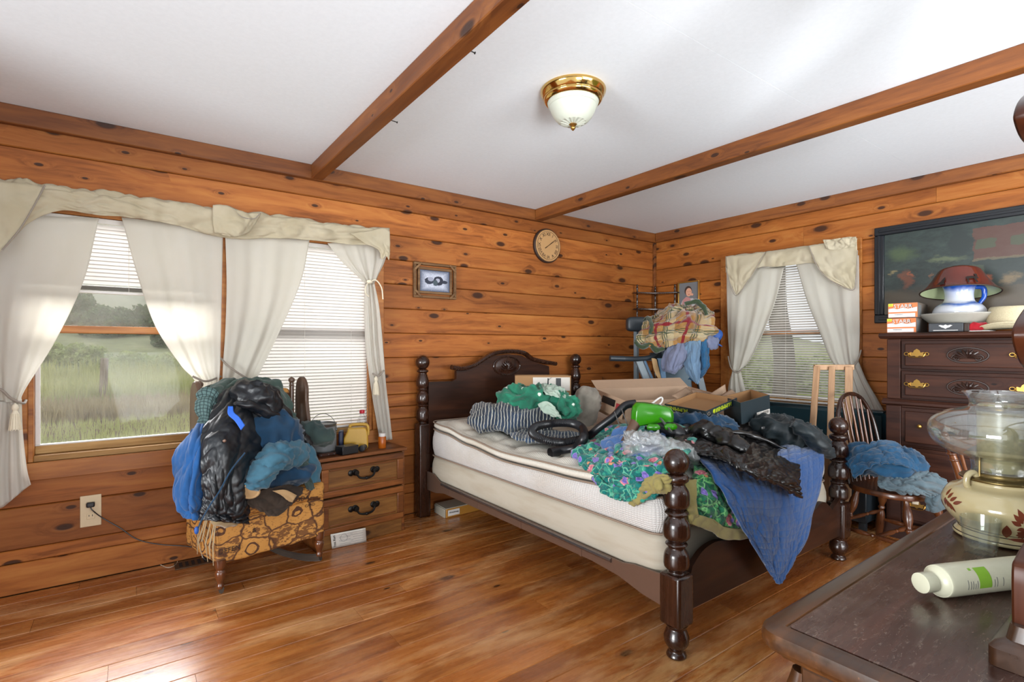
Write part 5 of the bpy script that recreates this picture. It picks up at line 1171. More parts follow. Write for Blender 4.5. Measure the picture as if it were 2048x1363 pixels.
tpl.col(c_); tpl.set(Roughness=0.95, Sheen_Weight=0.5, Specular_IOR_Level=0.1); tpl.bump(tpl.noise(tpl.tc(), 120, 3), 0.4, 0.004); M['plaid'] = tpl.m
tps = NT('checked_shirt'); su = sep(tps, tps.tc('UV')); c_ = tps.mix(0.0, '526a68', '526a68')
for ax in (0, 1): c_ = tps.mix(tps.math('MULTIPLY', stripe(tps, su[ax], 0.016, 0.004, 5.0), 0.75), c_, '1c2b2e')
tps.col(c_); tps.set(Roughness=0.9); M['check'] = tps.m

def limb(name, pts, r, mat, parent=None, amp=0.006, f=14, seed=0, flat=(1, 0.75), n=28, seg=8):
    bm = B(); a_tube(bm, crv(pts, seg), r, n, flat=flat)
    bm.normal_update()
    for v in bm.verts: v.co += v.normal * wrinkle(v.co, amp, f, seed, (1, 1, 1.6))
    return obj(name, bm, mat, parent, smooth=70)

# ---------------------------------------------------------------- upholstered rocker
CR = math.radians(12.8)
rk = thing('rocking_chair', 'wing rocker in brown printed upholstery, buried under clothes below the double window', 'chair', (0.615, 2.99, 0), CR)
tu = NT('printed_label_upholstery'); v_ = tu.tc(); c_ = tu.ramp(tu.noise(v_, 3, 3), [(0.3, 'a5702f'), (0.7, 'c08a44')])
sc_v = tu.mapping(v_, (7.5, 7.5, 9.5)); wn = tu.n('TexNoise'); wn.inputs['Scale'].default_value = 2.0; tu.l(sc_v, wn.inputs['Vector'])
wa = tu.n('VectorMath', operation='MULTIPLY_ADD'); tu.l(wn.outputs['Color'], wa.inputs[0]); wa.inputs[1].default_value = (0.35, 0.35, 0.35); tu.l(sc_v, wa.inputs[2])
vd = tu.vor(wa.outputs[0], 1.0, 'DISTANCE_TO_EDGE', 0.6); vf = tu.vor(wa.outputs[0], 1.0, 'F1', 0.6); vs_ = tu.n('SeparateColor'); tu.l(vf.outputs['Color'], vs_.inputs[0])
c_ = tu.mix(tu.ramp(vd.outputs['Distance'], [(0.02, 1.0), (0.05, 0.0)]), c_, '4c2b12')
rg = tu.math('MULTIPLY', tu.math('LESS_THAN', vs_.outputs[0], 0.5), tu.math('LESS_THAN', tu.math('ABSOLUTE', tu.math('SUBTRACT', vf.outputs['Distance'], 0.27)), 0.04))
c_ = tu.mix(rg, c_, '4a2a14')
bx_ = tu.math('MULTIPLY', tu.math('GREATER_THAN', vs_.outputs[0], 0.62), tu.math('GREATER_THAN', tu.noise(tu.mapping(v_, (25, 25, 60)), 1.2, 2), 0.52))
c_ = tu.mix(tu.math('MULTIPLY', bx_, 0.85), c_, '5c3517')
c_ = tu.mix(tu.math('MULTIPLY', tu.math('GREATER_THAN', tu.noise(tu.mapping(v_, (50, 50, 130)), 1, 2), 0.60), 0.5), c_, '6b401e')
tu.col(c_); tu.set(Roughness=0.75); tu.bump(tu.noise(v_, 20, 3), 0.2, 0.01); M['uph'] = tu.m
def loc_soft(name, x0, x1, y0, y1, z0, z1, mat, r=0.03, amp=0.004):
    bm = B(); a_bb(bm, x0, x1, y0, y1, z0, z1); bmesh.ops.bevel(bm, geom=list(bm.edges), offset=r, segments=4, affect='EDGES', profile=0.6)
    bmesh.ops.subdivide_edges(bm, edges=[e for e in bm.edges if e.calc_length() > 0.1], cuts=8, use_grid_fill=True); bm.normal_update()
    for v in bm.verts: v.co += v.normal * wrinkle(v.co, amp, 8, 3)
    return obj(name, bm, mat, rk, False, 60)
loc_soft('seat_skirt', -0.285, 0.285, -0.02, 0.42, 0.165, 0.385, M['uph'], 0.02)
loc_soft('seat_cushion', -0.29, 0.29, -0.035, 0.38, 0.375, 0.475, M['uph'], 0.04, 0.006)
loc_soft('back_cushion', -0.20, 0.26, 0.34, 0.42, 0.46, 0.99, M['uph'], 0.03)
M['stuffing'] = cloth('white_stuffing', '8f7c5c', '6f5c40', 0.95, 300, 0.3)
bm = B()
for k in (0, 1, 4, 7, 8, 12):
    a_tube(bm, [(-0.292, -0.02 + 0.016 * k, 0.37), (-0.305 - 0.01 * (k % 3), -0.025 + 0.017 * k, 0.27), (-0.305 - 0.008 * (k % 2), -0.03 + 0.018 * k, 0.18 + 0.03 * (k % 4))], [0.006, 0.007, 0.003], 5, flat=(1, 0.4))
tag(obj('frayed_fringe', bm, M['stuffing'], rk, False), None, None, None, 'stuff')
M['stuffing_'] = cloth('white_stuffing_', 'd5c3a2', 'b59c76', 0.95, 300, 0.3)
blob('torn_stuffing', rootmat(rk) @ Vector((-0.255, -0.035, 0.385)), (0.07, 0.03, 0.028), M['stuffing'], rk, (0, 0.35, CR), 0.9, 0.006, 20, 3, n=24)
for x, yy in ((-0.262, 0.0), (0.262, 0.0), (-0.14, 0.36), (0.17, 0.36)):
    bm = B()
    a_lathe(bm, smoothprof([(0.013, 0.045), (0.017, 0.06), (0.014, 0.075), (0.022, 0.10), (0.025, 0.125), (0.018, 0.14), (0.024, 0.15), (0.027, 0.19)], 4), (x, yy, 0), 18); obj('leg', bm, M['honey'], rk, False)
for s in (-1, 1):
    xr = -0.14 if s < 0 else 0.17; bm = B(); pts = [(s * 0.262 + (xr - s * 0.262) * (k / 20) * 1.3, -0.012 + 0.47 * k / 20, 0.013 + 0.28 * (k / 20 - 0.5) ** 2 * 0.45) for k in range(21)]; a_tube(bm, pts, 0.021, 8, flat=(0.6, 1)); obj('rocker', bm, M['brownc'], rk, False)
M['wingw'] = wood('wing_wood', '3a2416', '5e4636', '7a6456', 'z', 0, 0.35, vary=0, coat=0.3, bump=0.05)
for s, xx in ((-1, -0.262), (1, 0.328)):
    prof = [(q.x, q.y) for q in crv([Vector(p) for p in ((0.385, 0.42, 0), (0.30, 0.45, 0), (0.22, 0.62, 0), (0.24, 0.78, 0), (0.265, 0.90, 0), (0.27, 1.0, 0), (0.315, 1.055, 0), (0.37, 1.04, 0), (0.395, 0.96, 0), (0.40, 0.7, 0))], 4, True)]
    bm = B(); a_prism(bm, prof, 'x', xx - 0.013, xx + 0.013); bev(obj('wing', bm, M['wingw'], rk, False, 30), 0.006)
    bm = B(); xf_ = xx - s * 0.035; a_lathe(bm, smoothprof([(0.014, 0.46), (0.014, 0.98), (0.009, 0.995), (0.017, 1.003), (0.008, 1.012), (0.019, 1.03), (0.017, 1.045), (0.001, 1.056)], 4), (xf_, 0.395, 0), 16); obj('back_post', bm, M['wingw'], rk, False)
boxo('back_rail', M['wingw'], rk, -0.23, 0.295, 0.425, 0.445, 0.88, 0.96, 0.006, False)
for (u_, v_, s_, sz) in ((448, 1090, 'DEFEN', 0.035), (600, 1006, 'SODA', 0.036), (622, 1019, 'CARD', 0.022), (500, 1060, '&', 0.035)):
    t_ = {1090: -0.23, 1006: 0.13, 1019: 0.19, 1060: -0.11}[v_]; zz = {1090: 0.235, 1006: 0.41, 1019: 0.36, 1060: 0.30}[v_]
    o3 = rootmat(rk) @ Vector((t_, -0.0295 if zz < 0.375 else -0.046, zz)); text('printed_word', s_, sz, o3, (math.cos(CR), math.sin(CR), 0), (0, 0, 1), M['bark2'], rk)

def C(u, v, k): return P(u, v, d=2.50 + (u - 432) * 0.0020 + 0.38 * k)
def crows(rows): return [[C(*p) for p in r] for r in rows]
G1 = 'clothes heaped on the rocking chair'
def garment(o, label, cat='clothing', g=G1): return tag(o, label, cat, g)
garment(blob('blue_jeans', C(500, 885, 0.42) , (0.27, 0.13, 0.20), M['denimd'], None, (0, 0, -0.4), 0.9, 0.03, 6, 4, n=60), 'dark blue jeans wadded in the middle of the clothes heap')
garment(sheet('olive_jacket', crows([[(398, 790, 0.95), (428, 764, 1.0), (470, 756, 1.0), (515, 755, 1.0), (556, 760, 1.0), (575, 790, 0.95)], [(400, 806, 0.72), (432, 782, 0.70), (472, 776, 0.72), (520, 776, 0.75), (560, 790, 0.78), (585, 815, 0.8)], [(412, 830, 0.55), (440, 815, 0.5), (480, 810, 0.5), (525, 815, 0.55), (565, 825, 0.6), (592, 840, 0.65)], [(425, 860, 0.5), (450, 850, 0.45), (490, 850, 0.42), (530, 850, 0.45), (570, 860, 0.5), (598, 866, 0.55)]]), M['olive'], None, 60, 40, 0.02, 7, 3, thick=0.006), 'grey-green jacket draped over the top of the chair back')
garment(sheet('checked_shirt', crows([[(398, 782, 0.8), (412, 776, 0.72), (428, 780, 0.66), (440, 795, 0.62)], [(392, 805, 0.70), (406, 800, 0.62), (420, 802, 0.55), (430, 812, 0.52)], [(396, 835, 0.62), (406, 832, 0.55), (416, 834, 0.48), (424, 840, 0.44)], [(396, 862, 0.56), (404, 862, 0.50), (412, 862, 0.44), (418, 866, 0.4)]]), M['check'], None, 36, 36, 0.012, 9, 5), 'grey checked shirt under the jackets beside the wing of the chair')
bj = thing('black_jacket', 'black nylon jacket with hood, biggest garment on the clothes heap', 'clothing', C(470, 1000, 0), 0, G1)
sheet('body', crows([[(440, 785, 0.62), (475, 765, 0.62), (512, 760, 0.62), (548, 772, 0.66), (566, 800, 0.66)], [(425, 820, 0.36), (462, 810, 0.26), (502, 812, 0.22), (545, 825, 0.34), (585, 850, 0.48)], [(402, 868, 0.12), (442, 858, -0.02), (485, 862, -0.02), (530, 880, 0.10), (572, 895, 0.24)], [(403, 915, -0.02), (435, 905, -0.14), (472, 908, -0.16), (505, 920, -0.08), (535, 930, 0.03)], [(402, 965, -0.08), (430, 965, -0.20), (458, 968, -0.22), (485, 972, -0.18), (504, 978, -0.08)], [(404, 1005, -0.05), (428, 1018, -0.18), (452, 1024, -0.2), (478, 1026, -0.18), (500, 1026, -0.08)], [(395, 1040, -0.0), (425, 1040, -0.16), (450, 1044, -0.18), (475, 1046, -0.18), (494, 1046, -0.08)]]), M['nylon'], bj, 84, 96, 0.017, 6, 8, (1, 0.8, 1), 0.004)
blob('hood', C(512, 800, 0.36), (0.135, 0.10, 0.10), M['nylon'], bj, (0.2, 0.5, -0.5), 0.95, 0.018, 9, 12, n=64)
limb('sleeve', [C(470, 806, 0.1), C(505, 812, 0.12), C(548, 832, 0.2), C(585, 855, 0.28), C(612, 880, 0.3)], [0.016, 0.034, 0.055, 0.05, 0.032], M['nylon'], bj, 0.010, 14, 3)
limb('cuff', [C(604, 872, 0.26), C(613, 882, 0.26), C(618, 889, 0.26)], [0.030, 0.034, 0.030], M['nylon'], bj, 0.002, 20, 3)
bm = B(); a_tube(bm, crv([C(490, 905, -0.3), C(462, 940, -0.34), C(440, 980, -0.36), C(420, 1010, -0.34), C(403, 1040, -0.22), C(396, 1056, -0.18)], 6), 0.0035, 6); obj('drawstring', bm, M['denimd'], bj)
bm = B(); a_ball(bm, C(393, 1060, -0.18), 0.012, 8, (0.8, 0.8, 1.5)); obj('cord_toggle', bm, M['royal'], bj)
bm = B(); a_ball(bm, C(449, 881, -0.16), 0.008, 8, (1, 0.4, 1)); obj('snap_button', bm, M['rail'], bj)
st = sheet('blue_strap', crows([[(456, 812, 0.06), (466, 812, 0.04)], [(456, 828, 0.02), (468, 824, 0.0)], [(470, 842, -0.04), (479, 834, -0.05)], [(482, 860, -0.10), (490, 850, -0.10)]]), M['strap'], None, 6, 30, 0.0, thick=0.003); tag(st, 'bright blue webbing strap looped over the black jacket', 'strap')
garment(sheet('blue_jeans', crows([[(384, 858, 0.55), (398, 850, 0.45), (412, 852, 0.35), (424, 860, 0.28)], [(358, 895, 0.45), (380, 888, 0.22), (402, 892, 0.1), (424, 900, 0.1)], [(346, 935, 0.42), (366, 935, 0.15), (392, 940, 0.02), (420, 948, 0.05)], [(349, 975, 0.40), (364, 980, 0.12), (386, 985, 0.0), (416, 990, 0.05)], [(362, 1008, 0.36), (370, 1012, 0.12), (388, 1016, 0.02), (410, 1018, 0.08)], [(366, 1030, 0.28), (374, 1034, 0.14), (388, 1037, 0.05), (404, 1038, 0.1)]]), M['jeanb'], None, 56, 60, 0.022, 7, 13, (1, 0.5, 1), 0.008), 'bright blue jeans hanging over the chair side nearest the field window')
dj = garment(limb('faded_jeans', [C(612, 925, 0.35), C(585, 905, 0.12), C(555, 908, -0.02), C(528, 935, -0.12), C(508, 962, -0.16), C(500, 980, -0.18)], [0.05, 0.085, 0.10, 0.075, 0.058, 0.05], M['deniml'], None, 0.020, 9, 6, (1, 0.8), 54, 14), 'faded jeans leg with ragged cuff across the front of the chair')
bm = B(); cpos = C(499, 982, -0.19); a_lathe(bm, [(0.0005, 0.0), (0.036, 0.004), (0.044, 0.008), (0.05, 0.004)], (0, 0, 0), 20)
bm.transform(Matrix.Translation(cpos) @ Euler((1.9, 0.35, 0)).to_matrix().to_4x4() @ Matrix.Diagonal((1, 0.8, 1, 1))); obj('cuff', bm, M['tan'], dj)
garment(limb('denim_shirt', [C(606, 878, 0.28), C(618, 905, 0.18), C(626, 935, 0.08), C(632, 965, 0.0)], [0.035, 0.045, 0.05, 0.03], M['deniml'], None, 0.010, 12, 9, (1, 0.6)), 'washed denim sleeve hanging down beside the nightstand')
garment(sheet('green_work_shirt', crows([[(594, 905, 0.02), (604, 900, 0.0), (614, 912, 0.02)], [(598, 930, -0.02), (609, 928, -0.04), (619, 935, -0.02)], [(604, 955, -0.04), (614, 956, -0.06), (624, 958, -0.04)], [(614, 978, -0.04), (622, 980, -0.05), (630, 976, -0.04)]]), M['oliveb'], None, 20, 40, 0.01, 14, 4), 'narrow olive collar strip folded between the two denim pieces')
garment(blob('olive_coat', C(634, 866, 0.52), (0.11, 0.075, 0.062), M['oliveb'], None, (0, 0.45, -0.4), 0.95, 0.018, 9, 5, n=44), 'dark olive coat bunched toward the paint can')
bp = garment(sheet('brown_jacket', crows([[(482, 985, -0.02), (512, 982, -0.06), (545, 975, -0.06), (575, 968, -0.02), (604, 975, 0.0)], [(488, 1002, -0.08), (515, 1004, -0.13), (545, 998, -0.14), (575, 988, -0.12), (602, 988, -0.06)], [(505, 1012, -0.12), (525, 1020, -0.17), (548, 1018, -0.18), (572, 1005, -0.16), (592, 996, -0.12)], [(530, 1020, -0.14), (540, 1028, -0.18), (553, 1031, -0.19), (568, 1022, -0.18), (582, 1006, -0.15)]]), M['brownc'], None, 44, 36, 0.01, 8, 15, thick=0.006), 'dark brown jacket corner spilling over the seat cushion')
sheet('tan_lining', crows([[(545, 981, -0.19), (570, 979, -0.19), (594, 990, -0.19)], [(560, 988, -0.2), (575, 990, -0.2), (590, 995, -0.2)], [(572, 997, -0.2), (578, 1002, -0.2), (585, 1004, -0.2)]]), M['tan'], bp, 16, 14, 0.003, 9, 2)
garment(blob('work_jeans', C(575, 950, 0.12), (0.15, 0.10, 0.055), M['denimd'], None, (0, -0.15, -0.5), 0.9, 0.02, 9, 22, n=44), 'dark teal trousers pressed flat below the faded jeans leg')

# ---------------------------------------------------------------- things on and by the nightstand
NT_ = 0.5655
M['tin'] = plain('galvanised_tin', '77797a', 0.35, 0.8); M['label'] = plain('dull_grey_label', '6d6f70', 0.6)
cn = thing('paint_can', 'grey metal paint can with a wire bail on the nightstand', 'can', (0.995, 3.40, NT_)); cc = Vector((0.995, 3.40, NT_))
bm = B(); a_lathe(bm, [(0.08, 0.0), (0.083, 0.002), (0.083, 0.006), (0.080, 0.009), (0.080, 0.18), (0.083, 0.184), (0.083, 0.19), (0.078, 0.191), (0.076, 0.184), (0.0005, 0.184)], cc, 36); obj('body', bm, M['tin'], cn)
bm = B(); a_lathe(bm, [(0.0805, 0.02), (0.0808, 0.021), (0.0808, 0.17), (0.0805, 0.171)], cc, 36, cap=False); obj('label', bm, M['label'], cn)
bm = B(); ax = Vector(RT).to_3d() if False else Vector((RT[0], RT[1], 0)); pts = [cc + ax * (0.084 * math.cos(PI * k / 16)) + Vector((0, 0, 0.15 + 0.10 * math.sin(PI * k / 16))) for k in range(17)]; a_tube(bm, pts, 0.0018, 6)
for s in (-1, 1): a_ball(bm, cc + ax * 0.084 * s + Vector((0, 0, 0.15)), 0.008, 6)
obj('wire_bail', bm, M['tin'], cn)
M['jug'] = plain('yellow_plastic', 'b98f2e', 0.35); M['navy'] = plain('navy_plastic', '1d2440', 0.4); M['clear'] = None
def glassm(name, c, rough=0.0, alpha=0.15, ior=1.45, haze=0.03):
    t = NT(name); g_ = t.n('BsdfGlass'); g_.inputs['Color'].default_value = lin(c); g_.inputs['Roughness'].default_value = rough; g_.inputs['IOR'].default_value = ior
    tr = t.n('BsdfTransparent'); tr.inputs[0].default_value = lin(c); mx = t.n('MixShader'); mx.inputs[0].default_value = 1 - alpha
    g_ = t.n('BsdfGlossy'); g_.inputs['Roughness'].default_value = max(rough, 0.03); lw = t.n('LayerWeight'); lw.inputs[0].default_value = 0.35
    df = t.n('BsdfDiffuse'); df.inputs[0].default_value = lin('dfe4e2'); m0 = t.n('MixShader'); m0.inputs[0].default_value = haze; t.l(tr.outputs[0], m0.inputs[1]); t.l(df.outputs[0], m0.inputs[2])
    t.l(t.math('MULTIPLY_ADD', t.math('POWER', lw.outputs['Facing'], 2.0), 0.55, alpha * 0.12), mx.inputs[0]); t.l(m0.outputs[0], mx.inputs[1]); t.l(g_.outputs[0], mx.inputs[2]); t.l(mx.outputs[0], t.out.inputs[0]); return t.m
M['clear'] = glassm('clear_glass', 'fafcfa', 0.0, 0.45)
M['plastic'] = glassm('clear_plastic', 'f8f8f8', 0.12, 1.0, 1.3)
jg = thing('yellow_jug', 'yellow plastic jug with moulded handle and navy end on the nightstand', 'jug', (1.205, 3.40, NT_), -YAW * 0.6)
bm = B(); prof = [(-0.075, 0.0), (0.075, 0.0), (0.082, 0.02), (0.08, 0.10), (0.07, 0.135), (0.055, 0.145), (-0.045, 0.145), (-0.052, 0.12), (-0.072, 0.08)]
a_prism(bm, prof, 'y', -0.04, 0.04)
bj2 = bev(obj('body', bm, M['jug'], jg, False, 40), 0.014, 3)
bm = B(); a_tube(bm, crv([(-0.035, 0, 0.142), (-0.03, 0, 0.158), (0.02, 0, 0.163), (0.07, 0, 0.158), (0.082, 0, 0.13), (0.08, 0, 0.09)], 6), 0.010, 10); obj('handle', bm, M['jug'], jg, False)
boxo('dark_end', M['navy'], jg, -0.105, -0.076, -0.04, 0.04, 0.0, 0.125, 0.008, False)
bt = thing('plastic_bottle', 'clear plastic bottle with red cap behind the yellow jug', 'bottle', (1.27, 3.455, NT_)); c0 = Vector((1.27, 3.455, NT_))
bm = B(); a_lathe(bm, smoothprof([(0.034, 0.0), (0.037, 0.01), (0.036, 0.06), (0.037, 0.15), (0.030, 0.185), (0.014, 0.215), (0.013, 0.23)], 4), c0, 24); obj('body', bm, M['plastic'], bt)
bm = B(); a_lathe(bm, [(0.016, 0.226), (0.017, 0.228), (0.017, 0.246), (0.015, 0.249)], c0, 20); obj('cap', bm, plain('red_cap', 'b3162c', 0.4), bt)
bm = B(); a_lathe(bm, [(0.0375, 0.05), (0.038, 0.052), (0.038, 0.11), (0.0375, 0.112)], c0, 24, cap=False); obj('label', bm, plain('rust_label', '9a4a32', 0.6), bt)
bb = thing('black_box', 'small matte black box at the front of the nightstand', 'box', (1.11, 3.285, NT_), 0.25)
boxo('body', M['black'], bb, -0.058, 0.058, -0.04, 0.04, 0.001, 0.052, 0.003, False); bm = B(); a_lathe(bm, [(0.006, 0), (0.005, 0.002), (0.0005, 0.0025)], (-0.02, 0.0, 0.0525), 10); obj('button', bm, M['tin'], bb, False)
fs = thing('flashlight', 'black and silver flashlight lying on the nightstand', 'flashlight', (1.225, 3.31, NT_ + 0.021), 0)
bm = B(); A_, B_ = Vector((1.20, 3.275, NT_ + 0.0215)), Vector((1.27, 3.375, NT_ + 0.0175)); q = (B_ - A_).to_track_quat('Z', 'Y').to_matrix().to_4x4()
a_lathe(bm, [(0.015, 0.0), (0.020, 0.001), (0.0205, 0.018), (0.019, 0.02)], A_, 20, q); obj('black_head', bm, M['black'], fs)
bm = B(); a_lathe(bm, [(0.0195, 0.02), (0.0205, 0.022), (0.0205, 0.034), (0.0175, 0.04)], A_, 20, q); obj('silver_ring', bm, M['tin'], fs)
bm = B(); a_lathe(bm, [(0.017, 0.040), (0.0165, 0.05), (0.0165, 0.11), (0.015, 0.125)], A_, 20, q); obj('barrel', bm, plain('dark_grey_barrel', '33363a', 0.5), fs)
pb = thing('pill_bottle', 'amber pill bottle with white cap near the nightstand corner', 'bottle', (1.36, 3.325, NT_)); c0 = Vector((1.36, 3.325, NT_))
tam = NT('amber_plastic'); tam.col('c8691a'); tam.set(Roughness=0.25, Transmission_Weight=0.4); M['amber'] = tam.m
bm = B(); a_lathe(bm, [(0.024, 0.0), (0.026, 0.003), (0.026, 0.072), (0.021, 0.080)], c0, 24); obj('body', bm, M['amber'], pb)
bm = B(); a_lathe(bm, [(0.022, 0.0785), (0.0225, 0.08), (0.0225, 0.097), (0.020, 0.099)], c0, 24); obj('cap', bm, M['vinyl'], pb)
rm = thing('pocket_tool', 'folded dark pocket tool with rivets at the nightstand edge', 'tool', (0.985, 3.27, NT_), 0.1)
boxo('handle', M['chestw'], rm, -0.06, 0.05, -0.012, 0.012, 0.003, 0.022, 0.006, False)
for xx in (-0.045, 0.0, 0.035):
    bm = B(); a_ball(bm, (xx, -0.012, 0.013), 0.004, 6); obj('rivet', bm, M['tin'], rm, False)
# leaflet leaning on the plinth
M['paper'] = plain('printed_paper', 'cfc9c0', 0.8)
A_, B_, C_, D_2 = P(664, 1097, z=0.002), P(733, 1083, z=0.002), P(729, 1053, y=3.26), P(661, 1068, y=3.19)
lf = thing('leaflet', 'white instruction leaflet propped against the nightstand plinth', 'leaflet', A_)
up_ = (D_2 - A_); rt_ = (B_ - A_)
sheet('paper_sheet', [[A_, A_ + rt_ * 0.5, B_], [A_ + up_ * 0.5, A_ + up_ * 0.5 + rt_ * 0.5, B_ + up_ * 0.5], [D_2, D_2 + rt_ * 0.5, B_ + up_]], M['paper'], lf, 6, 6, 0, thick=0.0012)
nrm = rt_.cross(up_).normalized(); nrm = -nrm if nrm.y > 0 else nrm
def onleaf(a, b): return A_ + rt_ * a + up_ * b + nrm * 0.0016
text('heading', 'First Alert', 0.022, onleaf(0.09, 0.5), up_, -rt_, M['ink'], lf)
bm = B()
for k in range(11): a_tube(bm, [onleaf(0.22 if k % 3 else 0.62, 0.08 + 0.08 * k), onleaf(0.55 if k % 2 else 0.92, 0.08 + 0.08 * k)], 0.0007, 4)
a_tube(bm, [onleaf(0.36 + 0.10 * math.cos(k * PI / 12), 0.62 + 0.24 * math.sin(k * PI / 12)) for k in range(24)], 0.0009, 4, True)
tag(obj('printed_lines', bm, M['label'], lf), None, None, None, 'stuff')
# flooring box under the bed
ub = thing('flooring_box', 'plastic-wrapped tan and yellow carton pushed under the bed corner', 'box', P(893, 1036, z=0))
K_ = P(893, 1036, z=0); r1 = Vector((0.62, -0.12, 0)).normalized(); r1 = Vector((0.35, 0.90, 0)).normalized() if False else Vector((0.93, -0.10, 0)).normalized(); l1 = (P(862, 1018, z=0) - K_); l1.z = 0
M['carton'] = plain('yellow_tan_carton', 'a9752c', 0.5); M['wrap'] = plain('cloudy_shrink_wrap', 'a39c8e', 0.25)
e1 = (P(1010, 1008, z=0) - K_); e1.z = 0; e1 = e1.normalized() * 0.62; e2 = l1.normalized() * 0.17
def pbox(name, O, a, b, c, mat, par, bw=0.003):
    bm = B(); vs = [bm.verts.new(O + a * i + b * j + c * k) for i in (0, 1) for j in (0, 1) for k in (0, 1)]
    for f in ((0, 1, 3, 2), (4, 6, 7, 5), (0, 4, 5, 1), (2, 3, 7, 6), (0, 2, 6, 4), (1, 5, 7, 3)): bm.faces.new([vs[i] for i in f])
    bmesh.ops.recalc_face_normals(bm, faces=bm.faces); o = obj(name, bm, mat, par, smooth=30)
    return bev(o, bw) if bw else o
pbox('carton', K_ + Vector((0, 0, 0.001)), e1, e2, Vector((0, 0, 0.062)), M['carton'], ub)
pbox('wrap', K_ + Vector((0, 0, 0.0635)) - e1 * 0.01, e1 * 1.0, e2 * 1.03, Vector((0, 0, 0.006)), M['wrap'], ub, 0.002)
pbox('end_wrap', K_ + e2 * 0.05 - e1.normalized() * 0.012 + Vector((0, 0, 0.001)), e1.normalized() * 0.011, e2 * 0.98, Vector((0, 0, 0.062)), M['wrap'], ub, 0.002)
nf = -e2.normalized(); pbox('label', K_ + nf * 0.0016 + e1 * 0.02 + Vector((0, 0, 0.012)), e1 * 0.16, -nf * 0.0012, Vector((0, 0, 0.042)), M['vinyl'], ub, 0)
text('label_word', 'Armstrong', 0.018, K_ + nf * 0.0024 + e1 * 0.10 + Vector((0, 0, 0.036)), e1, (0, 0, 1), M['ink'], ub)
# ---------------------------------------------------------------- piled on the bed
def Z(u, v, z): return P(u, v, z=z)
def pillow_shape(p, d):
    # pinch the corners like a pillow
    k = 1 - 0.45 * (abs(d.x) ** 4) * 1.0 - 0.35 * (abs(d.y) ** 4)
    return Vector((p.x, p.y, p.z * max(0.12, k)))
sp1 = blob('striped_pillow', P(1025, 833, d=3.50), (0.31, 0.19, 0.095), M['pin'], None, (0.05, 0.0, -YAW - 0.05), 0.66, 0.034, 4.5, 3, n=90, shape=pillow_shape)
tag(sp1, 'plump navy pinstriped pillow on the bare mattress near the headboard', 'pillow')
sp2 = blob('striped_pillowcase', P(1102, 873, d=3.26), (0.26, 0.19, 0.022), M['pin'], None, (0.0, 0.05, -YAW - 0.1), 0.7, 0.015, 7, 6, n=60)
tag(sp2, 'flat navy pinstriped cloth lying inside the loop of the black hose', 'pillowcase')
gc = thing('green_cloth', 'rumpled green cotton cloth with white stars on the striped pillow', 'cloth', P(1080, 800, d=3.5))
blob('bundle', P(1066, 796, d=3.52), (0.23, 0.14, 0.088), M['green'], gc, (0, 0.05, -YAW), 0.95, 0.042, 8, 8, n=100)
blob('bundle_end', P(1128, 812, d=3.40), (0.10, 0.10, 0.085), M['green'], gc, (0, 0.6, -YAW), 0.95, 0.035, 10, 11, n=60)
sheet('pale_lining', [[P(a, b, d=c) for a, b, c in r_] for r_ in ([(1082, 768, 3.52), (1105, 768, 3.5), (1128, 776, 3.45)], [(1085, 780, 3.42), (1108, 782, 3.38), (1132, 790, 3.36)], [(1092, 788, 3.37), (1112, 792, 3.34), (1130, 800, 3.33)])], M['paleg'], gc, 30, 24, 0.012, 14, 3)
sheet('pale_lining', [[P(a, b, d=c) for a, b, c in r_] for r_ in ([(1076, 808, 3.35), (1092, 803, 3.33), (1108, 812, 3.31)], [(1086, 822, 3.32), (1102, 818, 3.29), (1118, 826, 3.28)], [(1108, 834, 3.28), (1116, 833, 3.26), (1124, 836, 3.26)])], M['paleg'], gc, 26, 24, 0.010, 14, 5)
gp = blob('grey_cushion', P(1172, 812, d=3.62), (0.095, 0.09, 0.135), M['greyc'], None, (0, 0.25, -YAW), 0.8, 0.014, 8, 5, n=50)
tag(gp, 'stained grey cushion standing between the green cloth and the long carton', 'cushion')
M['card'] = plain('cardboard', '967049', 0.8, bump=0.05, bs=30); M['cardl'] = plain('pale_cardboard', 'ae9279', 0.8, bump=0.05, bs=30); M['cardd'] = plain('cardboard_inside', '855f3e', 0.85)
cb = thing('cardboard_box', 'brown carton with black printing in front of the headboard', 'box', P(1085, 800, d=3.92)); O_ = P(1030, 751, d=3.90); rr_ = Vector((RT[0], RT[1], 0)) * 0.42; dn = Vector((0, 0, -0.30)); bk = Vector((FW[0], FW[1], 0)) * 0.14
for nm, a in (('front_panel', (O_, rr_, dn, bk.normalized() * 0.004)), ('back_panel', (O_ + bk, rr_, dn, bk.normalized() * 0.004)), ('side_panel', (O_ + bk.normalized() * 0.0045, rr_.normalized() * 0.004, dn, bk * 0.95)), ('side_panel', (O_ + rr_ + bk.normalized() * 0.0045, rr_.normalized() * -0.004, dn, bk * 0.95)), ('bottom_panel', (O_ + dn, rr_, bk, Vector((0, 0, -0.004))))):
    pbox(nm, *a, M['card'], cb, 0)
pbox('white_liner', O_ + rr_ * 0.32 - bk.normalized() * 0.002 + Vector((0, 0, -0.012)), rr_ * 0.66, Vector((0, 0, -0.1)), bk.normalized() * -0.002, M['paper'], cb, 0)
for s0, s1 in ((0.58, 0.60), (0.73, 0.82)): pbox('black_print', O_ + rr_ * s0 - bk.normalized() * 0.0045 + Vector((0, 0, -0.018)), rr_ * (s1 - s0), Vector((0, 0, -0.08)), bk.normalized() * -0.001, M['black'], cb, 0)
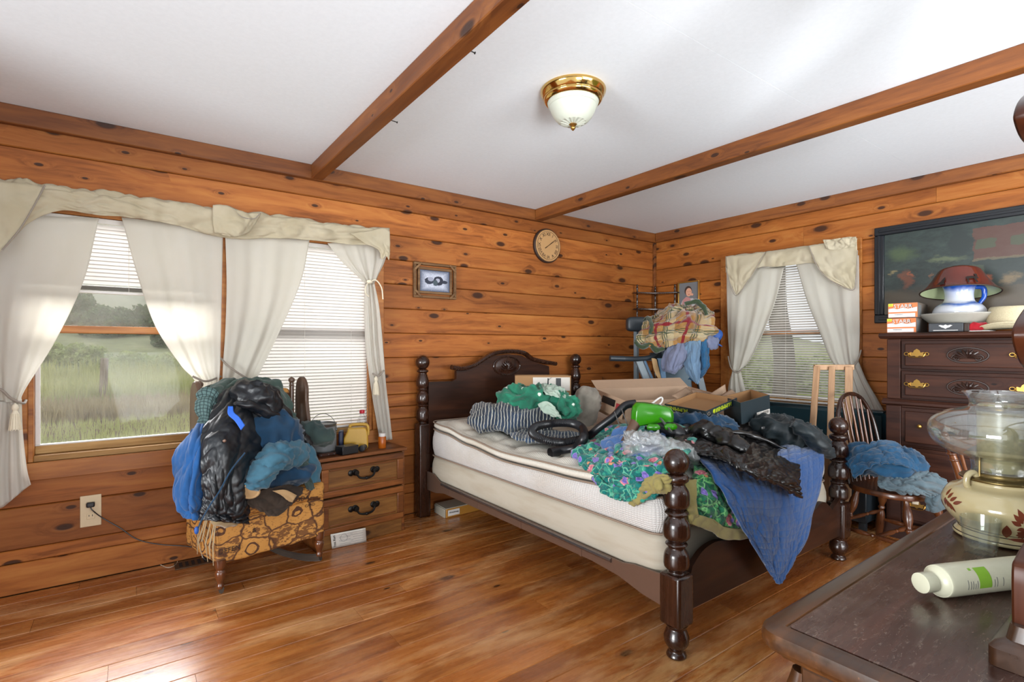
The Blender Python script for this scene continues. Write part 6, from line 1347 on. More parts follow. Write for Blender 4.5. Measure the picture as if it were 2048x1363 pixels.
bm = B(); bc_ = O_ + rr_ * 0.655 - bk.normalized() * 0.0055 + Vector((0, 0, -0.06)); a_tube(bm, [bc_ + rr_.normalized() * 0.03 * math.cos(k * PI / 12) + Vector((0, 0, 0.045 * math.sin(k * PI / 12))) for k in range(6, 19)], 0.005, 4, flat=(1, 0.2)); obj('black_print', bm, M['black'], cb)

# long open carton
Bq, Aq = P(1252, 802, d=3.40), P(1192, 778, d=3.90); e_y = Aq - Bq; e_x = Vector((e_y.y, -e_y.x, 0)).normalized() * 0.77; e_x.z = 0.01; dz_ = Vector((0, 0, -0.155))
lc = thing('long_carton', 'long open pale cardboard carton across the middle of the bed', 'box', Bq + dz_)
ny_ = e_y.normalized() * 0.005; nx_ = e_x.normalized() * 0.005
pbox('end_panel', Bq, nx_, e_y, dz_, M['cardl'], lc, 0); pbox('end_panel', Bq + e_x - nx_, nx_, e_y, dz_, M['cardl'], lc, 0)
pbox('front_panel', Bq + nx_, e_x - nx_ * 2, ny_, dz_, M['cardl'], lc, 0); pbox('back_panel', Bq + e_y - ny_ + nx_, e_x - nx_ * 2, ny_, dz_, M['cardl'], lc, 0)
pbox('bottom_panel', Bq + dz_ + nx_ + ny_, e_x - nx_ * 2, e_y - ny_ * 2, Vector((0, 0, 0.004)), M['cardd'], lc, 0)
pbox('flap', Bq + nx_, e_x - nx_ * 2, -ny_ * 28 + Vector((0, 0, -0.06)), Vector((0, 0, 0.003)), M['cardl'], lc, 0)
pbox('flap', Bq + e_y + nx_, e_x - nx_ * 2, ny_ * 22 + Vector((0, 0, 0.05)), Vector((0, 0, 0.003)), M['cardl'], lc, 0)
pbox('flap', Bq - nx_ * 0.2, e_y * 0.98, -nx_ * 6 + Vector((0, 0, -0.12)), Vector((0, 0, 0.002)) + nx_ * 0.3, M['cardl'], lc, 0)
pq_ = Bq + e_y * 0.28 + dz_ * 0.12 - nx_ * 1.9; pbox('black_label', pq_, e_y * 0.42, Vector((0, 0, -0.045)) - nx_ * 2.0, -nx_ * 0.2, M['black'], lc, 0)
pbox('red_mark', Bq + e_y * 0.12 + dz_ * 0.2 - nx_ * 3.2, e_y * 0.10, Vector((0, 0, -0.045)) - nx_ * 2.0, -nx_ * 0.2, M['redc'], lc, 0)
for k, (q_, lab) in enumerate((([(1344, 791, 3.75), (1372, 774, 3.95), (1383, 782, 3.9), (1360, 800, 3.7)], 'torn pale cardboard piece lying nearest the treadmill'), ([(1383, 778, 3.8), (1416, 786, 3.75), (1412, 793, 3.6), (1388, 792, 3.6)], 'small bent cardboard flap behind the dark lettered tray'), ([(1410, 794, 3.6), (1450, 768, 3.7), (1452, 783, 3.68), (1425, 803, 3.5)], 'upright cardboard flap leaning by the tied curtain'), ([(1425, 803, 3.45), (1462, 778, 3.6), (1478, 790, 3.5), (1445, 806, 3.4)], 'cream folded cardboard behind the dark open box'))):
    a, b, c, d = [P(*x[:2], d=x[2]) for x in q_]
    o = sheet('cardboard_flap', [[a, (a + b) / 2, b], [(a + d) / 2, (a + b + c + d) / 4 + Vector((0, 0, 0.006)), (b + c) / 2], [d, (d + c) / 2, c]], M['cardl'], None, 6, 6, 0, thick=0.004); tag(o, lab, 'cardboard')

# shallow dark lid and its box
M['dkbox'] = plain('dark_teal_printed_card', '1c2a30', 0.5); M['lime'] = plain('lime_print', 'b9c81e', 0.5)
def tray(root, K, R_, L_, h, inner, outer):
    dn_ = R_.cross(L_); dn_ = dn_.normalized() * h
    if dn_.z > 0: dn_ = -dn_
    t_ = 0.004; rn, ln, d0_ = R_.normalized() * t_, L_.normalized() * t_, dn_.normalized() * t_
    pbox('base_panel', K + dn_ + rn + ln, R_ - rn * 2, L_ - ln * 2, -d0_, inner, root, 0)
    for nm, a in (('side_panel', (K, R_, ln, dn_)), ('side_panel', (K + L_ - ln, R_, ln, dn_)), ('side_panel', (K + ln, rn, L_ - ln * 2, dn_)), ('side_panel', (K + R_ - rn + ln, rn, L_ - ln * 2, dn_))): pbox(nm, *a, outer, root, 0)
    # plain cardboard lining
    for a in ((K + ln * 1.1 + rn, R_ - rn * 2, ln * 0.5, dn_), (K + L_ - ln * 1.6 + rn, R_ - rn * 2, ln * 0.5, dn_), (K + ln + rn * 1.1, rn * 0.5, L_ - ln * 2, dn_), (K + R_ - rn * 1.6 + ln, rn * 0.5, L_ - ln * 2, dn_)): pbox('lining', *a, inner, root, 0)
    return dn_
Kf, Lf, Rf = P(1412, 822, d=2.90), P(1329, 807, d=3.15), P(1474, 795, d=3.12)
ld = thing('cardboard_tray', 'shallow dark cardboard tray with lime lettering, resting on the crushed jeans', 'tray', Kf)
dn1 = tray(ld, Kf, Rf - Kf, Lf - Kf, 0.040, M['card'], M['dkbox'])
r1 = (Rf - Kf); l1 = (Kf - Lf); n1_ = dn1.cross(r1).normalized(); n1_ = n1_ if n1_.dot(Vector((FW[0], FW[1], 0))) < 0 else -n1_
n2_ = dn1.cross(l1).normalized(); n2_ = n2_ if n2_.dot(Vector((FW[0], FW[1], 0))) < 0 else -n2_
text('lettering', 'HUMMINBIRD', 0.034, Kf + r1 * 0.50 + dn1 * 0.45 + n1_ * 0.0008, -r1, dn1, M['lime'], ld)
text('lettering', 'HUMMINBIRD', 0.030, Lf + l1 * 0.26 + dn1 * 0.45 + n2_ * 0.0008, -l1, dn1, M['lime'], ld)
bm = B(); a_lathe(bm, [(0.0005, 0), (0.009, 0), (0.009, 0.0006), (0.0005, 0.0006)], (0, 0, 0), 14); bm.transform(Matrix.Translation(Kf + r1 * 0.24 + dn1 * 0.4 + n1_ * 0.0004) @ n1_.to_track_quat('Z', 'Y').to_matrix().to_4x4()); obj('round_print', bm, M['lime'], ld)
for q_ in (Kf + r1 * 0.08 + dn1 * 0.5 + n1_ * 0.0008, Lf + l1 * 0.86 + dn1 * 0.5 + n2_ * 0.0008):
    bm = B(); ax_ = r1.normalized() if q_ == Kf + r1 * 0.08 + dn1 * 0.5 + n1_ * 0.0008 else l1.normalized()
    a_tube(bm, [q_ + ax_ * 0.012 * math.cos(k * PI / 8) - dn1.normalized() * 0.009 * math.sin(k * PI / 8) for k in range(16)], 0.0009, 4, True); obj('logo_ring', bm, M['cardl'], ld)
Kb, Rb, Lb = P(1481, 805, d=2.98), P(1539, 789, d=3.18), P(1446, 792, d=3.24)
ob = thing('open_box', 'dark teal open cardboard box with barcode sticker and lime tabs', 'box', Kb)
dn2 = tray(ob, Kb, Rb - Kb, Lb - Kb, 0.125, M['card'], M['dkbox'])
r2 = Rb - Kb; n3_ = dn2.cross(r2).normalized(); n3_ = n3_ if n3_.dot(Vector((FW[0], FW[1], 0))) < 0 else -n3_
pbox('barcode_sticker', Kb + r2 * 0.52 + dn2 * 0.68 + n3_ * 0.0005, r2 * 0.46, dn2 * 0.24, n3_ * 0.0004, M['paper'], ob, 0)
bm = B(); rb = random.Random(2)
for k in range(22): 
    s = 0.74 + 0.010 * k; 
    if s < 0.955: a_tube(bm, [Kb + r2 * s + dn2 * 0.71 + n3_ * 0.0012, Kb + r2 * s + dn2 * 0.84 + n3_ * 0.0012], 0.0003 + 0.0004 * rb.random(), 4)
for k in range(4): a_tube(bm, [Kb + r2 * (0.55) + dn2 * (0.73 + 0.04 * k) + n3_ * 0.0012, Kb + r2 * (0.70) + dn2 * (0.73 + 0.04 * k) + n3_ * 0.0012], 0.0005, 4)
tag(obj('barcode_print', bm, M['ink'], ob), None, None, None, 'stuff')
l2 = Lb - Kb; n4_ = dn2.cross(l2).normalized(); n4_ = n4_ if n4_.dot(Vector((FW[0], FW[1], 0))) < 0 else -n4_
for s in (0.28, 0.66): pbox('lime_tab', Kb + dn2 * s + n4_ * 0.0006 + l2 * 0.01, l2 * 0.26, dn2 * 0.18, n4_ * 0.0006, M['lime'], ob, 0)

# black hose with its wand
hs = thing('vacuum_hose', 'ribbed black vacuum hose looped on the mattress beside the pinstriped cloth', 'hose', Z(1100, 905, 0.66))
hp_ = crv([P(1272, 806, d=2.86), P(1250, 811, d=2.86), P(1228, 832, d=2.86), P(1200, 853, d=2.88), P(1172, 874, d=2.92), P(1130, 884, d=2.94), P(1092, 880, d=2.92), P(1066, 867, d=2.98), P(1072, 853, d=3.06), P(1105, 846, d=3.10), P(1143, 846, d=3.05), P(1164, 856, d=2.94), P(1167, 876, d=2.80), Z(1150, 894, 0.69), Z(1124, 900, 0.67), Z(1100, 905, 0.665)], 26)
bm = B(); n = len(hp_)
rs_ = []
for k in range(n):
    t = k / n; smooth_ = t < 0.27 or t > 0.80
    rs_.append(0.022 if smooth_ else 0.0235 + (0.0018 if k % 2 else -0.0012))
rs_[-1] = 0.025
a_tube(bm, hp_, rs_, 16); obj('hose', bm, M['black'], hs, smooth=60)
bm = B(); a_tube(bm, hp_[int(n * 0.795):int(n * 0.84)], 0.0265, 16); obj('hose_cuff', bm, M['black'], hs)
bm = B(); a_tube(bm, hp_[-20:], 0.0262, 16); obj('hose_cuff', bm, M['black'], hs)
for k in range(2):
    bm = B(); a0 = P(1229 + 14 * k, 823 - 6 * k, d=2.84); a_tube(bm, [a0, P(1245 + 10 * k, 866 - 16 * k, d=2.75)], 0.003, 6); obj('thin_rod', bm, M['tin'], hs)
# green handheld tool
M['limeg'] = plain('lime_green_plastic', '2f7d09', 0.22)
gt = thing('garden_tool', 'lime green and black handheld power tool lying on the bedding', 'tool', P(1300, 870, d=2.68))
gcn = P(1303, 822, d=2.72)
Q_ = Matrix.Translation(gcn) @ Matrix.Rotation(-YAW - 0.1, 4, 'Z') @ Matrix.Rotation(0.06, 4, 'Y')
bm = B(); tp_ = [(-0.105, -0.03), (-0.085, -0.055), (0.02, -0.06), (0.095, -0.045), (0.112, -0.02), (0.112, 0.02), (0.06, 0.05), (-0.05, 0.055), (-0.10, 0.03)]
lp = []
for s_, z_ in ((0.92, -0.048), (1.0, -0.035), (1.0, -0.005), (0.96, 0.02), (0.82, 0.04), (0.72, 0.043)): lp.append([Q_ @ Vector((x * s_ * (1 if z_ > -0.04 else 0.9), y * s_, z_ + (0.0 if x < 0 else -0.012 * (x / 0.11)) - (0.0 if z_ > -0.03 else 0.03 * (x < -0.04)))) for x, y in tp_])
R_ = loft(bm, lp); bm.faces.new(R_[-1]); bm.faces.new(R_[0][::-1]); bmesh.ops.recalc_face_normals(bm, faces=bm.faces); bev(obj('green_housing', bm, M['limeg'], gt, smooth=50), 0.006, 3)
bm = B(); a_tube(bm, [P(1276, 836, d=2.72), P(1260, 866, d=2.66), P(1250, 885, d=2.62)], [0.030, 0.026, 0.024], 14); obj('neck', bm, M['rail'], gt)
limb('black_body', [P(1290, 848, d=2.72), P(1320, 852, d=2.70), P(1350, 862, d=2.66), P(1380, 875, d=2.64)], [0.035, 0.05, 0.06, 0.03], M['black'], gt, 0.004, 12, 3, (1, 0.7))
for u_, v_ in ((1307, 854), (1341, 853)):
    bm = B(); c_ = P(u_, v_, d=2.60); lpk = []
    for s_, z_ in ((0.8, -0.014), (1, -0.006), (1, 0.006), (0.7, 0.016)): lpk.append([c_ + (Matrix.Rotation(-YAW + (0.15 if u_ > 1320 else -0.1), 4, 'Z') @ Vector((x * s_, y * s_, z_))) for x, y in ((-0.035, -0.012), (0, -0.026), (0.032, -0.01), (0.03, 0.015), (0, 0.02), (-0.03, 0.012))])
    R_ = loft(bm, lpk); bm.faces.new(R_[-1]); bm.faces.new(R_[0][::-1]); bmesh.ops.recalc_face_normals(bm, faces=bm.faces); bev(obj('green_trigger', bm, M['limeg'], gt), 0.003)
bm = B(); a_tube(bm, [P(1321, 836, d=2.66), P(1344, 864, d=2.55)], 0.006, 8); obj('steel_rod', bm, M['tin'], gt)
bm = B(); a_tube(bm, crv([P(1302, 808, d=2.80), P(1318, 796, d=2.84), P(1324, 795, d=2.86), P(1324, 802, d=2.85), P(1316, 812, d=2.8)], 6), 0.005, 8); obj('grey_loop', bm, M['vinyl'], gt)

# bedding heaped at the foot
bq = thing('floral_comforter', 'teal floral comforter with olive binding heaped at the foot corner', 'comforter', (2.0, 1.7, 0.66))
blob('heap', Vector((2.28, 1.86, 0.665)), (0.44, 0.36, 0.07), M['floral'], bq, (0, 0, 0.3), 0.8, 0.03, 7, 3, n=90)
sheet('near_side', [[Z(1205, 862, 0.71), Z(1262, 852, 0.76), Z(1320, 850, 0.79), Z(1400, 862, 0.80)], [Z(1160, 892, 0.672), Z(1215, 892, 0.72), Z(1290, 895, 0.745), Z(1385, 905, 0.76)],
                    [P(1163, 920, z=0.655), P(1215, 930, z=0.70), P(1285, 935, z=0.72), P(1350, 945, z=0.72)], [P(1178, 946, z=0.63), P(1225, 958, x=1.775), P(1285, 962, x=1.77), P(1345, 965, x=1.79)],
                    [P(1200, 972, x=1.752), P(1240, 984, x=1.738), P(1288, 980, x=1.73), P(1336, 975, x=1.735)], [P(1224, 990, x=1.750), P(1250, 998, x=1.742), P(1276, 996, x=1.738), P(1300, 988, x=1.74)]], M['floral'], bq, 110, 100, 0.022, 8, 5, (1, 1, 1), 0.018)
sheet('foot_side', [[P(1385, 912, y=1.50), P(1425, 908, y=1.50), P(1460, 912, y=1.48), P(1500, 925, y=1.44)], [P(1388, 948, y=1.36), P(1418, 944, y=1.34), P(1455, 955, y=1.345), P(1500, 975, y=1.345)],
                    [P(1388, 990, y=1.285), P(1418, 992, y=1.27), P(1452, 1000, y=1.27), P(1496, 1015, y=1.27)], [P(1386, 1032, y=1.278), P(1412, 1040, y=1.262), P(1450, 1052, y=1.262), P(1498, 1060, y=1.262)]], M['floral2'], bq, 70, 70, 0.012, 8, 7, (1, 1, 1), 0.016)
sheet('binding', [[P(1368, 962, y=1.31), P(1392, 958, y=1.30)], [P(1372, 1000, y=1.27), P(1391, 998, y=1.265)], [P(1376, 1040, y=1.268), P(1396, 1032, y=1.255)]], M['bind'], bq, 10, 30, 0.004, 12, 3, thick=0.014)
sheet('binding', [[P(1378, 1026, y=1.262), P(1402, 1030, y=1.254), P(1430, 1040, y=1.252), P(1445, 1052, y=1.252), P(1470, 1056, y=1.252), P(1502, 1056, y=1.252)], [P(1376, 1046, y=1.264), P(1396, 1052, y=1.256), P(1424, 1062, y=1.256), P(1442, 1076, y=1.256), P(1470, 1078, y=1.256), P(1506, 1074, y=1.256)]], M['bind'], bq, 50, 10, 0.004, 12, 3, thick=0.014)
sheet('binding', [[P(1256, 1006, x=1.735), P(1266, 1012, x=1.73), P(1276, 1004, x=1.73)], [P(1276, 985, x=1.722), P(1290, 990, x=1.715), P(1300, 984, x=1.72)], [P(1286, 966, x=1.712), P(1310, 970, x=1.70), P(1325, 975, x=1.712)], [P(1296, 955, x=1.715), P(1330, 948, x=1.70), P(1345, 958, x=1.725)]], M['bind'], bq, 26, 36, 0.010, 12, 5, thick=0.010)
blob('binding_fold', P(1322, 968, x=1.72), (0.045, 0.04, 0.032), M['bind'], bq, (0, 0.3, 0), 0.9, 0.014, 16, 5, n=40)
bqu = sheet('blue_quilt', [[P(1385, 905, y=1.50), P(1450, 895, y=1.52), P(1520, 885, y=1.52), P(1590, 877, y=1.50), P(1640, 870, y=1.48)], [P(1412, 935, y=1.32), P(1465, 930, y=1.31), P(1530, 925, y=1.31), P(1595, 912, y=1.31), P(1646, 893, y=1.31)],
                       [P(1448, 985, y=1.235), P(1492, 985, y=1.225), P(1540, 985, y=1.225), P(1592, 975, y=1.235), P(1642, 950, y=1.24)], [P(1480, 1048, y=1.225), P(1512, 1052, y=1.205), P(1548, 1055, y=1.20), P(1588, 1048, y=1.21), P(1624, 1025, y=1.225)],
                       [P(1514, 1102, y=1.22), P(1532, 1108, y=1.205), P(1554, 1110, y=1.20), P(1580, 1106, y=1.205), P(1602, 1092, y=1.22)], [P(1550, 1158, y=1.21), P(1554, 1163, y=1.205), P(1558, 1166, y=1.203), P(1563, 1163, y=1.205), P(1568, 1156, y=1.21)]], M['bquilt'], None, 90, 110, 0.010, 5, 9, (1, 0.6, 1), 0.012)
tag(bqu, 'quilted blue bedspread hanging to a point over the footboard', 'quilt')
btc = thing('blue_towel', 'soft blue cloth rolled at its edge beside the clear plastic bag', 'towel', Z(1250, 900, 0.72))
sheet('cloth', [[P(1240, 858, d=2.72), P(1262, 860, d=2.7), P(1290, 868, d=2.68), P(1330, 872, d=2.66)], [P(1212, 880, d=2.68), P(1246, 880, d=2.62), P(1290, 885, d=2.58), P(1335, 890, d=2.56)], [P(1206, 898, d=2.64), P(1236, 900, d=2.56), P(1280, 905, d=2.5), P(1335, 908, d=2.48)], [P(1218, 912, d=2.58), P(1246, 910, d=2.5), P(1285, 912, d=2.46), P(1335, 918, d=2.42)]], M['bluec'], btc, 60, 50, 0.018, 9, 5, thick=0.014)
limb('rolled_edge', [P(1222, 908, d=2.50), P(1226, 920, d=2.44), P(1248, 922, d=2.42), P(1275, 910, d=2.42), P(1305, 910, d=2.40), P(1340, 922, d=2.38)], [0.014, 0.018, 0.02, 0.018, 0.018, 0.014], M['bluec'], btc, 0.004, 14, 3)
M['bagp'] = glassm('thin_clear_polythene', 'fbfbfd', 0.30, 0.8, 1.25, haze=0.22)
bg_ = thing('plastic_bag', 'crumpled clear plastic bag between the green tool and bedpost', 'bag', P(1318, 905, d=2.45))
blob('bag_film', P(1302, 896, d=2.45), (0.125, 0.08, 0.062), M['bagp'], bg_, (0, 0.1, -YAW), 0.9, 0.022, 14, 7, n=80)
blob('bag_film', P(1360, 908, d=2.38), (0.085, 0.07, 0.050), M['bagp'], bg_, (0, 0.35, -YAW), 0.9, 0.020, 14, 17, n=60)
sheet('bag_mouth', [[P(1246, 866, d=2.52), P(1262, 860, d=2.52), P(1285, 866, d=2.5), P(1318, 862, d=2.5)], [P(1248, 878, d=2.46), P(1262, 872, d=2.42), P(1290, 876, d=2.4), P(1322, 876, d=2.42)], [P(1252, 890, d=2.42), P(1270, 886, d=2.38), P(1292, 886, d=2.36), P(1318, 886, d=2.38)]], M['bagp'], bg_, 40, 26, 0.02, 16, 3, thick=0.001)
blob('contents', P(1312, 902, d=2.46), (0.08, 0.05, 0.032), M['lav'], bg_, (0, 0.1, -YAW), 0.9, 0.01, 12, 7, n=30)
GB = 'clothes thrown on the bed'
jb = blob('denim_jeans', P(1405, 850, d=2.98), (0.20, 0.13, 0.065), M['denimd'], None, (0, 0.1, -YAW), 0.9, 0.028, 8, 5, n=70); tag(jb, 'dark blue jeans crushed under the lime-lettered tray', 'clothing', GB)
lj = thing('leather_jacket', 'black leather jacket sprawled over the blue quilt, one flap hanging', 'clothing', Z(1450, 900, 0.8), 0, GB)
sheet('body', [[P(1375, 846, y=1.80), P(1420, 838, y=1.80), P(1460, 838, y=1.78), P(1500, 842, y=1.74), P(1545, 856, y=1.68), P(1582, 878, y=1.60)], [P(1352, 868, y=1.64), P(1405, 856, y=1.62), P(1452, 856, y=1.62), P(1500, 864, y=1.58), P(1550, 880, y=1.52), P(1594, 900, y=1.46)],
               [P(1350, 892, y=1.49), P(1400, 882, y=1.47), P(1450, 884, y=1.45), P(1500, 890, y=1.42), P(1550, 902, y=1.38), P(1598, 918, y=1.34)], [P(1392, 908, y=1.40), P(1430, 902, y=1.34), P(1465, 908, y=1.28), P(1508, 918, y=1.26), P(1552, 928, y=1.24), P(1600, 942, y=1.225)],
               [P(1458, 924, y=1.27), P(1472, 934, y=1.21), P(1492, 942, y=1.18), P(1520, 950, y=1.17), P(1558, 960, y=1.17), P(1600, 968, y=1.18)], [P(1540, 952, y=1.175), P(1550, 960, y=1.165), P(1562, 968, y=1.16), P(1574, 977, y=1.16), P(1586, 987, y=1.165), P(1600, 995, y=1.175)]], M['leather'], lj, 100, 90, 0.013, 8, 9, thick=0.006)
limb('sleeve', [P(1372, 866, y=1.62), P(1402, 856, y=1.54), P(1436, 868, y=1.45), P(1466, 885, y=1.36), P(1498, 898, y=1.28)], [0.03, 0.05, 0.055, 0.045, 0.03], M['leather'], lj, 0.014, 12, 6, (1, 0.7))
limb('collar', [P(1452, 862, y=1.55), P(1495, 868, y=1.50), P(1535, 882, y=1.44), P(1574, 900, y=1.38)], [0.012, 0.024, 0.022, 0.008], M['leather'], lj, 0.006, 12, 8, (1, 0.5))
tj = thing('dark_jacket', 'very dark teal jacket with a zip pull, beside the far bedpost', 'clothing', P(1590, 880, d=2.95), 0, GB)
blob('body', P(1578, 872, d=3.00), (0.21, 0.15, 0.10), M['tealj'], tj, (0, 0.3, -YAW), 0.9, 0.03, 8, 5, n=80)
limb('sleeve', [P(1585, 845, d=2.85), P(1618, 868, d=2.82), P(1642, 893, d=2.84), P(1662, 906, d=2.88)], [0.035, 0.055, 0.05, 0.035], M['tealj'], tj, 0.014, 12, 6, (1, 0.8))
boxo('zip_pull', M['tin'], tj, 0, 0.03, 0, 0.004, 0, 0.012, 0.002).location = (0, 0, 0)
zp = tj.children[-1]; zp.data.transform(Matrix.Translation(tj.location)); zp.location = P(1524, 858, d=2.76) - tj.location
bx_w = thing('white_box', 'edge of a small white box poking out below the leather jacket', 'box', P(1440, 914, d=2.5))
o_ = P(1425, 907, d=2.43); pbox('carton', o_, Vector((RT[0], RT[1], -0.12)) * 0.085, Vector((0, 0, -0.022)), Vector((FW[0], FW[1], 0)) * 0.05, M['vinyl'], bx_w, 0.002)
pbox('grey_lid', o_ + Vector((0, 0, 0.0015)), Vector((RT[0], RT[1], -0.12)) * 0.086, Vector((0, 0, 0.004)), Vector((FW[0], FW[1], 0)) * 0.05, M['label'], bx_w, 0.001)
wl = blob('white_shirt', P(1560, 852, d=3.35), (0.20, 0.10, 0.05), M['lblue'], None, (0, 0.1, -YAW), 0.9, 0.02, 8, 5, n=50); tag(wl, 'pale blue shirt showing behind the dark jacket', 'clothing', GB)

# ---------------------------------------------------------------- treadmill folded in the corner with laundry on it
M['tmg'] = plain('treadmill_grey', '6f7c84', 0.4); M['tmd'] = plain('treadmill_charcoal', '262d33', 0.45); M['tmb'] = plain('treadmill_blue_panel', '49616f', 0.5)
tm_ = thing('treadmill', 'grey folded treadmill in the corner, hidden under a blanket and laundry', 'treadmill', (3.78, 2.78, 0))
def bar(name, a, b, w_, t_, mat, par, bw=0.006):
    d = (b - a); bm = B(); a_box(bm, (0, 0, 0), (w_, t_, d.length)); q = d.to_track_quat('Z', 'Y').to_matrix().to_4x4()
    # keep the flat face toward the room
    ang = Matrix.Rotation(0, 4, 'Z'); bm.transform(Matrix.Translation((a + b) / 2) @ Matrix.Rotation(-YAW, 4, 'Z') @ (Matrix.Rotation(-YAW, 4, 'Z').inverted() @ q)); return bev(obj(name, bm, mat, par), bw)
a, b = P(1281, 716, d=4.42), P(1281, 716, d=4.42) + (P(1303, 782, d=4.42) - P(1281, 716, d=4.42)) * 3.9
ln_ = lambda a, s: a
def slab(name, tl, tr_, L, mat, par, tk=0.03, bw=0.006):
    """a flat slanted panel: its two top corners, and a downward vector"""
    fwd = Vector((FW[0], FW[1], 0)) * tk; return pbox(name, tl, tr_ - tl, L, fwd, mat, par, bw)
dl = (P(1306, 782, d=4.45) - P(1280, 720, d=4.45)); dl = dl * (1.08 / abs(dl.z))
slab('upright', P(1271, 720, d=4.45), P(1286, 720, d=4.45), dl, M['tmg'], tm_, 0.05)
slab('upright_edge', P(1287, 720, d=4.44), P(1292, 720, d=4.44), dl, M['lblue'], tm_, 0.02, 0.003)
dr_ = (P(1408, 782, d=4.75) - P(1388, 700, d=4.75)); dr_ = dr_ * (1.15 / abs(dr_.z))
slab('upright', P(1380, 700, d=4.75), P(1394, 700, d=4.75), dr_, M['tmg'], tm_, 0.05)
dm = (P(1352, 782, d=4.62) - P(1345, 700, d=4.62)); dm = dm * (1.1 / abs(dm.z))
slab('folded_deck', P(1325, 695, d=4.62), P(1378, 695, d=4.62), dm, M['tmb'], tm_, 0.09, 0.012)
slab('running_belt', P(1300, 705, d=4.66), P(1323, 705, d=4.66), dl * 0.98, M['tmd'], tm_, 0.03, 0.004)
boxo('column', M['tmg'], tm_, *[c for pr_ in ((P(1273, 700, d=4.62).x, P(1273, 700, d=4.62).x + 0.035), (P(1273, 700, d=4.62).y, P(1273, 700, d=4.62).y + 0.035)) for c in pr_], 0.1, 1.46, 0.004)
blob('console', P(1275, 648, d=4.60), (0.10, 0.05, 0.065), M['tmd'], tm_, (0, 0, -YAW), 0.45, 0.0, 5, n=30)
bm = B(); a_tube(bm, crv([P(1221, 716, d=4.30), P(1250, 717, d=4.32), P(1280, 717, d=4.38), P(1302, 713, d=4.42), P(1320, 700, d=4.48), P(1332, 685, d=4.55)], 8), 0.021, 12); obj('handlebar', bm, M['tmd'], tm_)
bm = B(); a_tube(bm, [P(1220, 716, d=4.30), P(1249, 717, d=4.32)], 0.0235, 12); obj('hand_grip', bm, M['tmd'], tm_)
boxo('base_frame', M['tmd'], tm_, 3.62, 4.15, 2.50, 2.58, 0.0, 0.07, 0.01); boxo('base_frame', M['tmd'], tm_, 3.62, 4.15, 2.98, 3.06, 0.0, 0.07, 0.01); boxo('base_frame', M['tmd'], tm_, 3.85, 3.93, 2.585, 2.975, 0.0, 0.06, 0.01)
pl = thing('plaid_blanket', 'tan plaid fleece blanket with red and green lines on the treadmill', 'blanket', P(1350, 660, d=4.4))
blob('bundle', P(1364, 645, d=4.55), (0.27, 0.14, 0.15), M['plaid'], pl, (0, -0.1, -YAW), 0.9, 0.045, 4, 5, n=90)
sheet('front_fold', [[P(1302, 640, d=4.45), P(1335, 622, d=4.42), P(1372, 614, d=4.40), P(1415, 620, d=4.42)], [P(1284, 655, d=4.36), P(1325, 642, d=4.28), P(1375, 636, d=4.24), P(1430, 645, d=4.32)], [P(1274, 678, d=4.34), P(1318, 668, d=4.24), P(1372, 662, d=4.2), P(1428, 668, d=4.28)], [P(1290, 692, d=4.32), P(1325, 694, d=4.26), P(1365, 686, d=4.22), P(1402, 682, d=4.26)]], M['plaid'], pl, 100, 70, 0.040, 4, 7, thick=0.012)
limb('hem_roll', [P(1270, 682, d=4.34), P(1283, 693, d=4.30), P(1300, 688, d=4.30), P(1312, 700, d=4.30), P(1330, 697, d=4.28)], [0.02, 0.028, 0.03, 0.03, 0.02], M['plaid'], pl, 0.008, 12, 4)
limb('hem_roll', [P(1300, 668, d=4.22), P(1303, 650, d=4.26), P(1296, 634, d=4.36), P(1288, 640, d=4.4)], [0.012, 0.018, 0.016, 0.012], M['plaid'], pl, 0.006, 12, 4)
limb('hem_roll', [P(1370, 608, d=4.36), P(1392, 602, d=4.34), P(1406, 612, d=4.32), P(1414, 630, d=4.3)], [0.02, 0.026, 0.026, 0.02], M['plaid'], pl, 0.008, 12, 9)
GL = 'laundry hanging from the treadmill'
def hang(name, rows, mat, label, seed, amp=0.015): o = sheet(name, [[P(a, b, d=c) for a, b, c in r_] for r_ in rows], mat, None, 50, 50, amp, 9, seed, (1, 0.4, 1), 0.005); return tag(o, label, 'clothing', GL)
hang('lavender_shirt', ([(1338, 684, 4.30), (1358, 686, 4.24), (1378, 684, 4.26)], [(1328, 705, 4.30), (1352, 710, 4.18), (1382, 708, 4.24)], [(1322, 730, 4.28), (1348, 738, 4.18), (1372, 728, 4.24)], [(1325, 742, 4.28), (1345, 745, 4.22), (1362, 736, 4.26)]), M['lav'], 'pale lavender garment hanging lowest at the left of the laundry', 3)
hang('light_blue_shirt', ([(1372, 684, 4.26), (1386, 683, 4.22), (1400, 680, 4.24)], [(1368, 710, 4.24), (1385, 712, 4.14), (1402, 708, 4.22)], [(1372, 735, 4.22), (1386, 742, 4.14), (1402, 736, 4.2)], [(1390, 762, 4.2), (1395, 768, 4.18), (1400, 760, 4.2)]), M['lblue'], 'light blue shirt hanging to a point over the blue deck panel', 5)
hang('mid_blue_shirt', ([(1396, 680, 4.26), (1406, 678, 4.24), (1416, 678, 4.26)], [(1396, 705, 4.26), (1408, 706, 4.18), (1417, 704, 4.24)], [(1398, 728, 4.25), (1408, 735, 4.18), (1418, 734, 4.24)], [(1376, 758, 4.3), (1392, 762, 4.28), (1408, 752, 4.3)]), M['mblue'], 'mid blue shirt hanging behind the light blue one', 7)
hang('beige_sock', ([(1303, 716, 4.36), (1308, 716, 4.36), (1313, 718, 4.36)], [(1308, 740, 4.36), (1313, 742, 4.36), (1319, 744, 4.36)], [(1318, 760, 4.36), (1321, 765, 4.36), (1325, 768, 4.36)]), M['tan'], 'narrow beige strip of cloth hanging beside the grey upright', 9, 0.004)
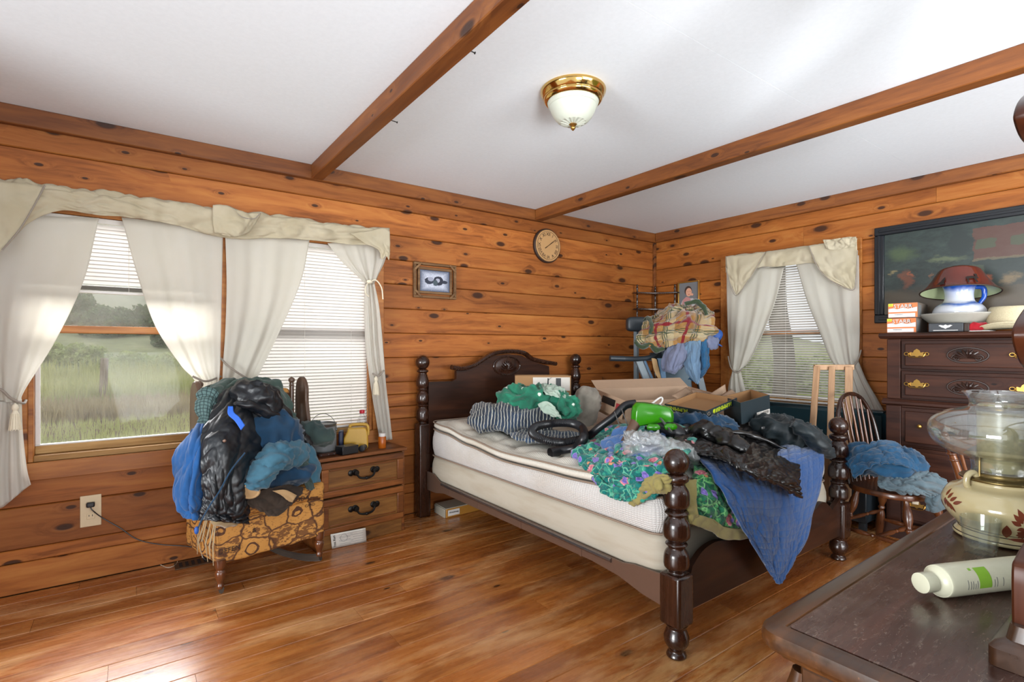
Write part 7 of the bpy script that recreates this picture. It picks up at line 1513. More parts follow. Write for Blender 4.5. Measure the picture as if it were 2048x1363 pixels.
hang('white_strap', ([(1314, 716, 4.38), (1320, 716, 4.38), (1327, 716, 4.38)], [(1320, 745, 4.38), (1326, 745, 4.38), (1331, 745, 4.38)], [(1326, 774, 4.38), (1329, 775, 4.38), (1332, 775, 4.38)]), M['lblue'], 'pale hanging strap beside the blue deck panel', 11, 0.003)
wc = blob('white_cloth', P(1424, 685, d=4.26), (0.055, 0.04, 0.05), M['lav'], None, (0, 0, -YAW), 0.9, 0.016, 14, 5, n=36); tag(wc, 'white and lilac cloth balled beside the blue cap', 'clothing', GL)
cp = thing('baseball_cap', 'royal blue cap hanging at the edge of the plaid blanket', 'cap', P(1434, 672, d=4.32))
blob('crown', P(1432, 670, d=4.34), (0.052, 0.04, 0.055), M['royal'], cp, (0, 0.4, -YAW), 0.85, 0.003, 8, 5, n=30)
blob('brim', P(1437, 688, d=4.26), (0.035, 0.03, 0.006), M['royal'], cp, (0.3, 0.5, -YAW), 0.9, 0.0, 8, 5, n=24)
# corner what-not shelf
cs = thing('corner_shelf', 'dark corner shelf with turned spindles behind the treadmill', 'shelf', (4.45, 3.52, 0))
pts3 = [Vector((4.16, 3.515, 0)), Vector((4.445, 3.515, 0)), Vector((4.445, 3.27, 0))]
for zz in (0.12, 0.45, 0.78, 1.10, 1.36, 1.62, 1.785):
    bm = B(); a_prism(bm, [(4.475, 3.545), (4.475, 3.235), (4.43, 3.235), (4.36, 3.36), (4.30, 3.42), (4.13, 3.48), (4.13, 3.545)], 'z', zz, zz + 0.014); bev(obj('shelf_board', bm, M['walnut'], cs), 0.003)
for p_ in pts3:
    for z0, z1 in ((0.0, 0.12), (0.134, 0.45), (0.464, 0.78), (0.794, 1.10), (1.114, 1.36), (1.374, 1.62), (1.634, 1.785), (1.799, 1.88)):
        h = z1 - z0; bm = B(); a_lathe(bm, smoothprof([(0.007, z0), (0.011, z0 + h * 0.12), (0.008, z0 + h * 0.25), (0.012, z0 + h * 0.5), (0.008, z0 + h * 0.75), (0.011, z0 + h * 0.88), (0.007 if z1 < 1.87 else 0.002, z1)], 3), p_, 10); obj('spindle', bm, M['walnut'], cs)
# baby picture
bpz = thing('baby_picture', 'gold-framed portrait of a baby in pink above the plaid blanket', 'picture', (WX, 3.05, 1.7))
tl, trr = P(1356, 565, x=WX - 0.012), P(1399, 559, x=WX - 0.012); y0_, y1_ = trr.y, tl.y; zt_ = (tl.z + trr.z) / 2; zb_ = zt_ - 0.36
M['gold'] = plain('gold_frame', 'b98d45', 0.3, 0.8)
for (a, b, c, d) in ((y0_, y1_, zt_ - 0.014, zt_), (y0_, y1_, zb_, zb_ + 0.014), (y0_, y0_ + 0.014, zb_ + 0.014, zt_ - 0.014), (y1_ - 0.014, y1_, zb_ + 0.014, zt_ - 0.014)): boxo('gold_moulding', M['gold'], bpz, WX - 0.022, WX - 0.001, a, b, c, d, 0.003)
boxo('backdrop', plain('portrait_backdrop', '6d6f72', 0.5, bs=6), bpz, WX - 0.010, WX - 0.004, y0_ + 0.014, y1_ - 0.014, zb_ + 0.014, zt_ - 0.014, 0)
def patch(par, name, cy_, cz_, ry, rz, mat, xo, n=24, wob=0.0):
    bm = B(); vs = [bm.verts.new((WX - 0.0104 - xo, cy_ + ry * math.cos(2 * PI * k / n) * (1 + wob * math.sin(3 * k)), cz_ + rz * math.sin(2 * PI * k / n) * (1 + wob * math.cos(4 * k)))) for k in range(n)]; bm.faces.new(vs); return obj(name, bm, mat, par, smooth=0)
skin = plain('portrait_skin', 'd09a80', 0.5); pink = plain('portrait_pink', 'b57f7c', 0.6); wht = plain('portrait_white', 'b9b3b3', 0.6); hair = plain('portrait_hair', '3a2a22', 0.6)
ym = (y0_ + y1_) / 2; zm = zt_ - 0.115
patch(bpz, 'printed_dress', ym, zm - 0.13, 0.095, 0.08, wht, 0.0002, wob=0.08); patch(bpz, 'printed_dress', ym + 0.02, zm - 0.11, 0.055, 0.07, pink, 0.0006, wob=0.05)
patch(bpz, 'printed_hair', ym + 0.005, zm + 0.020, 0.042, 0.048, hair, 0.0004); patch(bpz, 'printed_face', ym - 0.002, zm + 0.005, 0.034, 0.042, skin, 0.0008)
for s in (-1, 1): patch(bpz, 'printed_eye', ym - 0.004 + 0.013 * s, zm + 0.012, 0.004, 0.003, hair, 0.0012, 10)
patch(bpz, 'printed_mouth', ym - 0.004, zm - 0.017, 0.008, 0.003, M['redc'], 0.0012, 10); patch(bpz, 'printed_hand', ym - 0.04, zm - 0.02, 0.015, 0.012, skin, 0.0010, 10)
# ---------------------------------------------------------------- bench under the small window
M['vinylt'] = plain('dark_teal_vinyl', '16333b', 0.35, bs=20)
bn = thing('bench', 'low dark teal vinyl bench with padded back under the small window', 'bench', (4.25, 2.1, 0))
zb_top = 0.785
bm = B(); a_bb(bm, 4.27, 4.40, 1.385, 2.42, 0.40, zb_top); bmesh.ops.bevel(bm, geom=list(bm.edges), offset=0.03, segments=3, affect='EDGES'); obj('backrest', bm, M['vinylt'], bn, smooth=50)
bm = B(); a_bb(bm, 3.93, 4.268, 1.385, 2.42, 0.30, 0.43); bmesh.ops.bevel(bm, geom=list(bm.edges), offset=0.03, segments=3, affect='EDGES'); obj('seat_pad', bm, M['vinylt'], bn, smooth=50)
boxo('base', M['tmd'], bn, 3.96, 4.39, 1.40, 2.40, 0.06, 0.298, 0.006)
for xx in (3.99, 4.35):
    for yy in (1.43, 2.37): boxo('leg', M['tmd'], bn, xx - 0.02, xx + 0.02, yy - 0.02, yy + 0.02, 0.0, 0.059, 0.002)
bm = B(); a_box(bm, (4.335, 1.99, zb_top - 0.02), (0.002, 0.002, 0.002)); bm.free()
# pale wooden frame
wf = thing('wooden_frame', 'tall pale unpainted wooden frame with slats leaning between bed and bench', 'frame', (3.83, 1.72, 0), -YAW)
def wp(u, v, d): return P(u, v, d=d)
def stick(name, a, b, w1, t1, par=wf, mat=None):
    d = b - a; bm = B(); a_box(bm, (0, 0, 0), (w1, t1, d.length)); q = Matrix.Rotation(-YAW, 4, 'Z') @ (Matrix.Rotation(YAW, 4, 'Z') @ d).to_track_quat('Z', 'Y').to_matrix().to_4x4()
    bm.transform(Matrix.Translation((a + b) / 2) @ q); return bev(obj(name, bm, mat or M['maple'], par), 0.003)
D0 = 3.42
stick('stile', wp(1634, 732, D0 + 0.05), wp(1624, 874, D0), 0.036, 0.022); stick('stile', wp(1657, 876, D0), wp(1652, 1052, D0 - 0.02), 0.036, 0.022)
stick('slat', wp(1664, 733, D0 + 0.05), wp(1660, 876, D0), 0.036, 0.022); stick('stile', wp(1698, 733, D0 + 0.05), wp(1694, 1040, D0 - 0.02), 0.044, 0.022)
stick('lower_stile', wp(1629, 878, D0), wp(1632, 1045, D0), 0.036, 0.022)
stick('top_rail', wp(1628, 734, D0 + 0.075), wp(1707, 734, D0 + 0.075), 0.02, 0.036); stick('cross_rail', wp(1616, 880, D0 + 0.03), wp(1700, 874, D0 + 0.03), 0.022, 0.044)

# ---------------------------------------------------------------- windsor chair
WR = -0.16
wc_ = thing('windsor_chair', 'dark bow-back spindle chair piled with jeans beside the chest of drawers', 'chair', (3.70, 1.16, 0), WR)
def lo(name, bm, mat, par=wc_, sm=50): return obj(name, bm, mat, par, False, sm)
bm = B(); LPs = []
for s_, z_ in ((0.86, 0.372), (0.98, 0.380), (1.0, 0.395), (0.97, 0.410), (0.90, 0.412), (0.5, 0.402), (0.1, 0.398)): LPs.append([(0.235 * s_ * math.copysign(abs(math.cos(2 * PI * k / 40)) ** 0.8, math.cos(2 * PI * k / 40)), 0.215 * s_ * math.copysign(abs(math.sin(2 * PI * k / 40)) ** 0.8, math.sin(2 * PI * k / 40)), z_) for k in range(40)])
R_ = loft(bm, LPs); bm.faces.new(R_[0][::-1]); bm.faces.new(R_[-1]); bmesh.ops.recalc_face_normals(bm, faces=bm.faces); lo('seat', bm, M['honey'])
bowp = crv([(-0.185, 0.16, 0.405), (-0.20, 0.19, 0.60), (-0.185, 0.225, 0.78), (-0.11, 0.25, 0.905), (0, 0.26, 0.94), (0.11, 0.25, 0.905), (0.185, 0.225, 0.78), (0.20, 0.19, 0.60), (0.185, 0.16, 0.405)], 8)
bm = B(); a_tube(bm, bowp, 0.013, 10); lo('bow', bm, M['walnut'])
for k in range(7):
    x = -0.135 + 0.045 * k; top = min(bowp, key=lambda q: abs(q.x - x * 1.12) + (0 if q.z > 0.6 else 9)); bm = B(); a_tube(bm, [Vector((x, 0.165, 0.405)), (Vector((x, 0.165, 0.405)) + top) / 2, top], [0.006, 0.009, 0.005], 8); lo('spindle', bm, M['honey'])
def turned(a, b, r, par=wc_, mat=None, name='leg', n=14):
    a, b = Vector(a), Vector(b); L = (b - a).length; q = (b - a).to_track_quat('Z', 'Y').to_matrix().to_4x4()
    bm = B(); a_lathe(bm, smoothprof([(r * 0.55, 0), (r * 0.8, L * 0.08), (r * 1.0, L * 0.3), (r * 0.9, L * 0.45), (r * 0.55, L * 0.52), (r * 0.85, L * 0.56), (r * 0.55, L * 0.60), (r * 1.0, L * 0.7), (r * 0.95, L * 0.82), (r * 0.6, L * 0.92), (r * 0.7, L)], 3), a, n, q); return lo(name, bm, mat or M['honey'], par)
LG = {}
for sx_ in (-1, 1):
    for sy_ in (-1, 1):
        LG[sx_, sy_] = (Vector((sx_ * 0.215, sy_ * 0.20, 0.001)), Vector((sx_ * 0.14, sy_ * 0.13, 0.38))); turned(*LG[sx_, sy_], 0.024)
mid = lambda k, t: LG[k][0].lerp(LG[k][1], t)
for sx_ in (-1, 1): turned(mid((sx_, -1), 0.35), mid((sx_, 1), 0.35), 0.014, name='stretcher')
turned((mid((-1, -1), 0.35) + mid((-1, 1), 0.35)) / 2, (mid((1, -1), 0.35) + mid((1, 1), 0.35)) / 2, 0.014, name='stretcher')
turned(mid((-1, -1), 0.55), mid((1, -1), 0.55), 0.012, name='stretcher'); turned(mid((-1, 1), 0.5), mid((1, 1), 0.5), 0.012, name='stretcher')
GW = 'clothes on the spindle chair'
wj = thing('blue_jeans', 'deep blue jeans in a soft pile on the spindle chair seat', 'clothing', P(1775, 930, d=3.0), 0, GW)
blob('bundle', P(1772, 922, d=3.02), (0.235, 0.16, 0.088), M['denim'], wj, (0, 0.12, -YAW), 0.9, 0.03, 6, 8, n=90)
sheet('waistband_fold', [[P(a, b, d=c) for a, b, c in r_] for r_ in ([(1703, 920, 2.98), (1728, 898, 3.0), (1762, 884, 3.02), (1800, 892, 3.02), (1812, 905, 3.0)], [(1700, 935, 2.90), (1730, 912, 2.88), (1768, 898, 2.88), (1805, 905, 2.90), (1830, 925, 2.92)], [(1706, 955, 2.86), (1735, 935, 2.80), (1772, 925, 2.79), (1812, 930, 2.82), (1840, 940, 2.86)])], M['denim'], wj, 60, 40, 0.018, 8, 4, thick=0.008)
wg = thing('grey_trousers', 'washed grey-blue trousers under the deep blue jeans, one leg hanging', 'clothing', P(1840, 970, d=2.95), 0, GW)
sheet('folded_legs', [[P(a, b, d=c) for a, b, c in r_] for r_ in ([(1760, 950, 2.95), (1800, 945, 2.95), (1840, 938, 2.95), (1880, 952, 2.9)], [(1755, 965, 2.88), (1800, 960, 2.86), (1845, 955, 2.86), (1895, 966, 2.86)], [(1765, 975, 2.84), (1808, 978, 2.8), (1850, 978, 2.8), (1892, 982, 2.82)], [(1790, 982, 2.84), (1825, 988, 2.82), (1855, 990, 2.82), (1884, 992, 2.84)])], M['greyden'], wg, 60, 50, 0.014, 12, 6, thick=0.008)
limb('rolled_leg', [P(1808, 962, d=2.84), P(1840, 968, d=2.80), P(1872, 976, d=2.80), P(1886, 984, d=2.82)], [0.018, 0.028, 0.03, 0.02], M['greyden'], wg, 0.008, 14, 3)
sheet('hanging_leg', [[P(a, b, d=c) for a, b, c in r_] for r_ in ([(1852, 985, 2.84), (1870, 985, 2.82), (1888, 985, 2.84)], [(1852, 1000, 2.84), (1872, 1002, 2.80), (1892, 1000, 2.84)], [(1852, 1020, 2.84), (1870, 1024, 2.82), (1888, 1015, 2.84)])], M['greyden'], wg, 26, 26, 0.010, 12, 9, thick=0.006)
tg_ = sheet('paper_tag', [[P(1826, 988, d=2.97), P(1840, 988, d=2.97)], [P(1824, 1000, d=2.97), P(1838, 1000, d=2.97)], [P(1824, 1007, d=2.97), P(1837, 1009, d=2.97)]], M['tassel'], None, 6, 8, 0, thick=0.001); tag(tg_, 'small cream paper tag dangling below the spindle chair seat', 'tag')
# second chair, its back post seen left of the lamp
c2_ = thing('side_chair', 'honey brown wooden side chair half hidden behind the oil lamp', 'chair', (3.30, 0.46, 0), 0.9)
def lo2(name, bm): return obj(name, bm, M['honey'], c2_, False, 50)
for sx_ in (-1, 1):
    bm = B(); a_tube(bm, crv([(sx_ * 0.19, 0.19, 0.0), (sx_ * 0.19, 0.18, 0.42), (sx_ * 0.20, 0.22, 0.62), (sx_ * 0.215, 0.275, 0.80)], 6), [0.016, 0.018, 0.017, 0.015], 10, flat=(1, 1)); bk_ = lo2('back_post', bm)
    bm = B()
    for zz in (0.69, 0.72, 0.765): a_ball(bm, (sx_ * (0.2 + (zz - 0.62) * 0.083), 0.22 + (zz - 0.62) * 0.3, zz), 0.021, 7, (1, 1, 0.45))
    a_ball(bm, (sx_ * 0.2155, 0.278, 0.812), 0.017, 7); lo2('turned_beads', bm)['kind'] = 'stuff'
    turned((sx_ * 0.19, -0.18, 0.001), (sx_ * 0.17, -0.16, 0.40), 0.022, c2_, name='leg')
bm = B(); a_tube(bm, crv([(-0.21, 0.255, 0.755), (0, 0.295, 0.785), (0.21, 0.255, 0.755)], 8), 0.032, 8, flat=(0.3, 1)); lo2('crest_rail', bm)
for k in range(5): bm = B(); a_tube(bm, [(-0.12 + 0.06 * k, 0.19, 0.43), (-0.125 + 0.0625 * k, 0.28, 0.765)], 0.008, 8); lo2('spindle', bm)
boxo('seat', M['honey'], c2_, -0.22, 0.22, -0.21, 0.21, 0.40, 0.432, 0.014, False)

# ---------------------------------------------------------------- on the chest of drawers
CT = 1.3335
tam2 = plain('ammo_orange', 'c0672e', 0.5, bs=8); awh = plain('print_white', 'c9c6c4', 0.55)
def ammo(z, yc, rz, lab):
    b = thing('cartridge_box', lab, 'box', (4.20, yc, z), rz, 'orange and white cartridge boxes')
    x0, x1, y0, y1 = -0.14, 0.15, -0.078, 0.078; h = 0.097
    boxo('carton', plain('kraft_grey_carton', '6f6258', 0.7), b, x0 + 0.001, x1, y0, y1, 0.001, h, 0.002, False)
    f = x0
    boxo('orange_band', tam2, b, f - 0.0006, f + 0.0008, y0, y1, h * 0.03, h * 0.98, 0, False)
    bm = B(); a_prism(bm, [(y1 - 0.002, h * 0.62), (0.05, h * 0.66), (0.03, h * 0.58), (0.0, h * 0.68), (-0.03, h * 0.6), (y0 + 0.002, h * 0.70), (y0 + 0.002, h * 0.40), (y1 - 0.002, h * 0.40)], 'x', f - 0.0010, f - 0.0007); obj('white_mountains', bm, awh, b, False, 0)
    boxo('white_panel', awh, b, f - 0.0010, f - 0.0007, y0 + 0.012, y1 - 0.002, h * 0.05, h * 0.30, 0, False)
    boxo('yellow_corner', M['lime'], b, f - 0.0012, f - 0.0008, y1 - 0.026, y1 - 0.001, h * 0.80, h * 0.97, 0, False)
    Mx = rootmat(b); g = lambda y, zz, o=0.0014: Mx @ Vector((f - o, y, zz)); rgt = Mx.to_3x3() @ Vector((0, -1, 0))
    text('letters', 'STARR', 0.036, g(-0.002, h * 0.76), rgt, (0, 0, 1), M['ink'], b, 0.0002); text('letters', 'STARR', 0.034, g(-0.001, h * 0.77, 0.0022), rgt, (0, 0, 1), awh, b, 0.0002)
    text('letters', 'WARNING', 0.010, g(0.02, h * 0.22), rgt, (0, 0, 1), M['ink'], b, 0.0001); text('letters', '12', 0.014, g(y1 - 0.013, h * 0.885, 0.0016), rgt, (0, 0, 1), M['ink'], b, 0.0001)
    boxo('grey_panel', M['label'], b, x0 + 0.02, x0 + 0.10, y0 - 0.0012, y0 - 0.0004, h * 0.1, h * 0.85, 0, False)
ammo(CT, 1.243, 0.06, 'orange and white cartridge box at the bottom of the pair'); ammo(CT + 0.0985, 1.240, 0.09, 'orange and white cartridge box on top of its twin')
ec = thing('eyeglass_case', 'small black box with silver winged emblem in front of the basin', 'box', (4.085, 1.005, CT), 0.03)
boxo('case', plain('charcoal_card', '2b2e33', 0.5), ec, -0.035, 0.035, -0.085, 0.085, 0.001, 0.056, 0.004, False); boxo('brown_end', M['bark2'], ec, -0.033, 0.034, -0.112, -0.0855, 0.001, 0.052, 0.004, False)
bm = B(); em = [(0, 0.012), (0.01, 0.006), (0.024, 0.010), (0.034, 0.006), (0.026, 0.002), (0.02, -0.004), (0.008, -0.008), (0, -0.014), (-0.008, -0.008), (-0.02, -0.004), (-0.026, 0.002), (-0.034, 0.006), (-0.024, 0.010), (-0.01, 0.006)]
a_prism(bm, [(a, 0.034 + b) for a, b in em], 'x', -0.0362, -0.0352); obj('winged_emblem', bm, M['vinyl'], ec, False, 0)
boxo('silver_line', M['vinyl'], ec, -0.0362, -0.0352, -0.06, 0.06, 0.0095, 0.0125, 0, False)
M['china'] = plain('cream_glazed_china', 'cfcabb', 0.15, coat=0.0) if False else plain('cream_glazed_china', 'a5a196', 0.15)
tbl = NT('blue_washed_glaze'); zz_ = sep(tbl, tbl.n('NewGeometry').outputs['Position'])[2]; nb_ = tbl.math('ADD', zz_, tbl.math('MULTIPLY', tbl.noise(tbl.tc(), 9, 3), 0.05))
c_ = tbl.ramp(tbl.math('DIVIDE', tbl.math('SUBTRACT', nb_, CT), 0.33), [(0.0, 'c9c5b8'), (0.36, 'c9c5b8'), (0.40, '3b5b9a'), (0.44, 'c4c6cc'), (0.56, 'bfc3ce'), (0.62, '3f63a8'), (0.66, 'c4c6cc'), (0.86, 'aab4cc'), (0.94, '1f4a9c')])
tbl.col(c_); tbl.set(Roughness=0.12, Coat_Weight=0.5); M['bluewash'] = tbl.m
bs_ = thing('wash_basin', 'cream and blue china basin holding a pitcher on the chest of drawers', 'basin', (4.25, 0.985, CT)); c0 = Vector((4.25, 0.985, CT))
bm = B(); a_lathe(bm, smoothprof([(0.075, 0.0), (0.08, 0.004), (0.078, 0.012), (0.13, 0.045), (0.175, 0.085), (0.205, 0.112), (0.205, 0.117), (0.17, 0.092), (0.12, 0.052), (0.07, 0.024), (0.001, 0.020)], 4), c0, 44); obj('bowl', bm, M['china'], bs_)
bm = B(); a_lathe(bm, [(0.190, 0.1045), (0.2065, 0.1135), (0.2070, 0.1175), (0.2030, 0.1195)], c0, 44, cap=False); obj('blue_rim', bm, M['bluewash'], bs_)
pt = thing('pitcher', 'blue and white china pitcher standing in the wash basin', 'pitcher', (4.25, 0.985, CT + 0.026)); c0 = Vector((4.25, 0.985, CT + 0.026))
bm = B(); a_lathe(bm, smoothprof([(0.06, 0.0), (0.07, 0.01), (0.115, 0.05), (0.135, 0.10), (0.115, 0.145), (0.08, 0.17), (0.072, 0.21), (0.078, 0.25), (0.09, 0.275), (0.086, 0.278), (0.072, 0.25), (0.066, 0.20)], 4), c0, 40); obj('body', bm, M['bluewash'], pt)
hd = Vector((RT[0], RT[1], 0)) * 1.0 - Vector((FW[0], FW[1], 0)) * 0.25
bm = B(); a_tube(bm, crv([c0 + hd * 0.078 + Vector((0, 0, 0.26)), c0 + hd * 0.125 + Vector((0, 0, 0.255)), c0 + hd * 0.13 + Vector((0, 0, 0.2)), c0 + hd * 0.105 + Vector((0, 0, 0.15)), c0 + hd * 0.125 + Vector((0, 0, 0.118))], 6), [0.012, 0.015, 0.013, 0.010, 0.014], 10); obj('handle', bm, plain('cobalt_glaze', '1b4aa8', 0.15), pt)
shd = thing('lampshade', 'reddish brown lampshade with black moose and pine tree, resting tilted on the pitcher', 'lampshade', (4.22, 0.985, 1.58))
Ms = Matrix.Translation((4.215, 0.975, 1.585)) @ Matrix.Rotation(-YAW, 4, 'Z') @ Matrix.Rotation(0.10, 4, 'Y') @ Matrix.Rotation(-0.12, 4, 'X')
tsh = NT('rust_brown_enamel'); tsh.col(tsh.mix(tsh.noise(tsh.tc(), 5, 3), '421a13', '6a2c20')); tsh.set(Roughness=0.2, Coat_Weight=0.4)
bm = B(); a_lathe(bm, smoothprof([(0.198, 0.0), (0.168, 0.032), (0.140, 0.075), (0.118, 0.115), (0.098, 0.145), (0.060, 0.16)], 4), (0, 0, 0), 48, cap=False); bm.transform(Ms); so = obj('outer_shell', bm, tsh.m, shd)
bm = B(); a_lathe(bm, smoothprof([(0.196, 0.0), (0.166, 0.031), (0.138, 0.073), (0.116, 0.113), (0.096, 0.143), (0.0580, 0.158)], 4), (0, 0, 0), 48, cap=False); bm.transform(Ms); bmesh.ops.reverse_faces(bm, faces=bm.faces); obj('pale_lining', bm, plain('pale_green_enamel', 'a9b48c', 0.3), shd)
bm = B(); a_tube(bm, [Ms @ Vector((0.198 * math.cos(2 * PI * k / 48), 0.198 * math.sin(2 * PI * k / 48), 0)) for k in range(48)], 0.004, 8, True); obj('dark_rim', bm, M['bark2'], shd)
bm = B(); a_lathe(bm, [(0.0605, 0.159), (0.058, 0.162), (0.0005, 0.163)], (0, 0, 0), 30); bm.transform(Ms); obj('top_ring', bm, M['bark2'], shd)
def onshade(a, t):
    r = 0.198 + (0.098 - 0.198) * t - 0.010 * math.sin(PI * t) ; z = 0.145 * t; return Ms @ Vector((r * 1.06 * math.sin(a - 0.71), -r * 1.06 * math.cos(a - 0.71), z))
def sil(name, pts): 
    bm = B(); bm.faces.new([bm.verts.new(onshade(a, t)) for a, t in pts]); return solid(obj(name, bm, M['gap'], shd, smooth=0), 0.0012)
for pts in ([(-0.62, 0.10), (-0.36, 0.10), (-0.47, 0.28)], [(-0.58, 0.2), (-0.40, 0.2), (-0.48, 0.38)], [(-0.54, 0.32), (-0.42, 0.32), (-0.48, 0.5)]): sil('pine_silhouette', pts)
for pts in ([(0.18, 0.30), (0.20, 0.42), (0.42, 0.46), (0.46, 0.34)], [(0.20, 0.32), (0.19, 0.10), (0.23, 0.10), (0.25, 0.32)], [(0.40, 0.34), (0.41, 0.10), (0.45, 0.10), (0.47, 0.36)], [(0.44, 0.34), (0.44, 0.45), (0.56, 0.40), (0.56, 0.33)], [(0.50, 0.42), (0.48, 0.56), (0.60, 0.58), (0.57, 0.44)]): sil('moose_silhouette', pts)
rc_ = blob('red_scarf', Vector((4.10, 0.862, CT + 0.028)), (0.035, 0.05, 0.028), M['redc'], None, (0, 0, 0.3), 0.9, 0.012, 14, 4, n=40, flat=CT + 0.002); tag(rc_, 'bunched red cloth between the basin and the straw hat', 'cloth')
pp = boxo('papers', M['vinyl'], None, 4.06, 4.19, 0.80, 0.90, CT + 0.0005, CT + 0.006, 0.001); tag(pp, 'thin stack of white papers under the red cloth', 'papers')
th_ = NT('woven_straw'); th_.col(th_.mix(th_.noise(th_.tc(), 200, 2), 'a99c7c', 'cfc4a4')); th_.set(Roughness=0.8); th_.bump(th_.vor(th_.tc(), 320).outputs['Distance'], 0.4, 0.003)
ht = thing('straw_hat', 'woven straw hat with creased crown on the chest of drawers', 'hat', (4.20, 0.725, CT)); c0 = Vector((4.20, 0.725, CT))
bm = B(); n = 48; prof = [(0.0005, 0.135), (0.03, 0.133), (0.06, 0.140), (0.082, 0.146), (0.092, 0.140), (0.098, 0.115), (0.104, 0.06), (0.108, 0.022), (0.125, 0.012), (0.155, 0.016), (0.172, 0.03), (0.172, 0.026)]
prof = smoothprof(prof, 3); rings = []
for r_, z_ in prof:
    row = []
    for k in range(n):
        a = 2 * PI * k / n; br = max(0, (r_ - 0.11) / 0.06); z2 = z_ + br * (0.020 * math.cos(2 * a) - 0.012 * (1 - math.cos(2 * a)) * 0.3) - (0.022 * math.exp(-(r_ / 0.05) ** 2) if z_ > 0.1 else 0)
        row.append(bm.verts.new(c0 + Vector((r_ * math.cos(a) * 0.9, r_ * math.sin(a) * 1.12, max(0.003, z2)))))
    rings.append(row)
for a, b in zip(rings, rings[1:]):
    for k in range(n): bm.faces.new((a[k], b[k], b[(k + 1) % n], a[(k + 1) % n]))
solid(obj('crown_and_brim', bm, th_.m, ht, smooth=60), 0.003, 1)
# large dark landscape
pa = thing('framed_painting', 'large dark country landscape painting in a black frame on the wall', 'painting', (WX, 0.9, 1.77))
PY0, PY1, PZ0, PZ1 = 0.16, 1.528, 1.418, 2.125; fwd_ = 0.062
M['pfr'] = plain('black_painting_frame', '15181d', 0.3, bs=20)
def moulding(a, b, inn, name='frame_moulding'):
    pass
for (a, b, c, d, ax) in ((PY0, PY1, PZ1 - fwd_, PZ1, 0), (PY0, PY1, PZ0, PZ0 + fwd_, 0), (PY0, PY0 + fwd_, PZ0 + fwd_, PZ1 - fwd_, 1), (PY1 - fwd_, PY1, PZ0 + fwd_, PZ1 - fwd_, 1)):
    m_ = boxo('frame_moulding', M['pfr'], pa, WX - 0.034, WX - 0.001, a, b, c, d, 0.006)
    if ax == 0: boxo('inner_bead', M['pfr'], m_, WX - 0.040, WX - 0.0345, a + fwd_ * 0.5, b - fwd_ * 0.5, (c + d) / 2 - 0.009, (c + d) / 2 + 0.009, 0.004)
    else: boxo('inner_bead', M['pfr'], m_, WX - 0.040, WX - 0.0345, (a + b) / 2 - 0.009, (a + b) / 2 + 0.009, c, d, 0.004)
tpa = NT('dark_landscape_canvas'); g = tpa.tc('Generated'); sg_ = sep(tpa, g); yy_ = tpa.math('MULTIPLY', tpa.math('SUBTRACT', 1.0, sg_[1]), 1.5); zz_ = sg_[2]
wv1 = tpa.math('MULTIPLY', tpa.math('SUBTRACT', tpa.noise(g, 9, 5, 0.7), 0.5), 0.22); wv2 = tpa.math('MULTIPLY', tpa.math('SUBTRACT', tpa.noise(tpa.mapping(g, (1, 1, 1), loc=(3, 1, 2)), 11, 5, 0.7), 0.5), 0.22)
yw, zw = tpa.math('ADD', yy_, wv1), tpa.math('ADD', zz_, wv2); yw2, zw2 = tpa.math('ADD', yy_, tpa.math('MULTIPLY', wv1, 0.35)), tpa.math('ADD', zz_, tpa.math('MULTIPLY', wv2, 0.35))
c_ = tpa.ramp(tpa.noise(g, 13, 6, 0.7), [(0.3, '1b2322'), (0.6, '2c3734'), (0.8, '3c4a3c')])
c_ = tpa.mix(tpa.ramp(zw, [(0.0, 0.9), (0.26, 0.6), (0.34, 0.0)]), c_, '4b3d2c')
def spot(cy_, cz_, ry, rz, colr, sf=0.7, y=None, z=None):
    global c_
    m = tpa.math('SQRT', tpa.math('ADD', tpa.math('POWER', tpa.math('DIVIDE', tpa.math('SUBTRACT', y or yw, cy_), ry), 2.0), tpa.math('POWER', tpa.math('DIVIDE', tpa.math('SUBTRACT', z or zw, cz_), rz), 2.0)))
    c_ = tpa.mix(tpa.ramp(m, [(1 - sf, 1.0), (1.0, 0.0)]), c_, colr)
def rect(y0, y1, z0, z1, colr, k=0.85):
    global c_
    m = tpa.math('MULTIPLY', tpa.math('MULTIPLY', tpa.math('GREATER_THAN', yw2, y0), tpa.math('LESS_THAN', yw2, y1)), tpa.math('MULTIPLY', tpa.math('GREATER_THAN', zw2, z0), tpa.math('LESS_THAN', zw2, z1)))
    c_ = tpa.mix(tpa.math('MULTIPLY', m, k), c_, colr)
spot(0.13, 0.74, 0.12, 0.12, '3d4a33', 0.8); spot(0.42, 0.62, 0.16, 0.05, '4d5540', 0.6)
rect(0.60, 1.5, 0.58, 0.93, '57342a', 0.65); spot(0.52, 0.82, 0.09, 0.2, '232b2a', 0.3); rect(0.60, 1.5, 0.56, 0.585, '6a5c44', 0.5); rect(0.62, 0.74, 0.70, 0.80, '3c4434'); rect(0.82, 0.92, 0.70, 0.80, '3c4434')
rect(0.60, 1.5, 0.26, 0.56, '222a28', 0.6); rect(0.58, 0.67, 0.42, 0.52, '3c4436', 0.8)
spot(0.20, 0.48, 0.025, 0.035, '84492f'); spot(0.16, 0.42, 0.045, 0.14, '653c2a'); spot(0.06, 0.52, 0.035, 0.03, '6f6446'); spot(0.70, 0.36, 0.04, 0.04, '7a4530'); spot(0.82, 0.34, 0.05, 0.08, '62533c'); spot(0.33, 0.44, 0.012, 0.02, '6a4a34')
tpa.col(c_); tpa.set(Roughness=0.35)
boxo('canvas', tpa.m, pa, WX - 0.016, WX - 0.010, PY0 + fwd_, PY1 - fwd_, PZ0 + fwd_, PZ1 - fwd_, 0)

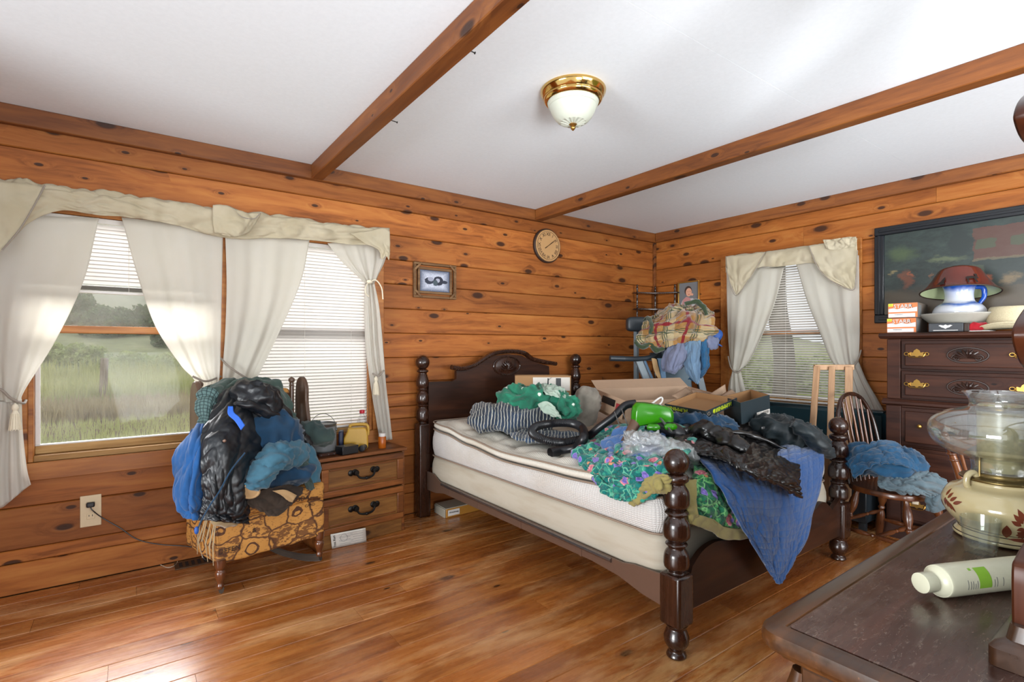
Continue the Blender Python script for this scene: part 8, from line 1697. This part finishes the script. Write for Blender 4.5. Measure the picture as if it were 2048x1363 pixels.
# ---------------------------------------------------------------- on the dresser
LZ = DZ + 0.0008; L0_ = Vector((1.690, 0.312, LZ))
ol = thing('oil_lamp', 'cream painted china oil lamp with brown leaves and a clear glass globe shade', 'lamp', L0_)
tcr = NT('cream_crackle_china'); tcr.col(tcr.mix(tcr.noise(tcr.tc(), 5, 3), 'a89a72', 'b8ab86')); tcr.set(Roughness=0.15, Coat_Weight=0.4)
basep = smoothprof([(0.070, 0.0), (0.088, 0.003), (0.090, 0.010), (0.084, 0.018), (0.080, 0.024), (0.088, 0.034), (0.105, 0.055), (0.113, 0.078), (0.110, 0.096), (0.098, 0.116), (0.078, 0.126), (0.070, 0.133), (0.072, 0.140)], 5)
bm = B(); a_lathe(bm, basep, L0_, 64); obj('china_base', bm, tcr.m, ol)
for zq in (0.012, 0.022, 0.030):
    r_ = min(basep, key=lambda q: abs(q[1] - zq))[0]; bm = B(); a_tube(bm, [L0_ + Vector((r_ * math.cos(2 * PI * k / 48), r_ * math.sin(2 * PI * k / 48), zq)) for k in range(48)], 0.0013, 5, True); obj('brown_line', bm, M['bark2'], ol)
M['leafp'] = plain('painted_russet', '6a3524', 0.2)
def onbase(a, z, o=0.0007):
    ks = sorted(basep, key=lambda q: abs(q[1] - z))[:2]; (r1_, z1_), (r2_, z2_) = ks
    r_ = r1_ if abs(z2_ - z1_) < 1e-6 else r1_ + (r2_ - r1_) * (z - z1_) / (z2_ - z1_)
    # a is measured from the direction of the photographer, positive to the picture's right
    base_a = math.atan2(-L0_.y, -L0_.x); aa = base_a + a
    return L0_ + Vector(((r_ + o) * math.cos(aa), (r_ + o) * math.sin(aa), z))
def leaf(a, z, la, lz, wd, name='painted_leaf', mat=None):
    bm = B(); n = 7; Lr = []; Rr = []
    for k in range(n):
        t = k / (n - 1); w_ = wd * math.sin(PI * t ** 0.8) ; ca, cz_ = a + la * t, z + lz * t; ln = math.hypot(la * 0.11, lz) or 1; px_, pz_ = -lz / ln, la * 0.11 / ln
        Lr.append(bm.verts.new(onbase(ca + px_ * w_ / 0.11, cz_ + pz_ * w_))); Rr.append(bm.verts.new(onbase(ca - px_ * w_ / 0.11, cz_ - pz_ * w_)))
    for k in range(n - 1):
        try: bm.faces.new((Lr[k], Lr[k + 1], Rr[k + 1], Rr[k]))
        except ValueError: pass
    bmesh.ops.remove_doubles(bm, verts=bm.verts, dist=1e-6); return obj(name, bm, mat or M['leafp'], ol)
for k in range(4): leaf(-1.12 + 0.09 * k, 0.094 - 0.004 * k, 0.05 + 0.05 * k, 0.020 - 0.003 * k, 0.0045); leaf(-1.10 + 0.05 * k, 0.090 - 0.003 * k, -0.02 + 0.05 * k, -0.020, 0.0045)
leaf(-1.35, 0.080, 0.03, -0.018, 0.004)
for a, z, la, lz in ((0.30, 0.062, -0.16, 0.010), (0.32, 0.068, -0.15, 0.020), (0.34, 0.074, -0.10, 0.026), (0.36, 0.072, 0.03, 0.028), (0.40, 0.066, 0.10, 0.020), (0.42, 0.060, 0.12, 0.010), (0.36, 0.056, -0.12, -0.006)): leaf(a, z, la, lz, 0.0055)
leaf(0.36, 0.045, 0.0, 0.035, 0.0012, 'painted_stem')
for k in range(9): leaf(0.40, 0.040, 0.15 * math.cos(2 * PI * k / 9), 0.014 * math.sin(2 * PI * k / 9), 0.0055, 'painted_petal')
for k in range(8): leaf(0.68, 0.055, 0.13 * math.cos(2 * PI * k / 8), 0.013 * math.sin(2 * PI * k / 8), 0.005, 'painted_petal')
leaf(0.10, 0.024, -0.02, 0.036, 0.010, 'painted_bud'); leaf(0.12, 0.022, 0.80, 0.002, 0.004, 'painted_stem')
M['obrass'] = plain('dull_brass_gallery', '7c6a42', 0.3, 0.9)
bm = B(); a_lathe(bm, smoothprof([(0.070, 0.138), (0.078, 0.141), (0.077, 0.146), (0.060, 0.150), (0.056, 0.158), (0.040, 0.162)], 4), L0_, 48); gal = obj('brass_gallery', bm, M['obrass'], ol)
bm = B(); a0_ = onbase(-1.45, 0.135, 0.002); kd_ = -Vector((RT[0], RT[1], 0)); a_tube(bm, crv([L0_ + kd_ * 0.070 + Vector((0, 0, 0.118)), L0_ + kd_ * 0.084 + Vector((0, 0, 0.128)), L0_ + kd_ * 0.082 + Vector((0, 0, 0.15)), L0_ + kd_ * 0.068 + Vector((0, 0, 0.158)), L0_ + kd_ * 0.060 + Vector((0, 0, 0.150))], 6), 0.007, 10); obj('curled_handle', bm, tcr.m, ol)
for k in range(4):
    a = YAW + k * PI / 2 + 0.4; bm = B(); a_tube(bm, [L0_ + Vector((0.058 * math.cos(a), 0.058 * math.sin(a), z_)) for z_ in (0.15, 0.17, 0.195)], 0.0025, 6); obj('wire_prong', bm, M['obrass'], gal)
M['shadeg'] = glassm('greenish_globe_glass', 'fafcfb', 0.0, 1.0, haze=0.05)
bm = B(); shp = smoothprof([(0.056, 0.158), (0.057, 0.180), (0.064, 0.190), (0.100, 0.203), (0.130, 0.225), (0.141, 0.254), (0.132, 0.282), (0.102, 0.302), (0.070, 0.312), (0.060, 0.318), (0.062, 0.334), (0.074, 0.350)], 5)
a_lathe(bm, shp, L0_, 64, cap=False); solid(obj('glass_shade', bm, M['shadeg'], ol, smooth=180), 0.002, -1)
tch = NT('sooty_frosted_chimney'); g_ = tch.tc(); nb_ = tch.noise(g_, 14, 5, 0.7)
tch.col(tch.mix(tch.ramp(nb_, [(0.45, 0.0), (0.7, 1.0)]), 'a39768', '5f5a30')); tch.set(Roughness=0.35, Transmission_Weight=0.0, Coat_Weight=0.3)
bm = B(); a_lathe(bm, smoothprof([(0.043, 0.162), (0.045, 0.17), (0.0455, 0.20), (0.0455, 0.30), (0.044, 0.318), (0.040, 0.322)], 3), L0_, 40); obj('chimney', bm, tch.m, ol)
bm = B(); a_lathe(bm, [(0.0458, 0.305), (0.047, 0.307), (0.047, 0.313), (0.0445, 0.3185)], L0_, 40, cap=False); obj('chimney_rim', bm, M['obrass'], ol)
G0 = Vector((1.532, 0.318, LZ))
sg = thing('shot_glass', 'small clear tapered glass beside the foot of the oil lamp', 'glass', G0)
bm = B(); a_lathe(bm, [(0.0005, 0.0), (0.026, 0.0), (0.0275, 0.002), (0.036, 0.076), (0.0362, 0.078), (0.0345, 0.078), (0.0268, 0.018), (0.024, 0.014), (0.0005, 0.014)], G0, 40, cap=False); obj('glass_body', bm, M['clear'], sg, smooth=60)
# bottle on its side
b0, b1 = P(1864, 1186, d=0.955), P(2050, 1182, d=1.0)
b0 = Vector((b0.x, b0.y, LZ + 0.029)); b1 = Vector((b1.x, b1.y, LZ + 0.029)); bl = thing('lotion_bottle', 'white lotion bottle with a lime label lying on its side on the dresser', 'bottle', ((b0 + b1) / 2).to_tuple())
M['bot'] = plain('ivory_plastic', 'cdcbb2', 0.3)
Qb = Matrix.Translation(b0) @ (b1 - b0).to_track_quat('Z', 'Y').to_matrix().to_4x4(); LB = (b1 - b0).length
bm = B(); a_lathe(bm, smoothprof([(0.016, 0.0), (0.017, 0.004), (0.026, 0.012), (0.0285, 0.024), (0.0285, LB * 0.5), (0.0285, LB - 0.012), (0.026, LB - 0.003), (0.018, LB)], 5), (0, 0, 0), 36); bm.transform(Qb); obj('body', bm, M['bot'], bl)
bm = B(); a_lathe(bm, [(0.015, -0.027), (0.0175, -0.026), (0.0178, -0.004), (0.0165, -0.001)], (0, 0, 0), 30); bm.transform(Qb); obj('cap', bm, M['bot'], bl)
def band(name, z0, z1, a0, a1, mat, r=0.0289):
    bm = B(); g_ = [[bm.verts.new(Qb @ Vector((r * math.cos(a0 + (a1 - a0) * i / 10), r * math.sin(a0 + (a1 - a0) * i / 10), z))) for i in range(11)] for z in (z0, z1)]
    for i in range(10): bm.faces.new((g_[0][i], g_[0][i + 1], g_[1][i + 1], g_[1][i]))
    return obj(name, bm, mat, bl)
# direction toward the photographer and up, in the bottle's own frame
cdir = (Qb.inverted().to_3x3() @ (Vector((0, 0, CZ)) - b0)); ca = math.atan2(cdir.y, cdir.x)
band('lime_patch', 0.072, 0.100, ca - 0.55, ca + 0.75, plain('lime_label', '86b43c', 0.4)); band('lime_patch', 0.060, 0.066, ca - 0.55, ca - 0.38, plain('lime_label', '86b43c', 0.4))
for k, (z_, l_) in enumerate(((0.046, 0.5), (0.052, 0.42), (0.057, 0.42), (0.062, 0.3), (0.067, 0.42), (0.106, 0.4), (0.112, 0.5), (0.126, 0.45))): band('printed_line', z_, z_ + 0.0013, ca + 0.75 - l_ * 1.2, ca + 0.75, M['label'])
